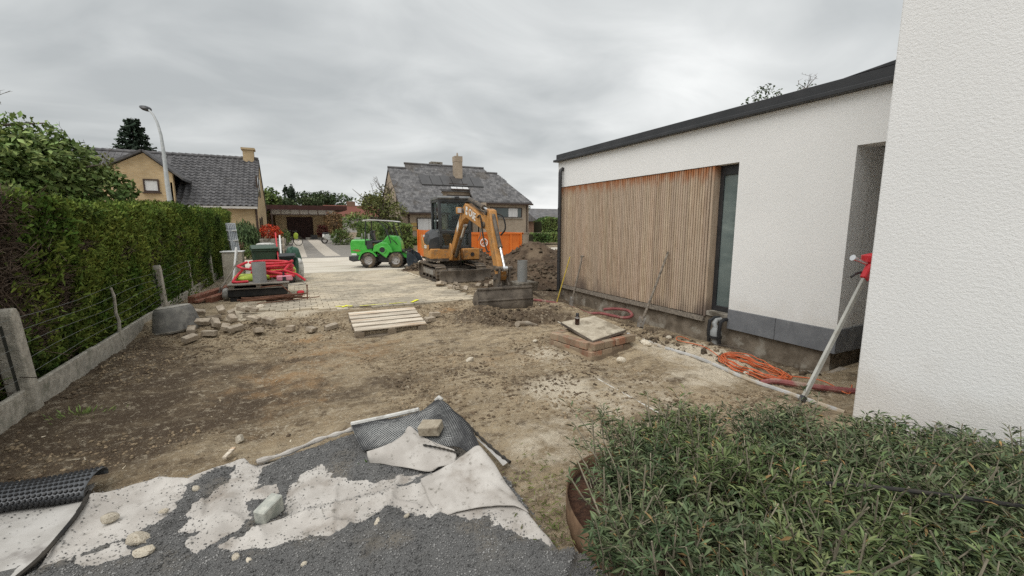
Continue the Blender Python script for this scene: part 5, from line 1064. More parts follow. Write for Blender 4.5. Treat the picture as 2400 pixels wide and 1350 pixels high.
# ================================================================ MANHOLE, BOTTLE, HOSES, CABLES, ROD
mh = empty('brick_manhole', (3.62, 4.78, 0), 'square red brick manhole shaft with a skewed lid', 'manhole', R(10))
MAT['red_brick'] = M('red_brick', (.25, .12, .075), (.34, .175, .11), 7, .93, .5, 30, c3=(.30, .23, .16), s3=3, t3=(.36, .54), orand=.2)
for k_ in range(2):
    for sx, sy, along in ((0, -.36, 0), (0, .36, 0), (-.36, 0, 1), (.36, 0, 1)):
        for j in range(4):
            t = -.31 + j * .21 + (.05 if k_ == 1 else 0); loc = (t, sy, .05 + k_ * .105) if not along else (sx, t * .8, .05 + k_ * .105)
            if random.random() < .06: continue
            link('brick', brick_me[0] if False else (bpy.data.meshes.get('shaft_brick') or MB().box((0, 0, 0), (.2, .1, .095)).mesh('shaft_brick')), 'red_brick', mh, (loc[0], loc[1], loc[2]), (random.gauss(0, .03), random.gauss(0, .03), (math.pi / 2 if along else 0) + random.gauss(0, .04)), bev=.006)
mud = MB(); mud.grid(lambda u, v: ((-.56 + 1.12 * u), (-.56 + 1.12 * v), .215 - .40 * max(0, max(abs(u - .5), abs(v - .5)) * 2 - .62) ** .8 * 2.0 + .05 * float(fbm(np.float64(u * 7), np.float64(v * 7), 3)) - .03), 30, 30); mud.build('mortar', 'soil_stuff', mh)
ld = empty('manhole_lid', (3.68, 4.84, .232), 'square concrete slab lid laid askew on the brick manhole', 'lid', R(-33), None, (R(4), R(-3), R(4)))
MAT['dusty_slab'] = M('dusty_slab', (.36, .31, .235), (.52, .46, .36), 9, .95, .4, 60, c3=(.24, .2, .145), s3=5, t3=(.5, .66))
MB().prism([(-.34, -.42), (.33, -.33), (.40, .40), (-.22, .42)], .0, .05, 'xy').build('slab', 'dusty_slab', ld, bev=.008, smooth=False); MB().prism([(-.348, -.428), (.336, -.338), (.408, .408), (-.226, .428)], .006, .04, 'xy').build('frame', 'mud_steel', ld, smooth=False)
bt = empty('bottle', (3.56, 5.02, .289), 'small dark brown bottle standing on the manhole lid', 'bottle')
MB().lathe([(.0, 0), (.032, 0), (.034, .01), (.034, .105), (.026, .125), (.022, .13), (0, .13)], 16, cap=False).build('body', M('brown_glass', (.03, .012, .008), None, 3, .15, spec=.6), bt)
MB().lathe([(.024, .128), (.024, .165), (.02, .17), (0, .17)], 16, cap=False).build('cap', 'black_metal', bt); MB().lathe([(.0345, .1), (.0345, .108)], 16, cap=False).build('band', 'white_paint', bt)
def curve_pts(ctrl, n=10):
    c = [Vector(p) for p in ctrl]; c = [c[0] * 2 - c[1]] + c + [c[-1] * 2 - c[-2]]; out = []
    for i in range(1, len(c) - 2):
        for j in range(n):
            t = j / n; a, b, d, e_ = c[i - 1], c[i], c[i + 1], c[i + 2]; out.append(.5 * ((2 * b) + (d - a) * t + (2 * a - 5 * b + 4 * d - e_) * t * t + (3 * b - a - 3 * d + e_) * t ** 3))
    return out + [c[-2]]
MAT['maroon'] = M('maroon', (.19, .055, .055), (.27, .09, .085), 7, .6, .2, 40, c3=(.3, .22, .17), s3=5, t3=(.5, .68))
def gpt(x, y, dz): return (x, y, Z(x, y) + dz)
pts = curve_pts([gpt(4.55, 8.6, .03), gpt(4.8, 8.35, .03), gpt(5.15, 7.75, .03), gpt(5.4, 7.3, .03), (5.55, 7.0, -.10), (5.62, 6.7, -.10), (5.7, 6.45, -.10), (5.85, 6.4, -.06), (5.92, 6.62, .0), (5.86, 6.95, -.02), (5.75, 7.15, -.06)], 10)
o_, r_ = ribbed(pts, .032, .03); tag(MB().tube(o_, r_, 8).build('garden_hose', 'maroon'), 'maroon ribbed hose looping on the trench edge below the cladding', 'hose')
pts = curve_pts([gpt(4.42, 2.80, .03), gpt(4.55, 2.72, .05), gpt(4.72, 2.5, .04), gpt(4.95, 2.25, .04), gpt(5.2, 2.0, .04)], 10); o_, r_ = ribbed(pts, .034, .03); tag(MB().tube(o_, r_, 8).build('garden_hose', 'maroon'), 'short maroon hose end beside the orange cable near the white wing', 'hose')
pts = curve_pts([gpt(4.65, 8.0, .0), gpt(4.5, 6.9, .01), gpt(4.33, 5.9, .01), gpt(4.25, 5.3, .02)], 12); tag(MB().tube(pts, .012, 6).build('white_string', M('chalk_line', (.52, .48, .4), None, 5, .9)), 'pale string line from the bucket towards the manhole', 'string')
pts = curve_pts([gpt(2.95, 4.2, -.005), gpt(2.9, 3.5, 0), gpt(2.88, 2.9, 0), gpt(2.84, 2.5, 0)], 12); tag(MB().tube(pts, .008, 6).build('white_string', 'white_bag'), 'pale string half buried in the soil towards the shrub bed', 'string')
pts = curve_pts([gpt(4.5, 5.0, .02), gpt(4.52, 4.3, .035), gpt(4.55, 3.7, .035), gpt(4.42, 3.0, .03), gpt(4.4, 2.6, .03), gpt(4.45, 2.0, .02)], 12); tag(MB().tube([p - Vector((0, 0, .02)) for p in pts], .026, 8).build('grey_hose', M('dusty_conduit', (.36, .355, .34), (.46, .45, .43), 7, .8, c3=(.4, .33, .24), s3=4, t3=(.45, .6))), 'thin grey plastic conduit half buried between manhole and white wing', 'pipe')
MAT['orange_cable'] = M('orange_cable', (.5, .105, .035), (.6, .15, .055), 6, .5)
cm = MB()
for i in range(9):
    pts = []; ph = random.uniform(0, 6)
    for j in range(33):
        a = j / 32 * 2 * math.pi; rx_, ry_ = .18 + .035 * math.sin(i * 1.7), .42 + .03 * math.cos(i * 2.3); x = 4.72 + rx_ * math.cos(a) + .02 * math.sin(3 * a + ph) + .01 * i * .5; y = 3.12 + ry_ * math.sin(a) + .02 * math.cos(2 * a + ph); pts.append((x + .1 * (y - 3.12), y, Z(x, y) + .025 + .007 * i + .01 * math.sin(2 * a + ph)))
    cm.tube(pts, .006, 5, caps=False)
cm.tube(curve_pts([gpt(4.72, 3.5, .05), gpt(4.85, 3.9, .03), gpt(4.8, 4.3, .03), gpt(5.0, 4.4, .03), gpt(5.3, 4.2, .03)], 8), .006, 5)
cm.tube(curve_pts([gpt(4.8, 2.8, .05), gpt(5.0, 2.5, .06), gpt(4.9, 2.2, .03), gpt(5.2, 2.3, .03)], 8), .006, 5)
tag(cm.build('cable_coil', 'orange_cable'), 'loosely coiled orange extension cable on the soil below the plinth', 'cable')
tag(MB().tube(curve_pts([gpt(5.05, 3.9, .02), gpt(5.2, 3.7, .09), gpt(5.25, 3.45, .1), gpt(5.15, 3.3, .04), gpt(5.05, 3.5, .02), gpt(5.2, 3.75, .07)], 10), .005, 5).build('wire_loop', 'dark_steel'), 'thin grey wire loop behind the orange cable coil', 'wire')
tag(MB().beam((5.05, 2.2, -.02), (5.7, 3.0, -.12), .22, .03).build('old_board', 'old_wood', None, smooth=False), 'flat weathered board on the ground behind the orange cable', 'board')

# survey tripod half hidden behind the white wing corner
MAT['dull_aluminium'] = M('dull_aluminium', (.36, .355, .32), (.44, .43, .39), 6, .55, .05, 40, c3=(.3, .27, .22), s3=5)
st = empty('survey_tripod', (3.83, 2.12, -.02), 'aluminium survey tripod with red head half hidden by the white wing corner', 'tripod')
O_ = Vector((3.83, 2.12, -.02)); HD = Vector((4.76, 2.05, 1.41))
for k_, ft in enumerate(((3.83, 2.12, -.02), (5.3, 2.1, -.05), (5.05, 1.95, -.05))):
    a_ = Vector(ft) - O_; b_ = HD - O_; d_ = (b_ - a_).normalized(); L_ = (b_ - a_).length
    lg = MB().beam(a_ + d_ * (L_ * .13), b_ - d_ * .02, .055, .024, (0, 1, 0)).build('leg', 'dull_aluminium', st, bev=.003, smooth=False)
    MB().beam(a_, a_ + d_ * (L_ * .15), .028, .014, (0, 1, 0)).build('foot', 'mud_steel', lg, smooth=False)
    MB().beam(a_ + d_ * (L_ * .125), a_ + d_ * (L_ * .155), .064, .032, (0, 1, 0)).build('clamp_band', 'black_metal', lg, smooth=False)
    if k_ == 0: MB().beam(b_ - d_ * .22, b_ + d_ * .03, .085, .05, (0, 1, 0)).build('hinge', 'red_paint', st, bev=.008, smooth=False); c_ = b_ - d_ * .12
MB().lathe([(0, -.03), (.09, -.03), (.1, 0), (.1, .03), (.04, .05), (0, .05)], 18, tuple(HD - O_), cap=False).build('head', 'red_paint', st)
MB().tube([tuple(c_ + Vector((-.02, .02, .06))), tuple(c_ + Vector((-.13, .05, .10)))], .018, 10).cyl(tuple(c_ + Vector((-.13, .05, .10))), tuple(c_ + Vector((-.17, .06, .115))), .024, .028, 10).build('screw', 'chrome', st)
MB().tube([tuple(c_ + Vector((-.02, .02, -.02))), tuple(c_ + Vector((-.09, .05, -.03))), tuple(c_ + Vector((-.16, .06, -.065)))], .011, 6).build('lever', 'black_metal', st)
# grey pipe on slabs near the bucket
sl_ = empty('slab_stack', (5.0, 9.4, Z(5.0, 9.4)), 'stack of grey slabs beneath the upright grey pipe', 'slabs', R(5))
for i in range(3): MB().box((0, 0, 0), (.52, .52, .065)).build('slab', 'dark_concrete', sl_, loc=(random.uniform(-.02, .02), random.uniform(-.02, .02), .03 + i * .068), rot=(0, 0, random.uniform(-.05, .05)), bev=.006, smooth=False)
pipe('grey_pipe', 'grey plastic pipe standing on the slab stack behind the bucket', (5.0, 9.45, Z(5.0, 9.4) + .2), .125, .52)

tag(MB().tube([(3.30, 6.42, .03), (3.62, 6.62, -.04), (3.85, 6.75, -.14)], .05, 12).build('waste_pipe', M('muddy_pvc', (.42, .37, .30), (.3, .25, .19), 6, .8)), 'muddy pale pipe poking out of the hole below the bucket', 'pipe')
# ================================================================ MINI EXCAVATOR
EX, EY = 4.27, 12.85; EZ = zp(0, 12.85) + .005
ex = empty('mini_excavator', (EX, EY, EZ), 'orange and grey mini excavator with its wide bucket lowered beside the hole', 'excavator')
MAT['track_steel'] = M('track_steel', (.10, .085, .07), (.2, .165, .13), 8, .85, .4, 40, c3=(.26, .21, .15), s3=5)
def stadium(L_, h, n=9, r=None):
    r = h / 2; pts = []
    for i in range(n + 1): a = -math.pi / 2 + math.pi * i / n; pts.append((L_ / 2 - r + r * math.cos(a), r + r * math.sin(a)))
    for i in range(n + 1): a = math.pi / 2 + math.pi * i / n; pts.append((-L_ / 2 + r + r * math.cos(a), r + r * math.sin(a)))
    return pts
def along(pts, step):
    P_ = [Vector((a, b)) for a, b in pts]; P_.append(P_[0]); out = []; rem = 0
    for i in range(len(P_) - 1):
        d = P_[i + 1] - P_[i]; L_ = d.length
        if L_ < 1e-6: continue
        t = rem
        while t < L_: out.append((P_[i] + d * (t / L_), math.atan2(d.y, d.x))); t += step
        rem = t - L_
    return out
for sx in (-1, 1):
    x0, x1 = sx * .62 - .15, sx * .62 + .15
    outer = stadium(2.06, .46); inner = [(a * .955, .035 + (b - .0) * (.39 / .46)) for a, b in outer]; mb = MB(); n_ = len(outer)
    vs = [(x, a, b) for x in (x0, x1) for a, b in outer] + [(x, a, b) for x in (x0, x1) for a, b in inner]
    for i in range(n_):
        j = (i + 1) % n_; mb_f = [[i, j, n_ + j, n_ + i], [2 * n_ + j, 2 * n_ + i, 3 * n_ + i, 3 * n_ + j], [i, 2 * n_ + i, 2 * n_ + j, j], [n_ + j, 3 * n_ + j, 3 * n_ + i, n_ + i]]
        mb.f += mb_f
    mb.v = vs
    tr = mb.build('track', 'muddy_rubber', ex)
    for p, a in along(outer, .103):
        MB().box((0, 0, 0), (.302, .05, .034)).build('track_pad', 'track_steel', tr, smooth=False, loc=(sx * .62, p.x, p.y), rot=(a, 0, 0))
    fr = MB().bb(sx * .62 - .1, sx * .62 + .1, -.62, .62, .11, .33).build('track_frame', 'mud_steel', ex, bev=.02)
    MB().bb(sx * .62 - .112, sx * .62 - .1, -.5, .5, .15, .30).build('side_plate', M('side_plate', (.25, .235, .21), (.34, .32, .29), 6, .7, c3=(.2, .15, .1), s3=4) if sx < 0 else bpy.data.materials['side_plate'], fr, smooth=False, bev=.01)
    for yy_, r_ in ((-.8, .18), (.8, .18), (-.35, .06), (0, .06), (.35, .06)): MB().cyl((sx * .62 - .09, yy_, .23 if abs(yy_) > .5 else .09), (sx * .62 + .09, yy_, .23 if abs(yy_) > .5 else .09), r_, n=16).build('wheel', 'dark_steel', tr)
MB().bb(-.48, .48, -.45, .45, .18, .40).bb(-.3, .3, -.7, .7, .2, .34).build('undercarriage', 'mud_steel', ex, bev=.02)
MB().cyl((0, 0, .38), (0, 0, .56), .34, n=28).build('slew_ring', 'dark_steel', ex)
bl = MB(); prof = [(-1.38, .02), (-1.33, .02), (-1.30, .12), (-1.30, .24), (-1.34, .36), (-1.39, .36), (-1.35, .24), (-1.35, .12)]
bl.prism(prof, -.775, .775, 'yz'); blade = bl.build('blade', 'mud_steel', ex, bev=.006)
for s in (-.28, .28): MB().beam((s, -1.3, .18), (s, -.4, .28), .09, .12).build('blade_arm', 'mud_steel', ex, bev=.01)
# upper structure, frame u = forward (towards the bucket), v = operator's left
hx, hy = -.0854, -.9963
UP = Matrix(((hx, -hy, 0, 0), (hy, hx, 0, 0), (0, 0, 1, 0), (0, 0, 0, 1)))
def ux(): return MB(UP)
tail = [(.62, -.74), (.62, .74), (-.25, .76), (-.6, .62), (-.84, .34), (-.90, 0), (-.84, -.34), (-.6, -.62), (-.25, -.76)]
mb = ux(); mb.prism(tail, .56, .64, 'xy'); mb.build('deck', 'dark_steel', ex)
mb = ux(); mb.prism([(.60, -.745), (.60, -.15), (-.25, -.1), (-.25, .76), (-.6, .63), (-.85, .35), (-.91, 0), (-.85, -.35), (-.6, -.63), (-.25, -.765)], .62, .93, 'xy'); body = mb.build('body', 'orange_paint', ex, bev=.03, seg=2)
mb = ux(); mb.prism([(.56, -.70), (.50, -.78), (-.25, -.80), (-.3, -.755), (.0, -.74)], .66, .90, 'xy'); mb.build('side_panel', 'orange_paint', ex, bev=.012)
mb = ux(); mb.prism([(.62, .16), (.76, .2), (.76, .70), (.62, .73)], .60, .93, 'xy'); st_ = mb.build('step_box', 'orange_paint', ex, bev=.02)
ux().cyl((.762, .48, .76), (.775, .48, .76), .06, n=16).build('port', 'black_metal', st_)
# hood: rounded grey cover above the orange sweep on the operator's right and tail
def hood(u, v):
    a = math.pi * (v - .5) * 1.0; r_ = 1.0
    uu = -.92 + 1.42 * u; w0 = .77 * (1 - max(0, (-.25 - uu) / .7) ** 2.2 * .65) if uu < -.25 else .77
    h0 = .94; top = 1.50 - .22 * max(0, (uu - .05) / .45) ** 2 - .30 * max(0, (-.45 - uu) / .5) ** 2
    t = v; 
    prof_ = [(-1.0, 0), (-1.0, .45), (-.93, .78), (-.72, .97), (-.35, 1.0), (.3, 1.0), (.75, .97), (.95, .8), (1.0, .45), (1.0, 0)]
    k_ = t * (len(prof_) - 1); i = min(int(k_), len(prof_) - 2); f = k_ - i; pv = prof_[i][0] * (1 - f) + prof_[i + 1][0] * f; pz = prof_[i][1] * (1 - f) + prof_[i + 1][1] * f
    return (uu, pv * w0 if uu < -.3 or pv < 0 else min(pv * w0, .0), h0 + (top - h0) * pz)
mb = ux(); mb.grid(hood, 16, 27); mb.add([hood(1, j / 27) for j in range(28)], [list(range(28))]); mb.add([hood(0, j / 27) for j in range(28)], [list(range(28))]); hd = mb.build('hood', 'grey_plastic', ex)
mb = ux(); mb.prism([(.52, .90), (.50, 1.05), (.2, 1.02), (-.2, 1.06), (-.45, 1.2), (-.62, 1.34), (-.68, 1.2), (-.6, .9)], -.792, -.765, 'xz'); mb.build('side_sweep', 'orange_paint', ex, bev=.006)
lettering('CX26B', 'white_paint', ex, .13, (0, 0, 0), (0, 0, 0), matrix=UP @ Matrix.Translation((.08, -.798, .965)) @ Euler((R(90), 0, 0)).to_matrix().to_4x4())
mb = ux(); mb.box((-.55, -.70, 1.28), (.14, .02, .07), (R(0), 0, R(25))); mb.build('sticker', 'white_paint', ex)
ux().bb(-.32, -.1, -.78, -.77, .70, .86).build('vent', 'dark_steel', ex)
# cab on the operator's left
cx0, cx1, cy0, cy1, cz0, cz1 = -.56, .58, -.47, .50, .93, 2.42
MAT['cab_frame'] = M('cab_frame', (.035, .037, .038), (.055, .057, .058), 4, .5, .1, 30, c3=(.10, .09, .075), s3=4, t3=(.58, .75))
cab = ux(); r_ = .038
def bar(a, b, w_=.09): cab.beam(a, b, w_, w_)
front_top = (.50, 2.36)
for y in (cy0 + .04, cy1 - .04):
    bar((cx1 - .02, y, .93), (cx1 - .02, y, 1.45)); bar((cx1 - .02, y, 1.45), (.46, y, 2.36)); bar((cx0 + .04, y, .93), (cx0 + .04, y, 2.36)); bar((-.0, y, .93), (-.0, y, 2.36), .05); bar((cx0, y, 1.42), (cx1 - .02, y, 1.42), .05); bar((cx0, y, 2.34), (.47, y, 2.34))
for x, z in ((cx1 - .02, .97), (cx1 - .02, 1.42), (.47, 2.34), (cx0 + .04, 2.34), (cx0 + .04, 1.3)): bar((x, cy0, z), (x, cy1, z))
cab.bb(cx0, cx1 - .05, cy0, cy1, .90, .97); cab.bb(cx0 + .02, cx0 + .05, cy0, cy1, .97, 1.3); cab.bb(cx0, cx1 - .04, cy0 + .02, cy0 + .05, .97, 1.40); cab.bb(cx0, cx1 - .04, cy1 - .05, cy1 - .02, .97, 1.40)
cab_o = cab.build('cab', 'cab_frame', ex, bev=.012)
mb = ux(); mb.prism([(cx0 - .04, 2.37), (.52, 2.37), (.56, 2.42), (.46, 2.475), (cx0 + .1, 2.48), (cx0 - .03, 2.43)], cy0 - .02, cy1 + .02, 'xz'); mb.build('cab_roof', M('roof_grey', (.12, .125, .125), (.17, .17, .168), 4, .5, c3=(.2, .19, .17), s3=5), cab_o, bev=.02, seg=2)
MAT['cab_glass'] = bpy.data.materials.new('cab_glass'); MAT['cab_glass'].use_nodes = True
_N = MAT['cab_glass'].node_tree.nodes; _L = MAT['cab_glass'].node_tree.links; _N.remove(_N['Principled BSDF']); _mx = _N.new('ShaderNodeMixShader'); _tr = _N.new('ShaderNodeBsdfTransparent'); _gl = _N.new('ShaderNodeBsdfGlossy'); _tr.inputs[0].default_value = (.58, .68, .66, 1); _gl.inputs[0].default_value = (.8, .85, .85, 1); _gl.inputs['Roughness'].default_value = .04
_fr = _N.new('ShaderNodeFresnel'); _fr.inputs[0].default_value = 1.6; _ad = _N.new('ShaderNodeMath'); _ad.operation = 'ADD'; _ad.inputs[1].default_value = .04; _L.new(_fr.outputs[0], _ad.inputs[0]); _L.new(_ad.outputs[0], _mx.inputs[0]); _L.new(_tr.outputs[0], _mx.inputs[1]); _L.new(_gl.outputs[0], _mx.inputs[2]); _L.new(_mx.outputs[0], _N['Material Output'].inputs[0])
def pane(vs): MB(UP).add(vs, [[0, 1, 2, 3]]).build('window_pane', 'cab_glass', cab_o, smooth=False)
pane([(.59, cy0 + .05, .99), (.59, cy1 - .05, .99), (.59, cy1 - .05, 1.42), (.59, cy0 + .05, 1.42)]); pane([(.585, cy0 + .05, 1.46), (.585, cy1 - .05, 1.46), (.48, cy1 - .05, 2.33), (.48, cy0 + .05, 2.33)])
for y in (cy0 + .035, cy1 - .035):
    pane([(cx0 + .06, y, 1.44), (-.03, y, 1.44), (-.03, y, 2.32), (cx0 + .06, y, 2.32)]); pane([(.03, y, 1.44), (.56, y, 1.44), (.46, y, 2.32), (.03, y, 2.32)])
pane([(cx0 + .03, cy0 + .05, 1.33), (cx0 + .03, cy1 - .05, 1.33), (cx0 + .03, cy1 - .05, 2.32), (cx0 + .03, cy0 + .05, 2.32)])
ux().bb(-.38, .02, .08, .5, .98, 1.22).box((-.40, .29, 1.48), (.12, .42, .62), (0, R(-8), 0)).box((-.43, .29, 1.86), (.09, .26, .16)).build('seat', 'black_metal', cab_o, bev=.03, seg=2)
ux().tube([(.25, .02, .97), (.28, .02, 1.32)], .02, 6).tube([(.25, .55, .97), (.28, .55, 1.32)], .02, 6).build('control_lever', 'black_metal', cab_o)
ux().bb(.46, .56, .02, .16, 2.38, 2.46).build('cab_light', 'black_metal', cab_o, bev=.01)
ux().tube([(.5, .74, 1.15), (.56, .80, 1.3), (.52, .80, 2.2), (.46, .74, 2.34)], .014, 8).build('handrail', 'steel', cab_o)
# boom post, boom, stick in the plane v = vb
vb = -.08
ux().prism([(.55, .58), (.95, .62), (.98, .80), (.86, 1.06), (.74, 1.10), (.60, .92)], vb - .13, vb - .085, 'xz').prism([(.55, .58), (.95, .62), (.98, .80), (.86, 1.06), (.74, 1.10), (.60, .92)], vb + .085, vb + .13, 'xz').bb(.5, .7, vb - .13, vb + .13, .58, .72).build('boom_bracket', 'orange_paint', ex, bev=.01)
bpoly = [(.78, .92), (.94, .80), (1.28, 1.10), (1.72, 1.50), (2.12, 1.74), (2.44, 1.81), (3.11, 1.67), (3.71, 1.54), (3.98, 1.56), (3.97, 1.72), (3.28, 1.95), (2.62, 2.13), (2.36, 2.17), (2.10, 2.06), (1.34, 1.50), (.86, 1.06)]
boom = ux().prism(bpoly, vb - .095, vb + .095, 'xz').build('boom', 'orange_paint', ex, bev=.018, seg=2)
ux().bb(2.16, 2.30, vb - .115, vb + .115, 1.92, 2.06).build('boom_boss', 'dark_steel', boom, bev=.02)
LT = UP @ Matrix.Translation((3.02, vb - .0985, 1.865)) @ Euler((R(90), R(15), 0)).to_matrix().to_4x4()
lettering('CASE', 'white_paint', ex, .25, (0, 0, 0), (0, 0, 0), matrix=LT)
LT2 = UP @ Matrix.Translation((2.52, vb - .0985, 1.985)) @ Euler((R(90), R(13), 0)).to_matrix().to_4x4()
e_ = MB(); e_.prism([(-.06, -.1), (.1, -.1), (.1, -.03), (.0, -.03), (.0, .02), (.1, .02), (.1, .1), (-.06, .1)], 0, .003, 'xy'); eo = e_.build('emblem', 'white_paint', ex, smooth=False); eo.matrix_local = LT2
d4 = MB(UP); d4.add([(1.5, vb - .0985, 1.42), (1.72, vb - .0985, 1.58), (1.74, vb - .0985, 1.76), (1.52, vb - .0985, 1.60)], [[0, 1, 2, 3]]); d4.build('decal', 'white_paint', ex, smooth=False)
wl_ = ux().box((2.05, vb - .17, 2.0), (.12, .14, .17)).build('work_light', 'orange_paint', boom, bev=.02, seg=2); ux().box((2.116, vb - .17, 2.0), (.012, .1, .12)).build('lens', 'curtain', boom, smooth=False)
# stick
spoly = [(3.86, 1.66), (3.86, 1.80), (3.93, 1.92), (4.10, 1.98), (4.28, 1.94), (4.38, 1.70), (4.50, 1.34), (4.80, .80), (4.92, .58), (4.86, .48), (4.70, .50), (4.52, .74), (4.33, 1.08), (4.10, 1.46), (3.96, 1.54)]
stick = ux().prism(spoly, vb - .085, vb + .085, 'xz').build('stick', 'orange_paint', ex, bev=.018, seg=2)
for (u_, z_, r_) in ((3.93, 1.63, .07), (4.10, 1.90, .06), (4.80, .56, .06)): ux().cyl((u_, vb - .125, z_), (u_, vb + .125, z_), r_, n=14).build('pin', 'dark_steel', stick)
def ram(a, b, r1=.05, r2=.028, split=.6, v0=vb, par=ex):
    A_ = Vector((a[0], v0, a[1])); B_ = Vector((b[0], v0, b[1])); m_ = A_.lerp(B_, split)
    c = MB(UP).cyl(tuple(A_), tuple(m_), r1, n=14).cyl(tuple(A_.lerp(B_, split - .03)), tuple(m_), r1 * 1.18, n=14).build('cylinder', 'dark_steel', par)
    MB(UP).cyl(tuple(m_), tuple(B_), r2, n=12).cyl((B_.x, v0 - .05, B_.z), (B_.x, v0 + .05, B_.z), r2 * 1.9, n=12).build('piston', 'chrome', c)
ram((2.50, 2.27), (4.10, 1.92), .052, .028, .72); ram((.98, .72), (2.0, 1.62), .05, .03, .62, vb - .0); ram((4.30, 1.84), (5.0, .74), .045, .028, .62, vb + .0)
for k_ in range(4): MB(UP).tube(curve_pts([(1.7, vb + .03 * k_ - .05, 1.84), (2.2, vb + .03 * k_ - .05, 2.18), (2.7, vb + .03 * k_ - .05, 2.19), (3.4, vb + .03 * k_ - .05, 2.0 - .02 * k_), (3.9, vb + .04 * k_ - .07, 1.9)], 8), .014, 6).build('hydraulic_hose', 'dark_rubber', boom)
for s in (-1, 1): MB(UP).tube(curve_pts([(3.5, vb + s * .11, 1.8), (3.85, vb + s * .15, 1.82), (4.0, vb + s * .14, 1.4), (4.2, vb + s * .12, 1.08), (4.33, vb + s * .11, 1.05)], 8), .018, 6).build('hydraulic_hose', 'dark_rubber', stick)
MB(UP).tube(curve_pts([(4.2, vb + .1, 1.88), (4.36, vb + .2, 1.8), (4.45, vb + .22, 1.55), (4.42, vb + .12, 1.4)], 8), .018, 6).build('hydraulic_hose', 'dark_rubber', stick)
# linkage, coupler, wide grading bucket
lk = ux()
for s in (-.11, .11): lk.beam((4.62, vb + s, .74), (4.98, vb + s, .74), .03, .08); lk.beam((4.98, vb + s, .78), (4.95, vb + s, .36), .035, .09)
lk.cyl((4.94, vb - .18, .74), (4.94, vb + .18, .74), .05, n=12); lk.build('linkage', 'dark_steel', ex, bev=.006)
ux().prism([(4.62, .56), (4.80, .60), (5.02, .42), (5.02, .22), (4.86, .16), (4.70, .2), (4.6, .4)], vb - .12, vb - .07, 'xz').prism([(4.62, .56), (4.80, .60), (5.02, .42), (5.02, .22), (4.86, .16), (4.70, .2), (4.6, .4)], vb + .07, vb + .12, 'xz').cyl((4.72, vb - .15, .5), (4.72, vb + .15, .5), .045, n=12).cyl((4.93, vb - .15, .34), (4.93, vb + .15, .34), .05, n=12).build('coupler', 'dark_steel', ex, bev=.006)
bw = .60; zz0 = -.16
sec = [(5.02, .34), (5.10, .06), (5.04, -.12), (4.88, -.17), (4.60, -.15), (4.52, -.14)]
bk = ux(); n_ = len(sec); inn = [(u_ - .0 + (-.02 if i < 3 else 0), z_ + (.02 if i >= 2 else 0)) for i, (u_, z_) in enumerate(sec)]
vs = [(u_, v_, z_) for v_ in (-bw + vb, bw + vb) for u_, z_ in sec] + [(u_, v_, z_) for v_ in (-bw + vb, bw + vb) for u_, z_ in inn]; fs = []
for i in range(n_ - 1): fs += [[i, i + 1, n_ + i + 1, n_ + i], [2 * n_ + i + 1, 2 * n_ + i, 3 * n_ + i, 3 * n_ + i + 1]]
fs += [[0, n_, 3 * n_, 2 * n_], [n_ - 1, 3 * n_ - 1, 4 * n_ - 1, 2 * n_ - 1]]
bk.add(vs, fs)
for v_ in (-bw + vb, bw + vb - .02): bk.prism(sec + [(4.80, .24)], v_, v_ + .02, 'xz')
bk.beam((5.03, vb - bw, .35), (5.03, vb + bw, .35), .04, .04); bk.beam((5.095, vb - bw, .12), (5.095, vb + bw, .12), .03, .03)
bucket = bk.build('bucket', 'mud_steel', ex, bev=.004)
for s in (-.12, .12): ux().prism([(4.70, .16), (5.05, .14), (5.0, .40), (4.88, .42), (4.76, .3)], vb + s - .015, vb + s + .015, 'xz').build('ear', 'dark_steel', bucket)

# ================================================================ ARTICULATED LOADER (green)
LDR = (3.22, 18.12, .01)
ld_ = empty('compact_loader', LDR, 'bright green compact wheel loader with canopy and black bucket', 'loader', R(-24))
def tyre(x, y, side):
    w_ = empty('wheel', (x, y, .31), None, None); del w_
    r0 = bpy.data.objects['wheel'] if False else None
for nm in [o.name for o in bpy.data.objects if o.name == 'wheel' and o.type == 'EMPTY']: bpy.data.objects.remove(bpy.data.objects[nm])
RX = Euler((R(90), 0, 0)).to_matrix().to_4x4()
def wheel(x, y):
    m_ = Matrix.Translation((x, y, .31)) @ RX
    t = MB().lathe([(.17, -.13), (.26, -.135), (.295, -.11), (.30, 0), (.295, .11), (.26, .135), (.17, .13)], 26, m=Matrix.Translation((x, y, .31)) @ RX, cap=False).build('tyre', 'muddy_rubber', ld_)
    lg = MB()
    for i in range(18):
        for s in (-1, 1):
            a = 2 * math.pi * (i + (.5 if s > 0 else 0)) / 18; mm = m_ @ Euler((0, 0, a)).to_matrix().to_4x4() @ Matrix.Translation((.300, 0, s * .06)) @ Euler((s * .55, 0, 0)).to_matrix().to_4x4(); lg.m = mm; lg.box((0, 0, 0), (.03, .04, .14))
    lg.build('tread', 'dark_rubber', t, smooth=False)
    sd = -1 if y < 0 else 1
    MB().lathe([(.175, sd * -.13), (.18, sd * -.02), (.13, sd * .0), (.10, sd * .03), (.05, sd * .03), (.0, sd * .03)] if False else [(.178, .12), (.165, .125), (.15, .06), (.09, .05), (.08, .075), (.0, .08)], 22, m=Matrix.Translation((x, y, .31)) @ Euler((R(90 if y < 0 else -90), 0, 0)).to_matrix().to_4x4(), cap=False).build('rim', 'rim_grey', t)
for x in (-.55, .53):
    for y in (-.42, .42): wheel(x, y)
Lp = lambda mb, n, m, par=ld_, **k: mb.build(n, m, par, **k)
rear = Lp(MB().prism([(-1.28, .46), (-1.30, .95), (-1.24, 1.12), (-.55, 1.13), (-.44, .78), (-.42, .52)], -.36, .36, 'xz'), 'rear_hood', 'green_paint', bev=.05, seg=3)
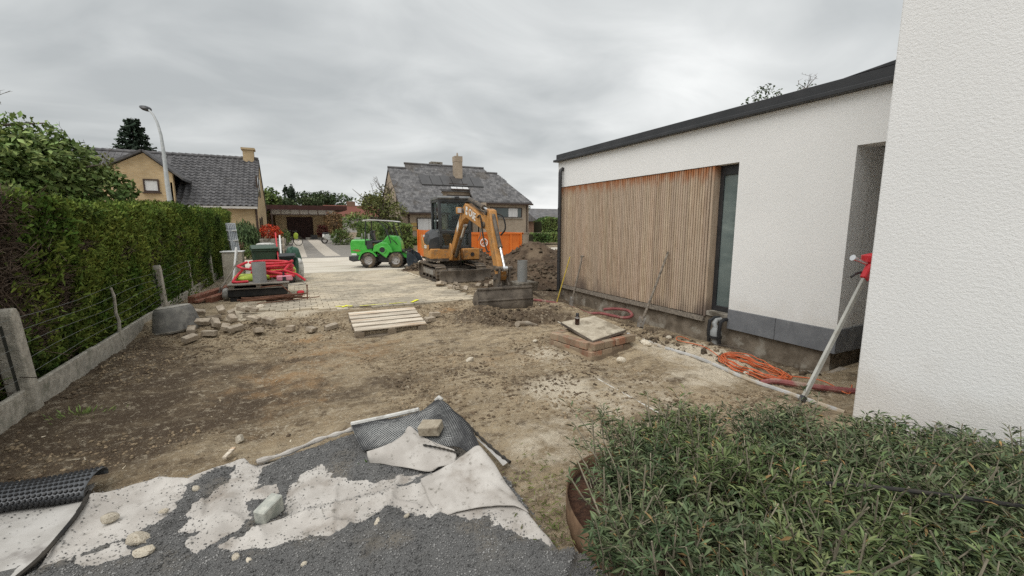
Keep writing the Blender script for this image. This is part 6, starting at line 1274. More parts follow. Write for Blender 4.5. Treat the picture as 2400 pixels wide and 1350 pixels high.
def arch(cx_, lo_, hi_, r0_, r1_, y0_, y1_, n=12):
    mb = MB(); poly = [(cx_ + r1_ * math.cos(R(a)), .31 + r1_ * math.sin(R(a))) for a in np.linspace(hi_, lo_, n)] + [(cx_ + r0_ * math.cos(R(a)), .31 + r0_ * math.sin(R(a))) for a in np.linspace(lo_, hi_, n)]
    # built as strips so the concave outline stays clean
    for i in range(n - 1):
        q = [poly[i], poly[i + 1], poly[2 * n - 2 - i], poly[2 * n - 1 - i]]; mb.prism(q, y0_, y1_, 'xz')
    return mb
for y0_, y1_ in ((-.57, -.33), (.33, .57)):
    Lp(arch(-.55, 25, 175, .335, .385, y0_, y1_), 'rear_fender', 'green_paint'); 
    Lp(MB().prism([(-.38, .62), (-.30, .9), (-.05, 1.02), (.22, 1.0), (.36, .8), (.42, .62), (.30, .62), (.16, .40), (.02, .5), (-.2, .66)], y0_ * .93, y1_ * .93, 'xz'), 'front_fender', 'green_paint', bev=.02, seg=2)
Lp(MB().cyl((.02, -.54, .72), (.02, -.525, .72), .12, n=24), 'side_disc', 'black_metal'); Lp(MB().tube([(.02 + .13 * math.cos(R(a)), -.535, .72 + .13 * math.sin(R(a))) for a in range(0, 360, 20)], .022, 8, closed=True), 'disc_ring', 'green_paint')
Lp(MB().prism([(-1.36, .30), (-1.36, .46), (-1.0, .50), (-.86, .42), (-.9, .28), (-1.2, .24)], -.4, .4, 'xz'), 'rear_bumper', 'grey_plastic', bev=.03, seg=2)
Lp(MB().bb(-.95, .6, -.22, .22, .2, .52).bb(-.3, .2, -.3, .3, .22, .5), 'chassis', 'black_metal', bev=.03)
Lp(MB().prism([(-.62, .74), (-.68, 1.06), (-.60, 1.10), (-.42, 1.08), (-.36, .78)], -.40, -.362, 'xz'), 'side_grille', 'grey_plastic', bev=.02)
Lp(MB().prism([(-.26, .9), (.02, 1.10), (.18, 1.30), (.56, 1.26), (.70, 1.0), (.74, .62), (.36, .6)], -.26, .26, 'xz'), 'front_body', 'green_paint', bev=.04, seg=3)
Lp(MB().box((-.3, 0, 1.02), (.4, .44, .12)).box((-.46, 0, 1.26), (.1, .40, .42), (0, R(-12), 0)).box((-.44, 0, 1.44), (.09, .30, .1)), 'seat', 'black_metal', bev=.04, seg=2)
Lp(MB().tube([(.12, 0, 1.24), (.06, 0, 1.40)], .018, 8).tube([(.06 + .14 * math.cos(R(a)) * .45, .15 * math.sin(R(a)), 1.41 + .14 * math.cos(R(a)) * .8) for a in range(0, 360, 24)], .013, 6, closed=True), 'steering_wheel', 'black_metal')
for y in (-.42, .42):
    Lp(MB().tube(curve_pts([(.34, y, .98), (.26, y, 1.28), (.08, y, 1.66), (-.12, y, 1.84), (-.3, y, 1.88)], 6), .022, 8), 'canopy_post', 'black_metal'); Lp(MB().tube([(-.66, y, .9), (-.64, y, 1.5), (-.62, y, 1.86)], .022, 8), 'canopy_post', 'black_metal'); Lp(MB().tube([(.62, y, 1.26), (.55, y, 1.5), (.46, y, 1.82)], .018, 8), 'canopy_post', 'black_metal')
Lp(MB().prism([(-.74, 1.84), (-.70, 1.90), (-.45, 1.925), (.1, 1.90), (.52, 1.86), (.60, 1.82), (.5, 1.83), (.05, 1.86), (-.45, 1.885), (-.68, 1.86)], -.5, .5, 'xz'), 'canopy', M('canopy_grey', (.45, .44, .42), (.55, .54, .52), 4, .5), bev=.008)
Lp(MB().prism([(.10, 1.12), (.26, 1.22), (.42, 1.20), (.78, .66), (1.02, .52), (1.06, .40), (.92, .34), (.70, .42), (.56, .56), (.34, 1.0)], -.15, .15, 'xz'), 'loader_arm', 'green_paint', bev=.03, seg=2)
Lp(MB().cyl((.45, -.2, .95), (.84, -.2, .62), .035, n=10).cyl((.84, -.2, .62), (.98, -.2, .5), .02, n=10), 'lift_cylinder', 'dark_steel')
for k_ in range(4): Lp(MB().tube(curve_pts([(.30, -.16 - .03 * k_, 1.18), (.52, -.2 - .02 * k_, 1.1 - .04 * k_), (.66, -.2, .72), (.82, -.18, .62 + .04 * k_), (1.02, -.1, .82 - .05 * k_), (1.0, -.05, .6)], 7), .016, 6), 'hydraulic_hose', 'dark_rubber')
lb = MB(); sec = [(1.0, .68), (.96, .35), (1.0, .08), (1.14, .0), (1.52, -.0)]
for v_ in (-.56, .54): lb.prism(sec + [(1.52, .05), (1.30, .52)], v_, v_ + .02, 'xz')
inn = [(a + .02, b + .018) for a, b in sec]; n_ = len(sec); vs = [(a, y, b) for y in (-.56, .56) for a, b in sec] + [(a, y, b) for y in (-.56, .56) for a, b in inn]; fs = []
for i in range(n_ - 1): fs += [[i, i + 1, n_ + i + 1, n_ + i], [2 * n_ + i + 1, 2 * n_ + i, 3 * n_ + i, 3 * n_ + i + 1]]
fs += [[0, n_, 3 * n_, 2 * n_], [n_ - 1, 3 * n_ - 1, 4 * n_ - 1, 2 * n_ - 1]]; lb.add(vs, fs); lb.beam((1.0, -.56, .69), (1.0, .56, .69), .05, .03)
Lp(lb, 'bucket', M('blue_black', (.022, .03, .038), (.04, .05, .06), 5, .5, c3=(.12, .11, .1), s3=5, t3=(.58, .72)))
Lp(MB().bb(.9, 1.0, -.2, .2, .3, .6), 'coupler', 'green_paint', bev=.015)
Lp(MB().bb(-1.25, -1.05, -.366, -.361, .5, .58), 'number_plate', 'white_paint', smooth=False); Lp(MB().prism([(-1.24, .70), (-1.0, .74), (-.86, .68), (-1.02, .64), (-1.1, .67)], -.366, -.3605, 'xz'), 'decal', M('decal_red', (.35, .16, .08), None, 3, .5), smooth=False)
Lp(MB().cyl((-.8, .1, 1.12), (-.8, .1, 1.42), .035, n=10).cyl((-.95, .15, 1.12), (-.95, .15, 1.36), .025, n=10).bb(-1.2, -.95, -.1, .1, 1.125, 1.2).bb(-.62, -.54, -.22, -.12, 1.1, 1.36), 'exhaust', 'rim_grey')

# ================================================================ ORANGE SKIP
sk = empty('waste_skip', (8.32, 21.6, .02), 'long open orange waste skip standing on the street behind the excavator', 'skip', R(0))
skp = lambda mb, n, m, **k: mb.build(n, m, sk, **k)
SL, SW, SH = 2.55, 1.05, 1.20
skp(MB().bb(-SL, SL, -SW, -SW + .04, .12, SH).bb(-SL, SL, SW - .04, SW, .12, SH).bb(-SL, SL, -SW, SW, .1, .14).bb(SL - .04, SL, -SW, SW, .14, SH).bb(-SL, -SL + .04, -SW + .001, SW, .14, SH + .24), 'body', 'skip_orange', smooth=False)
skp(MB().bb(-SL - .03, SL + .03, -SW - .05, -SW + .05, SH, SH + .09).bb(-SL - .03, SL + .03, SW - .05, SW + .05, SH, SH + .09).bb(SL - .05, SL + .05, -SW - .05, SW + .05, SH + .001, SH + .091), 'rim', 'skip_orange', bev=.01)
for x in np.linspace(-SL + .1, SL - .1, 9): skp(MB().prism([(x - .05, .1), (x + .05, .1), (x + .04, SH), (x - .04, SH)], -SW - .07, -SW + .001, 'xz'), 'rib', 'skip_orange', smooth=False)
for ya_, yb_ in ((-SW - .07, -SW + .08), (SW - .08, SW + .07)): skp(MB().bb(-SL - .06, -SL + .06, ya_, yb_, .1, SH + .26), 'corner_post', 'skip_orange', smooth=False, bev=.01)
skp(MB().bb(-SL, SL, -.5, -.4, 0, .1).bb(-SL, SL, .4, .5, 0, .1), 'runner', 'dark_steel', smooth=False)
em = MB(); cxe, cze, rr = .28, .80, .19
em.tube([(cxe + rr * math.cos(R(a)), -SW - .075, cze + rr * math.sin(R(a))) for a in range(0, 360, 15)], .022, 6, closed=True)
for a in (90, 210, 330): em.beam((cxe, -SW - .075, cze), (cxe + .12 * math.cos(R(a)), -SW - .075, cze + .12 * math.sin(R(a))), .01, .05, (0, 1, 0)); em.beam((cxe + .12 * math.cos(R(a)), -SW - .075, cze + .12 * math.sin(R(a))), (cxe + .13 * math.cos(R(a + 45)), -SW - .075, cze + .13 * math.sin(R(a + 45))), .01, .05, (0, 1, 0))
skp(em, 'emblem', 'white_paint')

# ================================================================ SOIL HEAPS
def heap(name, label, peaks, x0, x1, y0, y1, st=.06):
    X, Y = np.meshgrid(np.arange(x0, x1, st), np.arange(y0, y1, st), indexing='ij'); H = np.full(X.shape, -.25)
    for (cx_, cy_, r_, h_) in peaks:
        d = np.hypot((X - cx_), (Y - cy_)) + .25 * fbm(X * 1.2 + cx_, Y * 1.2, 3) * r_ * .8; H = np.maximum(H, h_ * np.clip(1.08 - d / r_, -.35, 1) - .06 * h_ * np.exp(-(d / .3) ** 2))
    H = H + .16 * fbm(X * 3, Y * 3, 4, .6) + .07 * np.abs(fbm(X * 9, Y * 9, 3)); base = zt(X, Y, False); H = base + H
    n0, n1 = X.shape; ii = np.arange(n0 * n1).reshape(n0, n1); F = np.stack([ii[:-1, :-1], ii[1:, :-1], ii[1:, 1:], ii[:-1, 1:]], -1).reshape(-1, 4)
    o = tag(link(name, new_mesh(name, np.stack([X, Y, H], -1).reshape(-1, 3), F, True), MAT['heap_soil']), label, 'soil heap')
    sel = rng.integers(0, X.size, 1600); hx_, hy_, hz_ = X.ravel()[sel], Y.ravel()[sel], H.ravel()[sel]; kk = hz_ > base.ravel()[sel] + .02; hx_, hy_, hz_ = hx_[kk], hy_[kk], hz_[kk]; n_ = len(hx_); s_ = .015 + .08 * rng.random(n_) ** 3
    b_ = np.array([(-1, 0, 0), (1, 0, 0), (0, -1, 0), (0, 1, 0), (0, 0, -.7), (0, 0, .7)], float); V_ = (b_[None] * rng.uniform(.6, 1.25, (n_, 6, 1)) + rng.normal(0, .15, (n_, 6, 3))) * s_[:, None, None] + np.stack([hx_, hy_, hz_ + s_ * .25], -1)[:, None]
    F_ = (np.arange(n_)[:, None, None] * 6 + np.array([(0, 2, 5), (2, 1, 5), (1, 3, 5), (3, 0, 5), (2, 0, 4), (1, 2, 4), (3, 1, 4), (0, 3, 4)])).reshape(-1, 3)
    tag(link('clods', new_mesh('clods', V_.reshape(-1, 3), F_), 'damp_soil', o), None, None, None, 'stuff')
    return o
MAT['heap_soil'] = M('heap_soil', (.062, .041, .026), (.125, .087, .056), 3, .97, .9, 18, c3=(.17, .125, .083), s3=1.2, t3=(.52, .7), bdist=.04)
heap('soil_heap', 'brown soil heap right of the excavator, next to the house corner', [(8.1, 14.4, 1.7, 1.08), (9.6, 14.4, 1.5, .85), (7.2, 13.6, 1.2, .45), (8.6, 13.3, 1.4, .5), (10.8, 14.6, 1.3, .7), (6.6, 12.6, 1.2, .22)], 5.4, 12.5, 11.2, 16.6)
heap('soil_heap', 'low dark spread of spoil between the bucket and the house corner', [(6.3, 10.9, 1.2, .34), (5.3, 10.7, .9, .2), (7.2, 11.6, 1.3, .5), (5.6, 11.9, .9, .25)], 4.3, 8.6, 9.7, 13.2, .05)
heap('soil_heap', 'smaller soil heap directly behind the excavator boom', [(5.95, 15.6, 1.3, .95), (5.2, 15.5, .9, .55), (6.6, 15.2, .9, .5)], 4.2, 7.9, 14.2, 17.2)
heap('soil_heap', 'low heap of spoil and broken stones by the loader bucket', [(4.5, 16.7, .65, .42), (4.0, 16.4, .45, .2), (4.8, 16.2, .5, .25)], 3.4, 5.6, 15.7, 17.6, .05)
GRU = 'broken stones on the spoil by the loader bucket'
for i in range(12): stone(random.uniform(4.1, 4.9), random.uniform(16.1, 16.9), random.uniform(.06, .13), 'pale broken stone on the low spoil heap by the loader bucket', GRU, zl=.12 + random.random() * .2, seed=i)

# ================================================================ THINGS IN THE NEIGHBOUR'S DRIVE
def bicycle(name, label, loc, rz, col, r=.33):
    b0 = empty(name, loc, label, 'bicycle', rz); fm = M('bike_paint', col, None, 3, .4, spec=.5)
    for x in (-.5, .5):
        w_ = MB().tube([(x + r * math.cos(R(a)), 0, r + r * math.sin(R(a))) for a in range(0, 360, 15)], .022, 6, closed=True).build('wheel', 'dark_rubber', b0)
        sp = MB()
        for a in range(0, 180, 20): sp.tube([(x - r * math.cos(R(a)), 0, r - r * math.sin(R(a))), (x + r * math.cos(R(a)), 0, r + r * math.sin(R(a)))], .003, 3)
        sp.build('spokes', 'chrome', w_)
    MB().tube([(-.5, 0, r), (-.12, 0, .3), (.36, 0, .75), (-.2, 0, .78), (-.12, 0, .3)], .02, 6).tube([(-.5, 0, r), (-.2, 0, .78), (-.24, 0, .92)], .016, 6).tube([(.5, 0, r), (.36, 0, .75), (.32, 0, .98)], .018, 6).build('frame', fm, b0)
    MB().box((-.25, 0, .94), (.26, .14, .06)).build('saddle', 'black_metal', b0, bev=.02); MB().tube([(.3, -.28, 1.02), (.33, 0, 1.0), (.3, .28, 1.02)], .014, 6).build('handlebar', 'black_metal', b0); MB().box((-.55, 0, .76), (.4, .16, .03)).build('carrier', 'black_metal', b0)
    return b0
bicycle('bicycle', 'bicycle with a yellow green rear bag parked by the red shrub', (-.35, 34.6, zn(0, 34.6)), R(-30), (.1, .11, .12))
sack('bike_bag', 'yellow green pannier bag on the parked bicycle', (-.05, 34.4, zn(0, 34.4) + .45), (.3, .2, .45), 'lime_sack', 0, 21, 'bag')
bicycle('bicycle', 'dark bicycle leaning beside the red one near the shrub', (-.75, 35.2, zn(0, 35.2)), R(-50), (.35, .03, .03))
sco = empty('scooter', (2.35, 36.0, zn(0, 36)), 'small white and black scooter parked before the copper shrub', 'scooter', R(25))
for x in (-.5, .5): MB().tube([(x + .22 * math.cos(R(a)), 0, .24 + .22 * math.sin(R(a))) for a in range(0, 360, 20)], .05, 7, closed=True).build('wheel', 'dark_rubber', sco)
MB().prism([(-.62, .45), (-.6, .7), (-.1, .75), (0, .4), (.25, .35), (.42, .8), (.5, .78), (.36, .28), (-.3, .25)], -.12, .12, 'xz').build('body', 'white_paint', sco, bev=.03); MB().prism([(-.6, .71), (-.1, .76), (-.1, .84), (-.55, .82)], -.13, .13, 'xz').build('seat', 'black_metal', sco, bev=.02); MB().tube([(.5, 0, .24), (.42, 0, .95)], .03, 6).tube([(.4, -.28, .98), (.42, 0, .95), (.4, .28, .98)], .018, 6).build('fork', 'black_metal', sco)
pot = empty('plant_pot', (1.35, 41.0, zn(0, 41)), 'dark square planter box before the garage door', 'planter'); MB().box((0, 0, .2), (.5, .4, .4), taper=1.1).build('tub', 'black_metal', pot); MB().box((0, 0, .4), (.44, .34, .04)).build('soil', 'thuja_core', pot)
tag(MB().bb(.7, 2.2, 41.6, 41.9, zn(0, 41.7), zn(0, 41.7) + .16).build('low_step', 'concrete', None, smooth=False, bev=.01), 'low pale step beside the garage door', 'step')
# ================================================================ FOREGROUND: GEOTEXTILE, MEMBRANE, GRIT
TEX = dict(
A=[(-1.65, 3.36), (-1.28, 3.41), (-1.25, 3.06), (-1.29, 2.74), (-1.5, 2.4), (-1.9, 2.6), (-1.9, 3.3)],
B=[(-1.24, 2.9), (-1.24, 3.04), (-1.26, 3.36), (-1.07, 3.39), (-0.91, 3.41), (-0.75, 3.31), (-0.81, 3.04), (-0.88, 2.92), (-0.99, 2.85), (-1.08, 2.85), (-1.18, 2.81), (-1.24, 2.79)],
C=[(-0.44, 3.45), (-0.35, 3.38), (-0.36, 2.99), (-0.21, 3.03), (-0.22, 2.95), (-0.39, 2.91), (-0.37, 2.75), (-0.39, 2.63), (-0.49, 2.59), (-0.57, 2.55), (-0.61, 2.63), (-0.59, 2.73), (-0.69, 2.78), (-0.64, 3.01), (-0.54, 3.14), (-0.49, 3.17)],
D=[(-0.15, 2.76), (-0.12, 3.04), (0.04, 3.15), (0.11, 2.95), (0.35, 2.75), (0.56, 2.73), (0.71, 2.69), (0.45, 2.62), (0.28, 2.62), (0.13, 2.6), (0.01, 2.61), (-0.16, 2.6)],
E=[(-0.56, 2.54), (-0.28, 2.58), (-0.03, 2.6), (0.3, 2.59), (0.74, 2.58), (0.95, 2.76), (1.15, 2.84), (1.12, 2.34), (1.12, 1.88), (1.14, 1.74), (0.91, 2.04), (0.92, 2.13), (0.64, 2.25), (0.42, 2.45), (0.12, 2.4), (-0.13, 2.41), (-0.29, 2.45), (-0.46, 2.5)],
G=[(-1.1, 2.76), (-0.95, 2.78), (-0.94, 2.72), (-1.01, 2.71)])
OUT = [(-1.27, 3.40), (-1.05, 3.42), (-.90, 3.44), (-.75, 3.34), (-.6, 3.42), (-.44, 3.46), (-.35, 3.37), (.05, 3.5), (.33, 3.54), (.6, 3.4), (.95, 3.0), (1.16, 2.84), (1.14, 2.34), (1.13, 1.74), (.9, 1.5), (-.2, 2.0), (-1.28, 2.5)]
MAT['geotextile'] = M('geotextile', (.40, .37, .335), (.53, .50, .46), 4, .95, .4, 190, c3=(.25, .215, .18), s3=3.2, t3=(.5, .74), c4=(.19, .175, .15), s4=26, t4=(.58, .74), bdist=.004, detail=8)
MAT['grit_layer'] = M('grit_layer', (.09, .089, .088), (.21, .207, .2), 190, .97, 1., 170, c3=(.21, .185, .15), s3=2.6, t3=(.5, .72), c4=(.30, .295, .28), s4=75, t4=(.66, .72), bdist=.012)
st_ = .0125; X, Y = np.meshgrid(np.arange(-2.0, 1.3, st_), np.arange(1.3, 3.6, st_), indexing='ij')
wr = .022 * fbm(X * 2.2, Y * 2.2, 3) + .03 * np.abs(fbm(X * 3.0 + 1.5 * fbm(X, Y), Y * 5.0, 3)) + .004 * fbm(X * 14, Y * 14, 2)
def ridge(pts, w_, h):       # a fold line standing up from the cloth
    d = np.full(X.shape, 9.)
    for (a, b) in zip(pts[:-1], pts[1:]):
        ex_, ey_ = b[0] - a[0], b[1] - a[1]; t = np.clip(((X - a[0]) * ex_ + (Y - a[1]) * ey_) / (ex_ * ex_ + ey_ * ey_), 0, 1); d = np.minimum(d, np.hypot(X - a[0] - t * ex_, Y - a[1] - t * ey_))
    return h * np.exp(-(d / w_) ** 2)
wr = wr + ridge([(-.28, 2.57), (-.03, 2.60), (.3, 2.59), (.74, 2.58)], .05, .035) + ridge([(-.44, 3.42), (-.5, 3.0), (-.52, 2.7)], .06, .02) + ridge([(-.36, 2.98), (-.21, 3.0)], .03, .025) + ridge([(.66, 2.5), (.64, 2.25)], .03, .03) + ridge([(.95, 2.72), (1.1, 2.3), (1.13, 1.8)], .05, .03) + ridge([(-1.24, 2.9), (-1.24, 3.36)], .04, .02) + ridge([(.8, 2.45), (.98, 2.35)], .05, .045)
wr = wr + ridge([(-1.26, 3.37), (-.9, 3.41), (-.75, 3.32), (-.6, 3.39), (-.44, 3.43)], .03, .03)
for _i in range(26):
    _x, _y, _a, _l = rng.uniform(-1.2, 1.0), rng.uniform(2.0, 3.35), rng.normal(.35, .7), rng.uniform(.12, .4); wr = wr + ridge([(_x, _y), (_x + _l * math.cos(_a), _y + _l * math.sin(_a))], rng.uniform(.012, .026), rng.uniform(.01, .026))
base = zt(X, Y, False); TEXZ = base + .022 + wr
so = sdf_poly(X, Y, OUT) + .02 * fbm(X * 8, Y * 8, 2)
def masked(name, Zs, keep, mat, par=None):
    ii = np.arange(X.size).reshape(X.shape); k = keep[:-1, :-1] & keep[1:, :-1] & keep[1:, 1:] & keep[:-1, 1:]; F = np.stack([ii[:-1, :-1], ii[1:, :-1], ii[1:, 1:], ii[:-1, 1:]], -1)[k]; used, inv = np.unique(F, return_inverse=True)
    V = np.stack([X, Y, Zs], -1).reshape(-1, 3)[used]; return link(name, new_mesh(name, V, inv.reshape(-1, 4), True), mat, par)
o = masked('geotextile_sheet', np.where(so < .02, TEXZ - .022 * (1 - np.clip(so / .02, 0, 1)), TEXZ), so > 0, 'geotextile'); tag(o, 'creased pale geotextile sheet half covered by dark grit in the foreground', 'geotextile')
# left sheet: backing of the unrolled membrane with its dark edge
sA = sdf_poly(X, Y, [(-2.0, 3.75), (-1.3, 3.66), (-1.27, 3.40), (-1.255, 3.06), (-1.29, 2.74), (-1.5, 2.3), (-2.0, 2.3)])
o = masked('geotextile_sheet', base + .034 + .014 * fbm(X * 2 + 9, Y * 2, 3) + .012 * np.exp(-((X + 1.26) / .1) ** 2), sA > 0, M('backing', (.38, .36, .33), (.5, .48, .45), 4, .95, .3, 160, c3=(.28, .26, .24), s3=5, t3=(.58, .72), bdist=.004)); tag(o, 'pale backing sheet of the membrane roll at the left edge', 'geotextile')
MAT['membrane'] = M('membrane', (.028, .03, .033), (.05, .053, .057), 6, .5, .1, 60, c3=(.12, .115, .105), s3=4, t3=(.56, .72), spec=.5)
E_ = MB(); E_.tube(curve_pts([(-1.275, 3.42, .055), (-1.245, 3.2, .06), (-1.25, 3.0, .058), (-1.27, 2.8, .055), (-1.34, 2.6, .05)], 8), [.012] * 33, 5); tag(E_.build('membrane_edge', 'dark_rubber'), 'frayed dark membrane edge lining the left backing sheet', 'membrane')
# grit lying over the cloth: a thin uneven layer that thins out towards the bare patches
bare = np.full(X.shape, -9.)
for k_ in ('B', 'C', 'D', 'E', 'G'): bare = np.maximum(bare, sdf_poly(X, Y, TEX[k_]))
edge = -bare - .022 + .09 * fbm(X * 6, Y * 6, 4, .6) + .06 * fbm(X * 22, Y * 22, 3, .65)
gh = np.clip(edge * .28, -.03, .022) + .012 * fbm(X * 30, Y * 30, 3, .7) + .01 * fbm(X * 8, Y * 8, 3)
GZ_ = np.where(so > -.1, TEXZ, base) + gh + .001
inA = sdf_poly(X, Y, [(-2.1, 3.9), (-1.25, 3.7), (-1.24, 3.40), (-1.235, 3.06), (-1.265, 2.74), (-1.5, 2.2), (-2.1, 2.2)])
keep = (edge > -.02) & (sdf_poly(X, Y, GRIT) > -.0 + .05 * fbm(X * 9, Y * 9, 3)) & (inA < 0) & ~((so < .05) & (Y > 3.2) & (so > -.0))
tag(masked('grit', GZ_, keep, 'grit_layer'), 'dark grey grit spilled over the pale geotextile', 'grit', None, 'stuff')
keepA = (inA > 0) & (fbm(X * 3 + 5, Y * 3, 4) + .25 * sm(2.9, 2.5, Y) - .25 * sm(2.9, 3.3, Y) > .16)
tag(masked('grit', base + .040 + .014 * fbm(X * 2 + 9, Y * 2, 3) + .004 * fbm(X * 30, Y * 30, 3, .7), keepA, 'grit_layer'), 'grit washed over the left backing sheet', 'grit', None, 'stuff')
MAT['grit_grains'] = M('grit_grains', (.10, .099, .097), (.26, .255, .245), 9, .95, island=.5)
n = 120000; x = rng.uniform(-1.3, 1.26, n); y = rng.uniform(1.32, 3.55, n); ix = np.clip(((x + 2.0) / st_ + .5).astype(int), 0, X.shape[0] - 1); iy = np.clip(((y - 1.3) / st_ + .5).astype(int), 0, X.shape[1] - 1)
k = keep[ix, iy] & (edge[ix, iy] > .0); x = x[k][:42000]; y = y[k][:42000]; ix = ix[k][:42000]; iy = iy[k][:42000]; n = len(x); s_ = .002 + .0062 * rng.random(n) ** 3; z = GZ_[ix, iy] + s_ * .3
base_ = np.array([(-1, 0, 0), (1, 0, 0), (0, -1, 0), (0, 1, 0), (0, 0, -.6), (0, 0, .7)], float); V = base_[None] * rng.uniform(.6, 1.25, (n, 6, 1)) * s_[:, None, None] + np.stack([x, y, z], -1)[:, None]; a = rng.uniform(0, 6.28, n)
F = (np.arange(n)[:, None, None] * 6 + np.array([(0, 2, 5), (2, 1, 5), (1, 3, 5), (3, 0, 5), (2, 0, 4), (1, 2, 4), (3, 1, 4), (0, 3, 4)])).reshape(-1, 3)
tag(link('grit_grains', new_mesh('grit_grains', V.reshape(-1, 3), F), 'grit_grains'), 'dark grey grit and small chippings of the trodden base course', 'grit', None, 'stuff')
def cloth_z(x, y): return zt(x, y, False) + .03
def grains_on(name, n, label):
    x = rng.uniform(-1.9, 1.2, n * 4); y = rng.uniform(1.7, 3.5, n * 4); b_ = np.full(x.shape, -9.)
    for k_ in ('A', 'B', 'C', 'D', 'E', 'G'): b_ = np.maximum(b_, sdf_poly(x, y, TEX[k_]))
    k = (b_ > -.02) & (rng.random(n * 4) < np.exp(-np.clip(b_, 0, 1) / .05) + .05) ; x = x[k][:n]; y = y[k][:n]; n = len(x)
    ix = np.clip(((x + 2.0) / st_).astype(int), 0, X.shape[0] - 1); iy = np.clip(((y - 1.3) / st_).astype(int), 0, X.shape[1] - 1); z = np.where(x < -1.27, zt(x, y, False) + .037, TEXZ[ix, iy] + .003); s_ = .0015 + .005 * rng.random(n) ** 2.5
    base_ = np.array([(-1, 0, 0), (1, 0, 0), (0, -1, 0), (0, 1, 0), (0, 0, -.6), (0, 0, .7)], float); V = base_[None] * rng.uniform(.6, 1.25, (n, 6, 1)) * s_[:, None, None] + np.stack([x, y, z], -1)[:, None]
    f = np.array([(0, 2, 5), (2, 1, 5), (1, 3, 5), (3, 0, 5), (2, 0, 4), (1, 2, 4), (3, 1, 4), (0, 3, 4)]); F = (np.arange(n)[:, None, None] * 6 + f).reshape(-1, 3)
    tag(link(name, new_mesh(name, V.reshape(-1, 3), F), bpy.data.materials['grit_grains']), label, 'grit', None, 'stuff')
grains_on('loose_grit', 5000, 'loose grit grains sprinkled over the edges of the bare cloth')
# rolled white hem of the cloth
tag(MB().tube(curve_pts([(-.36, 3.37, .045), (-.16, 3.40, .05), (.05, 3.50, .055), (.2, 3.525, .06), (.33, 3.54, .07)], 8), [.016 + .006 * math.sin(i * .9) for i in range(33)], 8).build('rolled_hem', 'geotextile'), 'rolled pale cloth hem between the grit and the membrane fold', 'geotextile')

def studs(surf, nu, nv, r, h, mat, par, nrm_flip=1, skip=None):
    """studs of a drainage membrane standing on the surface function surf(u, v)"""
    mb = MB()
    for i in range(nu):
        for j in range(nv):
            u = (i + .5 + (.5 if j % 2 else 0)) / (nu + .5); v = (j + .5) / nv
            if skip and skip(u, v): continue
            p = Vector(surf(u, v)); du = Vector(surf(min(u + .01, 1), v)) - Vector(surf(max(u - .01, 0), v)); dv = Vector(surf(u, min(v + .01, 1))) - Vector(surf(u, max(v - .01, 0))); n_ = du.cross(dv)
            if n_.length < 1e-9: continue
            n_ = n_.normalized() * nrm_flip; t_ = du.normalized(); b_ = n_.cross(t_); vs = [tuple(p + (t_ * math.cos(a) + b_ * math.sin(a)) * r) for a in (0, 1.2566, 2.513, 3.77, 5.027)] + [tuple(p + n_ * h + (t_ * math.cos(a) + b_ * math.sin(a)) * r * .6) for a in (0, 1.2566, 2.513, 3.77, 5.027)]
            mb.add(vs, [[q, (q + 1) % 5, 5 + (q + 1) % 5, 5 + q] for q in range(5)] + [[5, 6, 7, 8, 9]])
    return tag(mb.build('studs', mat, par, smooth=False), None, None, None, 'stuff')
# membrane roll at the left edge
roll = empty('membrane_roll', (-1.7, 3.52, .03), 'black studded drainage membrane rolled up at the left edge of the grit', 'membrane')
ra_ = Vector((-.6, .06, 0)); rb_ = Vector((.44, -.03, .0)); ax_ = (rb_ - ra_); axn = ax_.normalized(); sdv = Vector((-axn.y, axn.x, 0))
def roll_s(u, v):
    a = (1.35 - v * 1.45) * math.pi; r_ = .10 + .012 * math.sin(u * 7) ; p = ra_ + ax_ * u + sdv * (math.cos(a) * r_ * 1.45) + Vector((0, 0, .062 + math.sin(a) * r_ * .62 - .02 * u)); return tuple(p)
mb = MB(); mb.grid(roll_s, 40, 22); MAT['membrane_roll_skin'] = M('membrane_roll_skin', (.06, .064, .07), (.10, .105, .112), 6, .45, .1, 60, spec=.5); rl = mb.build('sheet', 'membrane_roll_skin', roll); rl.modifiers.new('th', 'SOLIDIFY').thickness = .006
studs(roll_s, 40, 15, .012, .010, M('stud_black', (.012, .012, .013), (.02, .02, .021), 4, .5, spec=.5), roll, 1)
# folded membrane heap: two sheets with a pale cloth underside
fm = empty('membrane_fold', (.8, 3.0, .03), 'crumpled studded grey membrane folded over its pale cloth backing', 'membrane')
F0 = Vector((.8, 3.0, .03))
def patch(rows, nu=26, nv=26, noise=.012, seed=0.):
    g_ = np.array(rows, float)      # control net, bicubic-ish interpolation
    def crv(P_, t):
        n_ = len(P_); k_ = t * (n_ - 1); i = min(int(k_), n_ - 2); f = k_ - i; a = P_[max(i - 1, 0)]; b = P_[i]; c = P_[i + 1]; d = P_[min(i + 2, n_ - 1)]
        return .5 * ((2 * b) + (c - a) * f + (2 * a - 5 * b + 4 * c - d) * f * f + (3 * b - a - 3 * c + d) * f ** 3)
    def s(u, v):
        q = np.array([crv(r_, u) for r_ in g_]); p = crv(q, v); p = p - np.array(F0); w_ = noise * 1.3 * float(fbm(np.float64(p[0] * 6 + seed), np.float64(p[1] * 6), 4, .6)) + noise * .8 * abs(float(fbm(np.float64(p[0] * 9 + p[1] * 5 + seed), np.float64(p[1] * 4), 2))); return (p[0], p[1], p[2] + w_)
    return s
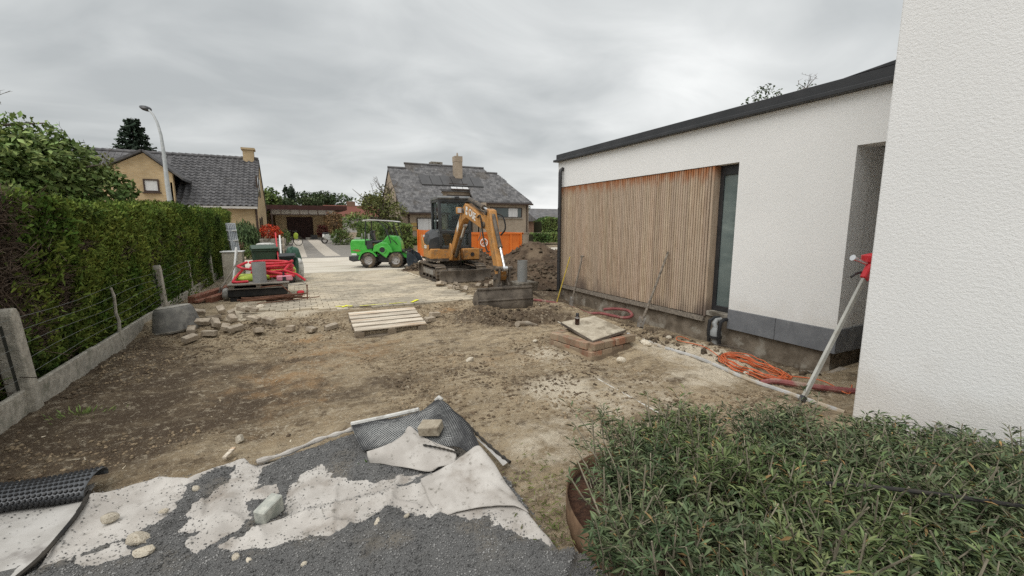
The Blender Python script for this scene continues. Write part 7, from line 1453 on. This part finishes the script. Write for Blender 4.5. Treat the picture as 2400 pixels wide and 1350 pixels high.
# main studded sheet, rows from the back (top in the picture) to the front
sA_ = patch([[(.30, 3.56, .09), (.55, 3.42, .15), (.80, 3.28, .22), (.95, 3.24, .315), (1.04, 3.06, .25), (1.10, 2.93, .19)],
             [(.30, 3.42, .11), (.55, 3.30, .165), (.80, 3.13, .20), (.94, 3.10, .265), (1.03, 2.95, .235), (1.09, 2.80, .17)],
             [(.31, 3.28, .09), (.52, 3.16, .13), (.76, 3.00, .165), (.92, 2.95, .20), (1.01, 2.80, .19), (1.07, 2.67, .15)],
             [(.33, 3.14, .07), (.50, 3.05, .10), (.72, 2.88, .12), (.90, 2.78, .14), (.98, 2.66, .14), (1.05, 2.55, .12)]], noise=.02)
mb = MB(); mb.grid(sA_, 44, 30); MAT['membrane_grey'] = M('membrane_grey', (.25, .256, .25), (.38, .38, .365), 5, .7, .15, 60, c3=(.15, .152, .155), s3=4, t3=(.54, .7)); o = mb.build('studded_sheet', 'membrane_grey', fm); o.modifiers.new('th', 'SOLIDIFY').thickness = .008
studs(sA_, 62, 36, .0065, .0045, M('stud_dark', (.03, .031, .033), (.05, .05, .052), 4, .6), o, -1)
# cloth flap hanging over the front left
sB_ = patch([[(.35, 3.03, .115), (.48, 3.00, .145), (.60, 3.02, .18), (.68, 3.12, .20), (.74, 2.98, .165), (.90, 2.72, .145)],
             [(.35, 3.00, .085), (.47, 2.93, .115), (.58, 2.90, .135), (.68, 2.92, .15), (.76, 2.84, .13), (.90, 2.68, .12)],
             [(.36, 2.99, .045), (.48, 2.88, .055), (.58, 2.78, .06), (.71, 2.68, .055), (.78, 2.68, .07), (.88, 2.65, .08)]], noise=.012, seed=4)
mb = MB(); mb.grid(sB_, 36, 18); o = mb.build('cloth_flap', 'geotextile', fm); o.modifiers.new('th', 'SOLIDIFY').thickness = .004
# second flap: big pale triangle lifted on the right, running down onto the sheet
sC_ = patch([[(.62, 2.62, .05), (.78, 2.60, .10), (.92, 2.60, .16), (1.03, 2.60, .205), (1.07, 2.55, .17), (1.10, 2.45, .10)],
             [(.62, 2.50, .06), (.74, 2.46, .10), (.90, 2.46, .13), (1.02, 2.46, .16), (1.08, 2.42, .13), (1.11, 2.34, .06)],
             [(.62, 2.38, .05), (.72, 2.34, .07), (.86, 2.34, .075), (1.00, 2.34, .10), (1.07, 2.30, .08), (1.12, 2.22, .04)],
             [(.64, 2.24, .035), (.74, 2.22, .035), (.86, 2.20, .04), (.98, 2.16, .05), (1.06, 2.10, .045), (1.12, 2.02, .03)]], noise=.03, seed=8)
mb = MB(); mb.grid(sC_, 30, 26); o = mb.build('cloth_flap', 'geotextile', fm); o.modifiers.new('th', 'SOLIDIFY').thickness = .004
# pale strip and black frayed edge on the right
sD_ = patch([[(1.08, 2.98, .15), (1.13, 2.82, .11), (1.18, 2.66, .06), (1.20, 2.55, .035)], [(1.13, 2.99, .10), (1.17, 2.84, .08), (1.22, 2.68, .05), (1.25, 2.57, .04)]], noise=.008, seed=2)
mb = MB(); mb.grid(sD_, 14, 6); mb.build('cloth_strip', 'backing' if 'backing' in MAT else bpy.data.materials['backing'], fm)
L2 = lambda p: tuple(Vector(p) - F0)
MB().tube([L2(p) for p in curve_pts([(1.07, 3.02, .2), (1.13, 2.97, .14), (1.17, 2.85, .10), (1.22, 2.69, .06), (1.26, 2.56, .04)], 6)], [.008 + .007 * (i % 3 == 0) + .003 * (i % 2) for i in range(25)], 6).tube([L2(p) for p in curve_pts([(.72, 2.88, .15), (.8, 2.80, .15), (.87, 2.73, .145), (.92, 2.67, .14)], 6)], [.005 + .004 * (i % 2) for i in range(19)], 6).build('frayed_edge', 'dark_rubber', fm)
MB().tube([L2(p) for p in curve_pts([(.305, 3.57, .10), (.55, 3.435, .165), (.80, 3.30, .235)], 8)], [.018] * 17, 7).build('cloth_hem', 'white_bag', fm)
MB().tube([L2(p) for p in ((.93, 3.27, .30), (.955, 3.25, .325), (.975, 3.22, .315))], [.012, .02, .012], 7).build('cloth_tip', 'white_bag', fm)
# stones and bricks lying here
tag(link('paving_brick', MB().box((0, 0, 0), (.16, .11, .075)).mesh('paving_brick'), M('brown_block', (.30, .255, .19), (.4, .35, .27), 22, .93, .4, 60, c3=(.22, .18, .13), s3=9), None, (.80, 2.96, .228), (R(9), R(-6), R(-38)), bev=.006), 'tan paving brick weighing down the folded membrane', 'paving brick')
tag(link('paving_brick', MB().box((0, 0, 0), (.15, .075, .11)).mesh('paving_brick'), 'white_paver', None, (-.245, 2.66, .085), (R(4), R(-8), R(52)), bev=.006), 'pale greenish block standing on the grit in the foreground', 'paving brick')
for (x, y, s, lb) in ((-1.07, 3.04, .05, 'brown stone on the pale sheet near the roll'), (-.86, 2.75, .065, 'large pale stone on the grit at lower left'), (-.81, 2.63, .055, 'pale stone just below the large one at lower left'), (-.81, 2.99, .03, 'small pale stone right of the left bare cloth'), (.21, 2.14, .028, 'white pebble on the grit at bottom centre'), (.31, 2.32, .035, 'flat white stone below the cloth edge'),
                      (.47, 2.31, .022, 'small grey pebble by the cloth edge right of the flat stone'), (-.38, 2.38, .028, 'white pebble on the grit below the greenish block'), (-.32, 2.33, .02, 'small grey pebble below the greenish block'), (-.07, 2.18, .022, 'white pebble on the grit near the bottom edge'), (-.68, 3.18, .035, 'grey stone on the grit between the bare cloth patches'), (-.30, 2.72, .024, 'white pebble left of the greenish block')):
    stone(x, y, s, lb, zl=Z(x, y) + .04)
tag(MB().beam((-.58, 3.56, .03), (-.53, 3.68, .04), .03, .02).build('wood_offcut', 'pallet_wood', None, smooth=False, bev=.003), 'short pale wood offcut on the soil beyond the geotextile', 'wood')

# ================================================================ SHRUB BED
BED = [(1.28, .2), (1.25, 1.48), (1.245, 1.68), (1.29, 1.86), (1.38, 2.02), (1.52, 2.16), (1.75, 2.24), (2.2, 2.2), (2.7, 2.02), (3.3, 1.74), (3.9, 1.45), (4.3, 1.3), (4.3, -.4), (1.32, -.4)]
MAT['corten'] = M('corten', (.14, .085, .05), (.22, .14, .085), 6, .85, .2, 40, metal=.2, c3=(.10, .065, .04), s3=4)
pts = [Vector((x, y, 0)) for x, y in BED[13:] + BED[:9]]; sm_p = curve_pts(pts, 6); mb = MB(); vs = []
for p in sm_p: vs += [(p.x, p.y, -.05), (p.x, p.y, .145)]
mb.add(vs, [[2 * i, 2 * i + 1, 2 * i + 3, 2 * i + 2] for i in range(len(sm_p) - 1)]); o = mb.build('steel_edging', 'corten'); o.modifiers.new('th', 'SOLIDIFY').thickness = .006; tag(o, 'curved rusty steel edging around the shrub bed', 'edging')
mb = MB(); n_ = len(BED); bx = [(x, y, .07) for x, y in BED]; mb.add(bx + [(2.5, 1.0, .10)], [[i, (i + 1) % n_, n_] for i in range(n_)]); tag(mb.build('bed_soil', M('bark_mulch', (.045, .022, .014), (.10, .05, .03), 30, .97, .9, 70, c3=(.03, .02, .015), s3=6), smooth=False), 'dark reddish bark mulch of the shrub bed', None, None, 'structure')
MAT['shrub_leaf'] = M('shrub_leaf', (.052, .085, .036), (.16, .185, .092), 2.0, .55, island=.5, sat=.02, spec=.25)
MAT['shrub_stem'] = M('shrub_stem', (.17, .15, .105), (.34, .30, .22), 6, .85, island=.25)
MAT['dead_leaf'] = M('dead_leaf', (.2, .12, .05), (.34, .23, .1), 5, .8, island=.4)
def shrub(H, rad, nst, seed, lw):
    q = np.random.default_rng(seed); stems = MB(); LP = []; LD = []; LN = []; LL = []; DD = []
    def leaf(p, d, n_, L_): LP.append(p + d * (L_ * .5 + .006)); LD.append(d); LN.append(n_); LL.append(L_); DD.append(q.random() < .025)
    for i in range(nst):
        a = q.uniform(0, 6.283); rr = rad * math.sqrt(q.random()); bare = q.random() < .09; lean = q.normal(0, .22, 2) + np.array([math.cos(a), math.sin(a)]) * .16; h = H * (q.uniform(.85, 1.12) if bare else q.uniform(.5, 1.05)); b = np.array([rr * math.cos(a) * .75, rr * math.sin(a) * .75, 0]); t = b + np.array([lean[0] * h * 1.2, lean[1] * h * 1.2, h]); m_ = (b + t) / 2 + np.array([*q.normal(0, .025, 2), 0])
        cut = q.random() < .55 or bare; rs = (.0046 if bare else .0038) * q.uniform(.7, 1.4); stems.tube([tuple(b), tuple(m_), tuple(t)], [rs, rs * .85, rs * (.75 if cut else .35)], 5)
        for k in range(int(q.integers(2, 7)) if bare else int(q.integers(20, 38))):
            f = q.uniform(.22, 1.0) ** .8; f = min(f, .93 if cut else 1.0); p = (b * (1 - f) + t * f) + (m_ - (b + t) / 2) * 4 * f * (1 - f); aa = k * 2.4 + q.normal(0, .5); up = q.uniform(-.25, .9) if f < .9 else q.uniform(.2, 1.3); d = np.array([math.cos(aa), math.sin(aa), up]); d /= np.linalg.norm(d); leaf(p, d, np.array([-math.cos(aa) * up, -math.sin(aa) * up, 1.]) + q.normal(0, .45, 3), q.choice([q.uniform(.022, .04), q.uniform(.035, .06), q.uniform(.05, .078)]))
        for s in range(0 if bare else int(q.integers(0, 4))):
            f = q.uniform(.35, .85); p0 = b * (1 - f) + t * f; aa = q.uniform(0, 6.283); d = np.array([math.cos(aa) * .85, math.sin(aa) * .85, q.uniform(.2, .9)]); L0 = q.uniform(.06, .18); p1 = p0 + d * L0; stems.tube([tuple(p0), tuple(p1)], [rs * .6, rs * .3], 3)
            for k in range(int(q.integers(8, 15))):
                g_ = q.uniform(.3, 1.05); ab = k * 2.4 + q.normal(0, .4); dd = d * .6 + np.array([math.cos(ab), math.sin(ab), q.uniform(-.2, .5)]) * .8; dd /= np.linalg.norm(dd); leaf(p0 + d * L0 * g_, dd, np.array([0, 0, 1.]) + q.normal(0, .55, 3) - dd * .3, q.uniform(.025, .07))
    LL = np.array(LL); LP = np.array(LP); LD = np.array(LD); LN = np.array(LN); dd_ = np.array(DD)
    return stems.mesh('stems'), leaves_mesh('foliage', LP[~dd_], LD[~dd_], LN[~dd_], LL[~dd_], LL[~dd_] * lw, .22, 'leaf'), leaves_mesh('dead_leaves', LP[dd_], LD[dd_], LN[dd_], LL[dd_], LL[dd_] * lw, .22, 'leaf')
kinds = [shrub(.42, .27, 44, 11, .22), shrub(.47, .28, 46, 12, .20), shrub(.33, .26, 36, 13, .25), shrub(.40, .28, 42, 14, .21), shrub(.37, .25, 30, 15, .24), shrub(.44, .27, 50, 16, .19)]
MAT['shrub_leaf_pale'] = M('shrub_leaf_pale', (.07, .108, .036), (.17, .2, .082), 2.0, .55, island=.45, sat=.02, spec=.25)
for k in kinds: pass
bedP = []
for iy in range(7):
    for ix in range(9):
        x = 1.42 + ix * .33 + (.16 if iy % 2 else 0) + random.uniform(-.08, .08); y = .12 + iy * .30 + random.uniform(-.08, .08)
        if float(sdf_poly(np.array([x]), np.array([y]), BED)[0]) > .06: bedP.append((x, y))
pale_me = [k[1].copy() for k in kinds[:2]]
for p_ in pale_me: p_.materials.append(MAT['shrub_leaf_pale'])
for i, (x, y) in enumerate(bedP):
    ki = random.randrange(6); k = kinds[ki]; e_d = float(sdf_poly(np.array([x]), np.array([y]), BED)[0]); s = .80 + .13 * min(1, e_d / .35) - .22 * float(sm(2.4, 3.8, np.float64(x))) + random.uniform(-.1, .1)
    r0 = empty('evergreen_shrub', (x, y, .075), 'narrow leaved clipped evergreen shrub in the steel edged bed', 'shrub', random.uniform(0, 6.28), 'clipped evergreen shrubs filling the steel edged bed'); r0.scale = (1, 1, s)
    link('stems', k[0], 'shrub_stem', r0); link('foliage', pale_me[ki] if ki < 2 and random.random() < .5 else k[1], 'shrub_leaf', r0); link('dead_leaves', k[2], 'dead_leaf', r0)
tag(MB().tube(curve_pts([(2.25, 1.18, .40), (2.5, .95, .43), (2.8, .72, .42), (3.1, .48, .40), (3.5, .2, .36)], 8), .011, 8).build('drip_hose', 'dark_rubber'), 'dark drip hose lying across the top of the shrub bed', 'hose')
# clippings and weeds along the bed edge
n = 420; a = rng.uniform(0, 6.28, n); t = rng.random(n); x = 1.12 + .12 * rng.normal(size=n) + .3 * t; y = 1.5 + t * 1.0 + .15 * rng.normal(size=n); k = (sdf_poly(x, y, BED) < -.01); x = x[k]; y = y[k]; n = len(x); a = a[:n]
P = np.stack([x, y, zt(x, y) + .012 + .03 * rng.random(n)], -1); D = np.stack([np.cos(a), np.sin(a), rng.normal(.2, .4, n)], -1); NN = np.array([0, 0, 1.]) + rng.normal(0, .4, (n, 3)); s = .02 + .035 * rng.random(n)
tag(link('clippings', leaves_mesh('clippings', P, D, NN, s, s * .22, .2), 'leaf_olive'), 'leaf clippings and small weeds along the bed edge', 'clippings', None, 'stuff')
for (cx_, cy_, n, lb) in ((-1.85, 5.05, 60, 'small tuft of weeds by the first concrete post'), (.38, 3.02, 24, 'tiny grass tuft under the corner of the cloth flap')):
    a = rng.uniform(0, 6.28, n); r_ = np.abs(rng.normal(0, .06 if n < 40 else .14, n)); x = cx_ + r_ * np.cos(a); y = cy_ + r_ * np.sin(a) * .6; L_ = .03 + .06 * rng.random(n); D = np.stack([np.cos(a) * .7, np.sin(a) * .7, rng.uniform(.3, 1.2, n)], -1); P = np.stack([x, y, zt(x, y) + .02], -1) + D * L_[:, None] * .3
    tag(link('weeds', leaves_mesh('weeds', P, D, rng.normal(size=(n, 3)), L_, L_ * .16, .2), 'leaf_bright'), lb, 'weeds', None, 'stuff')
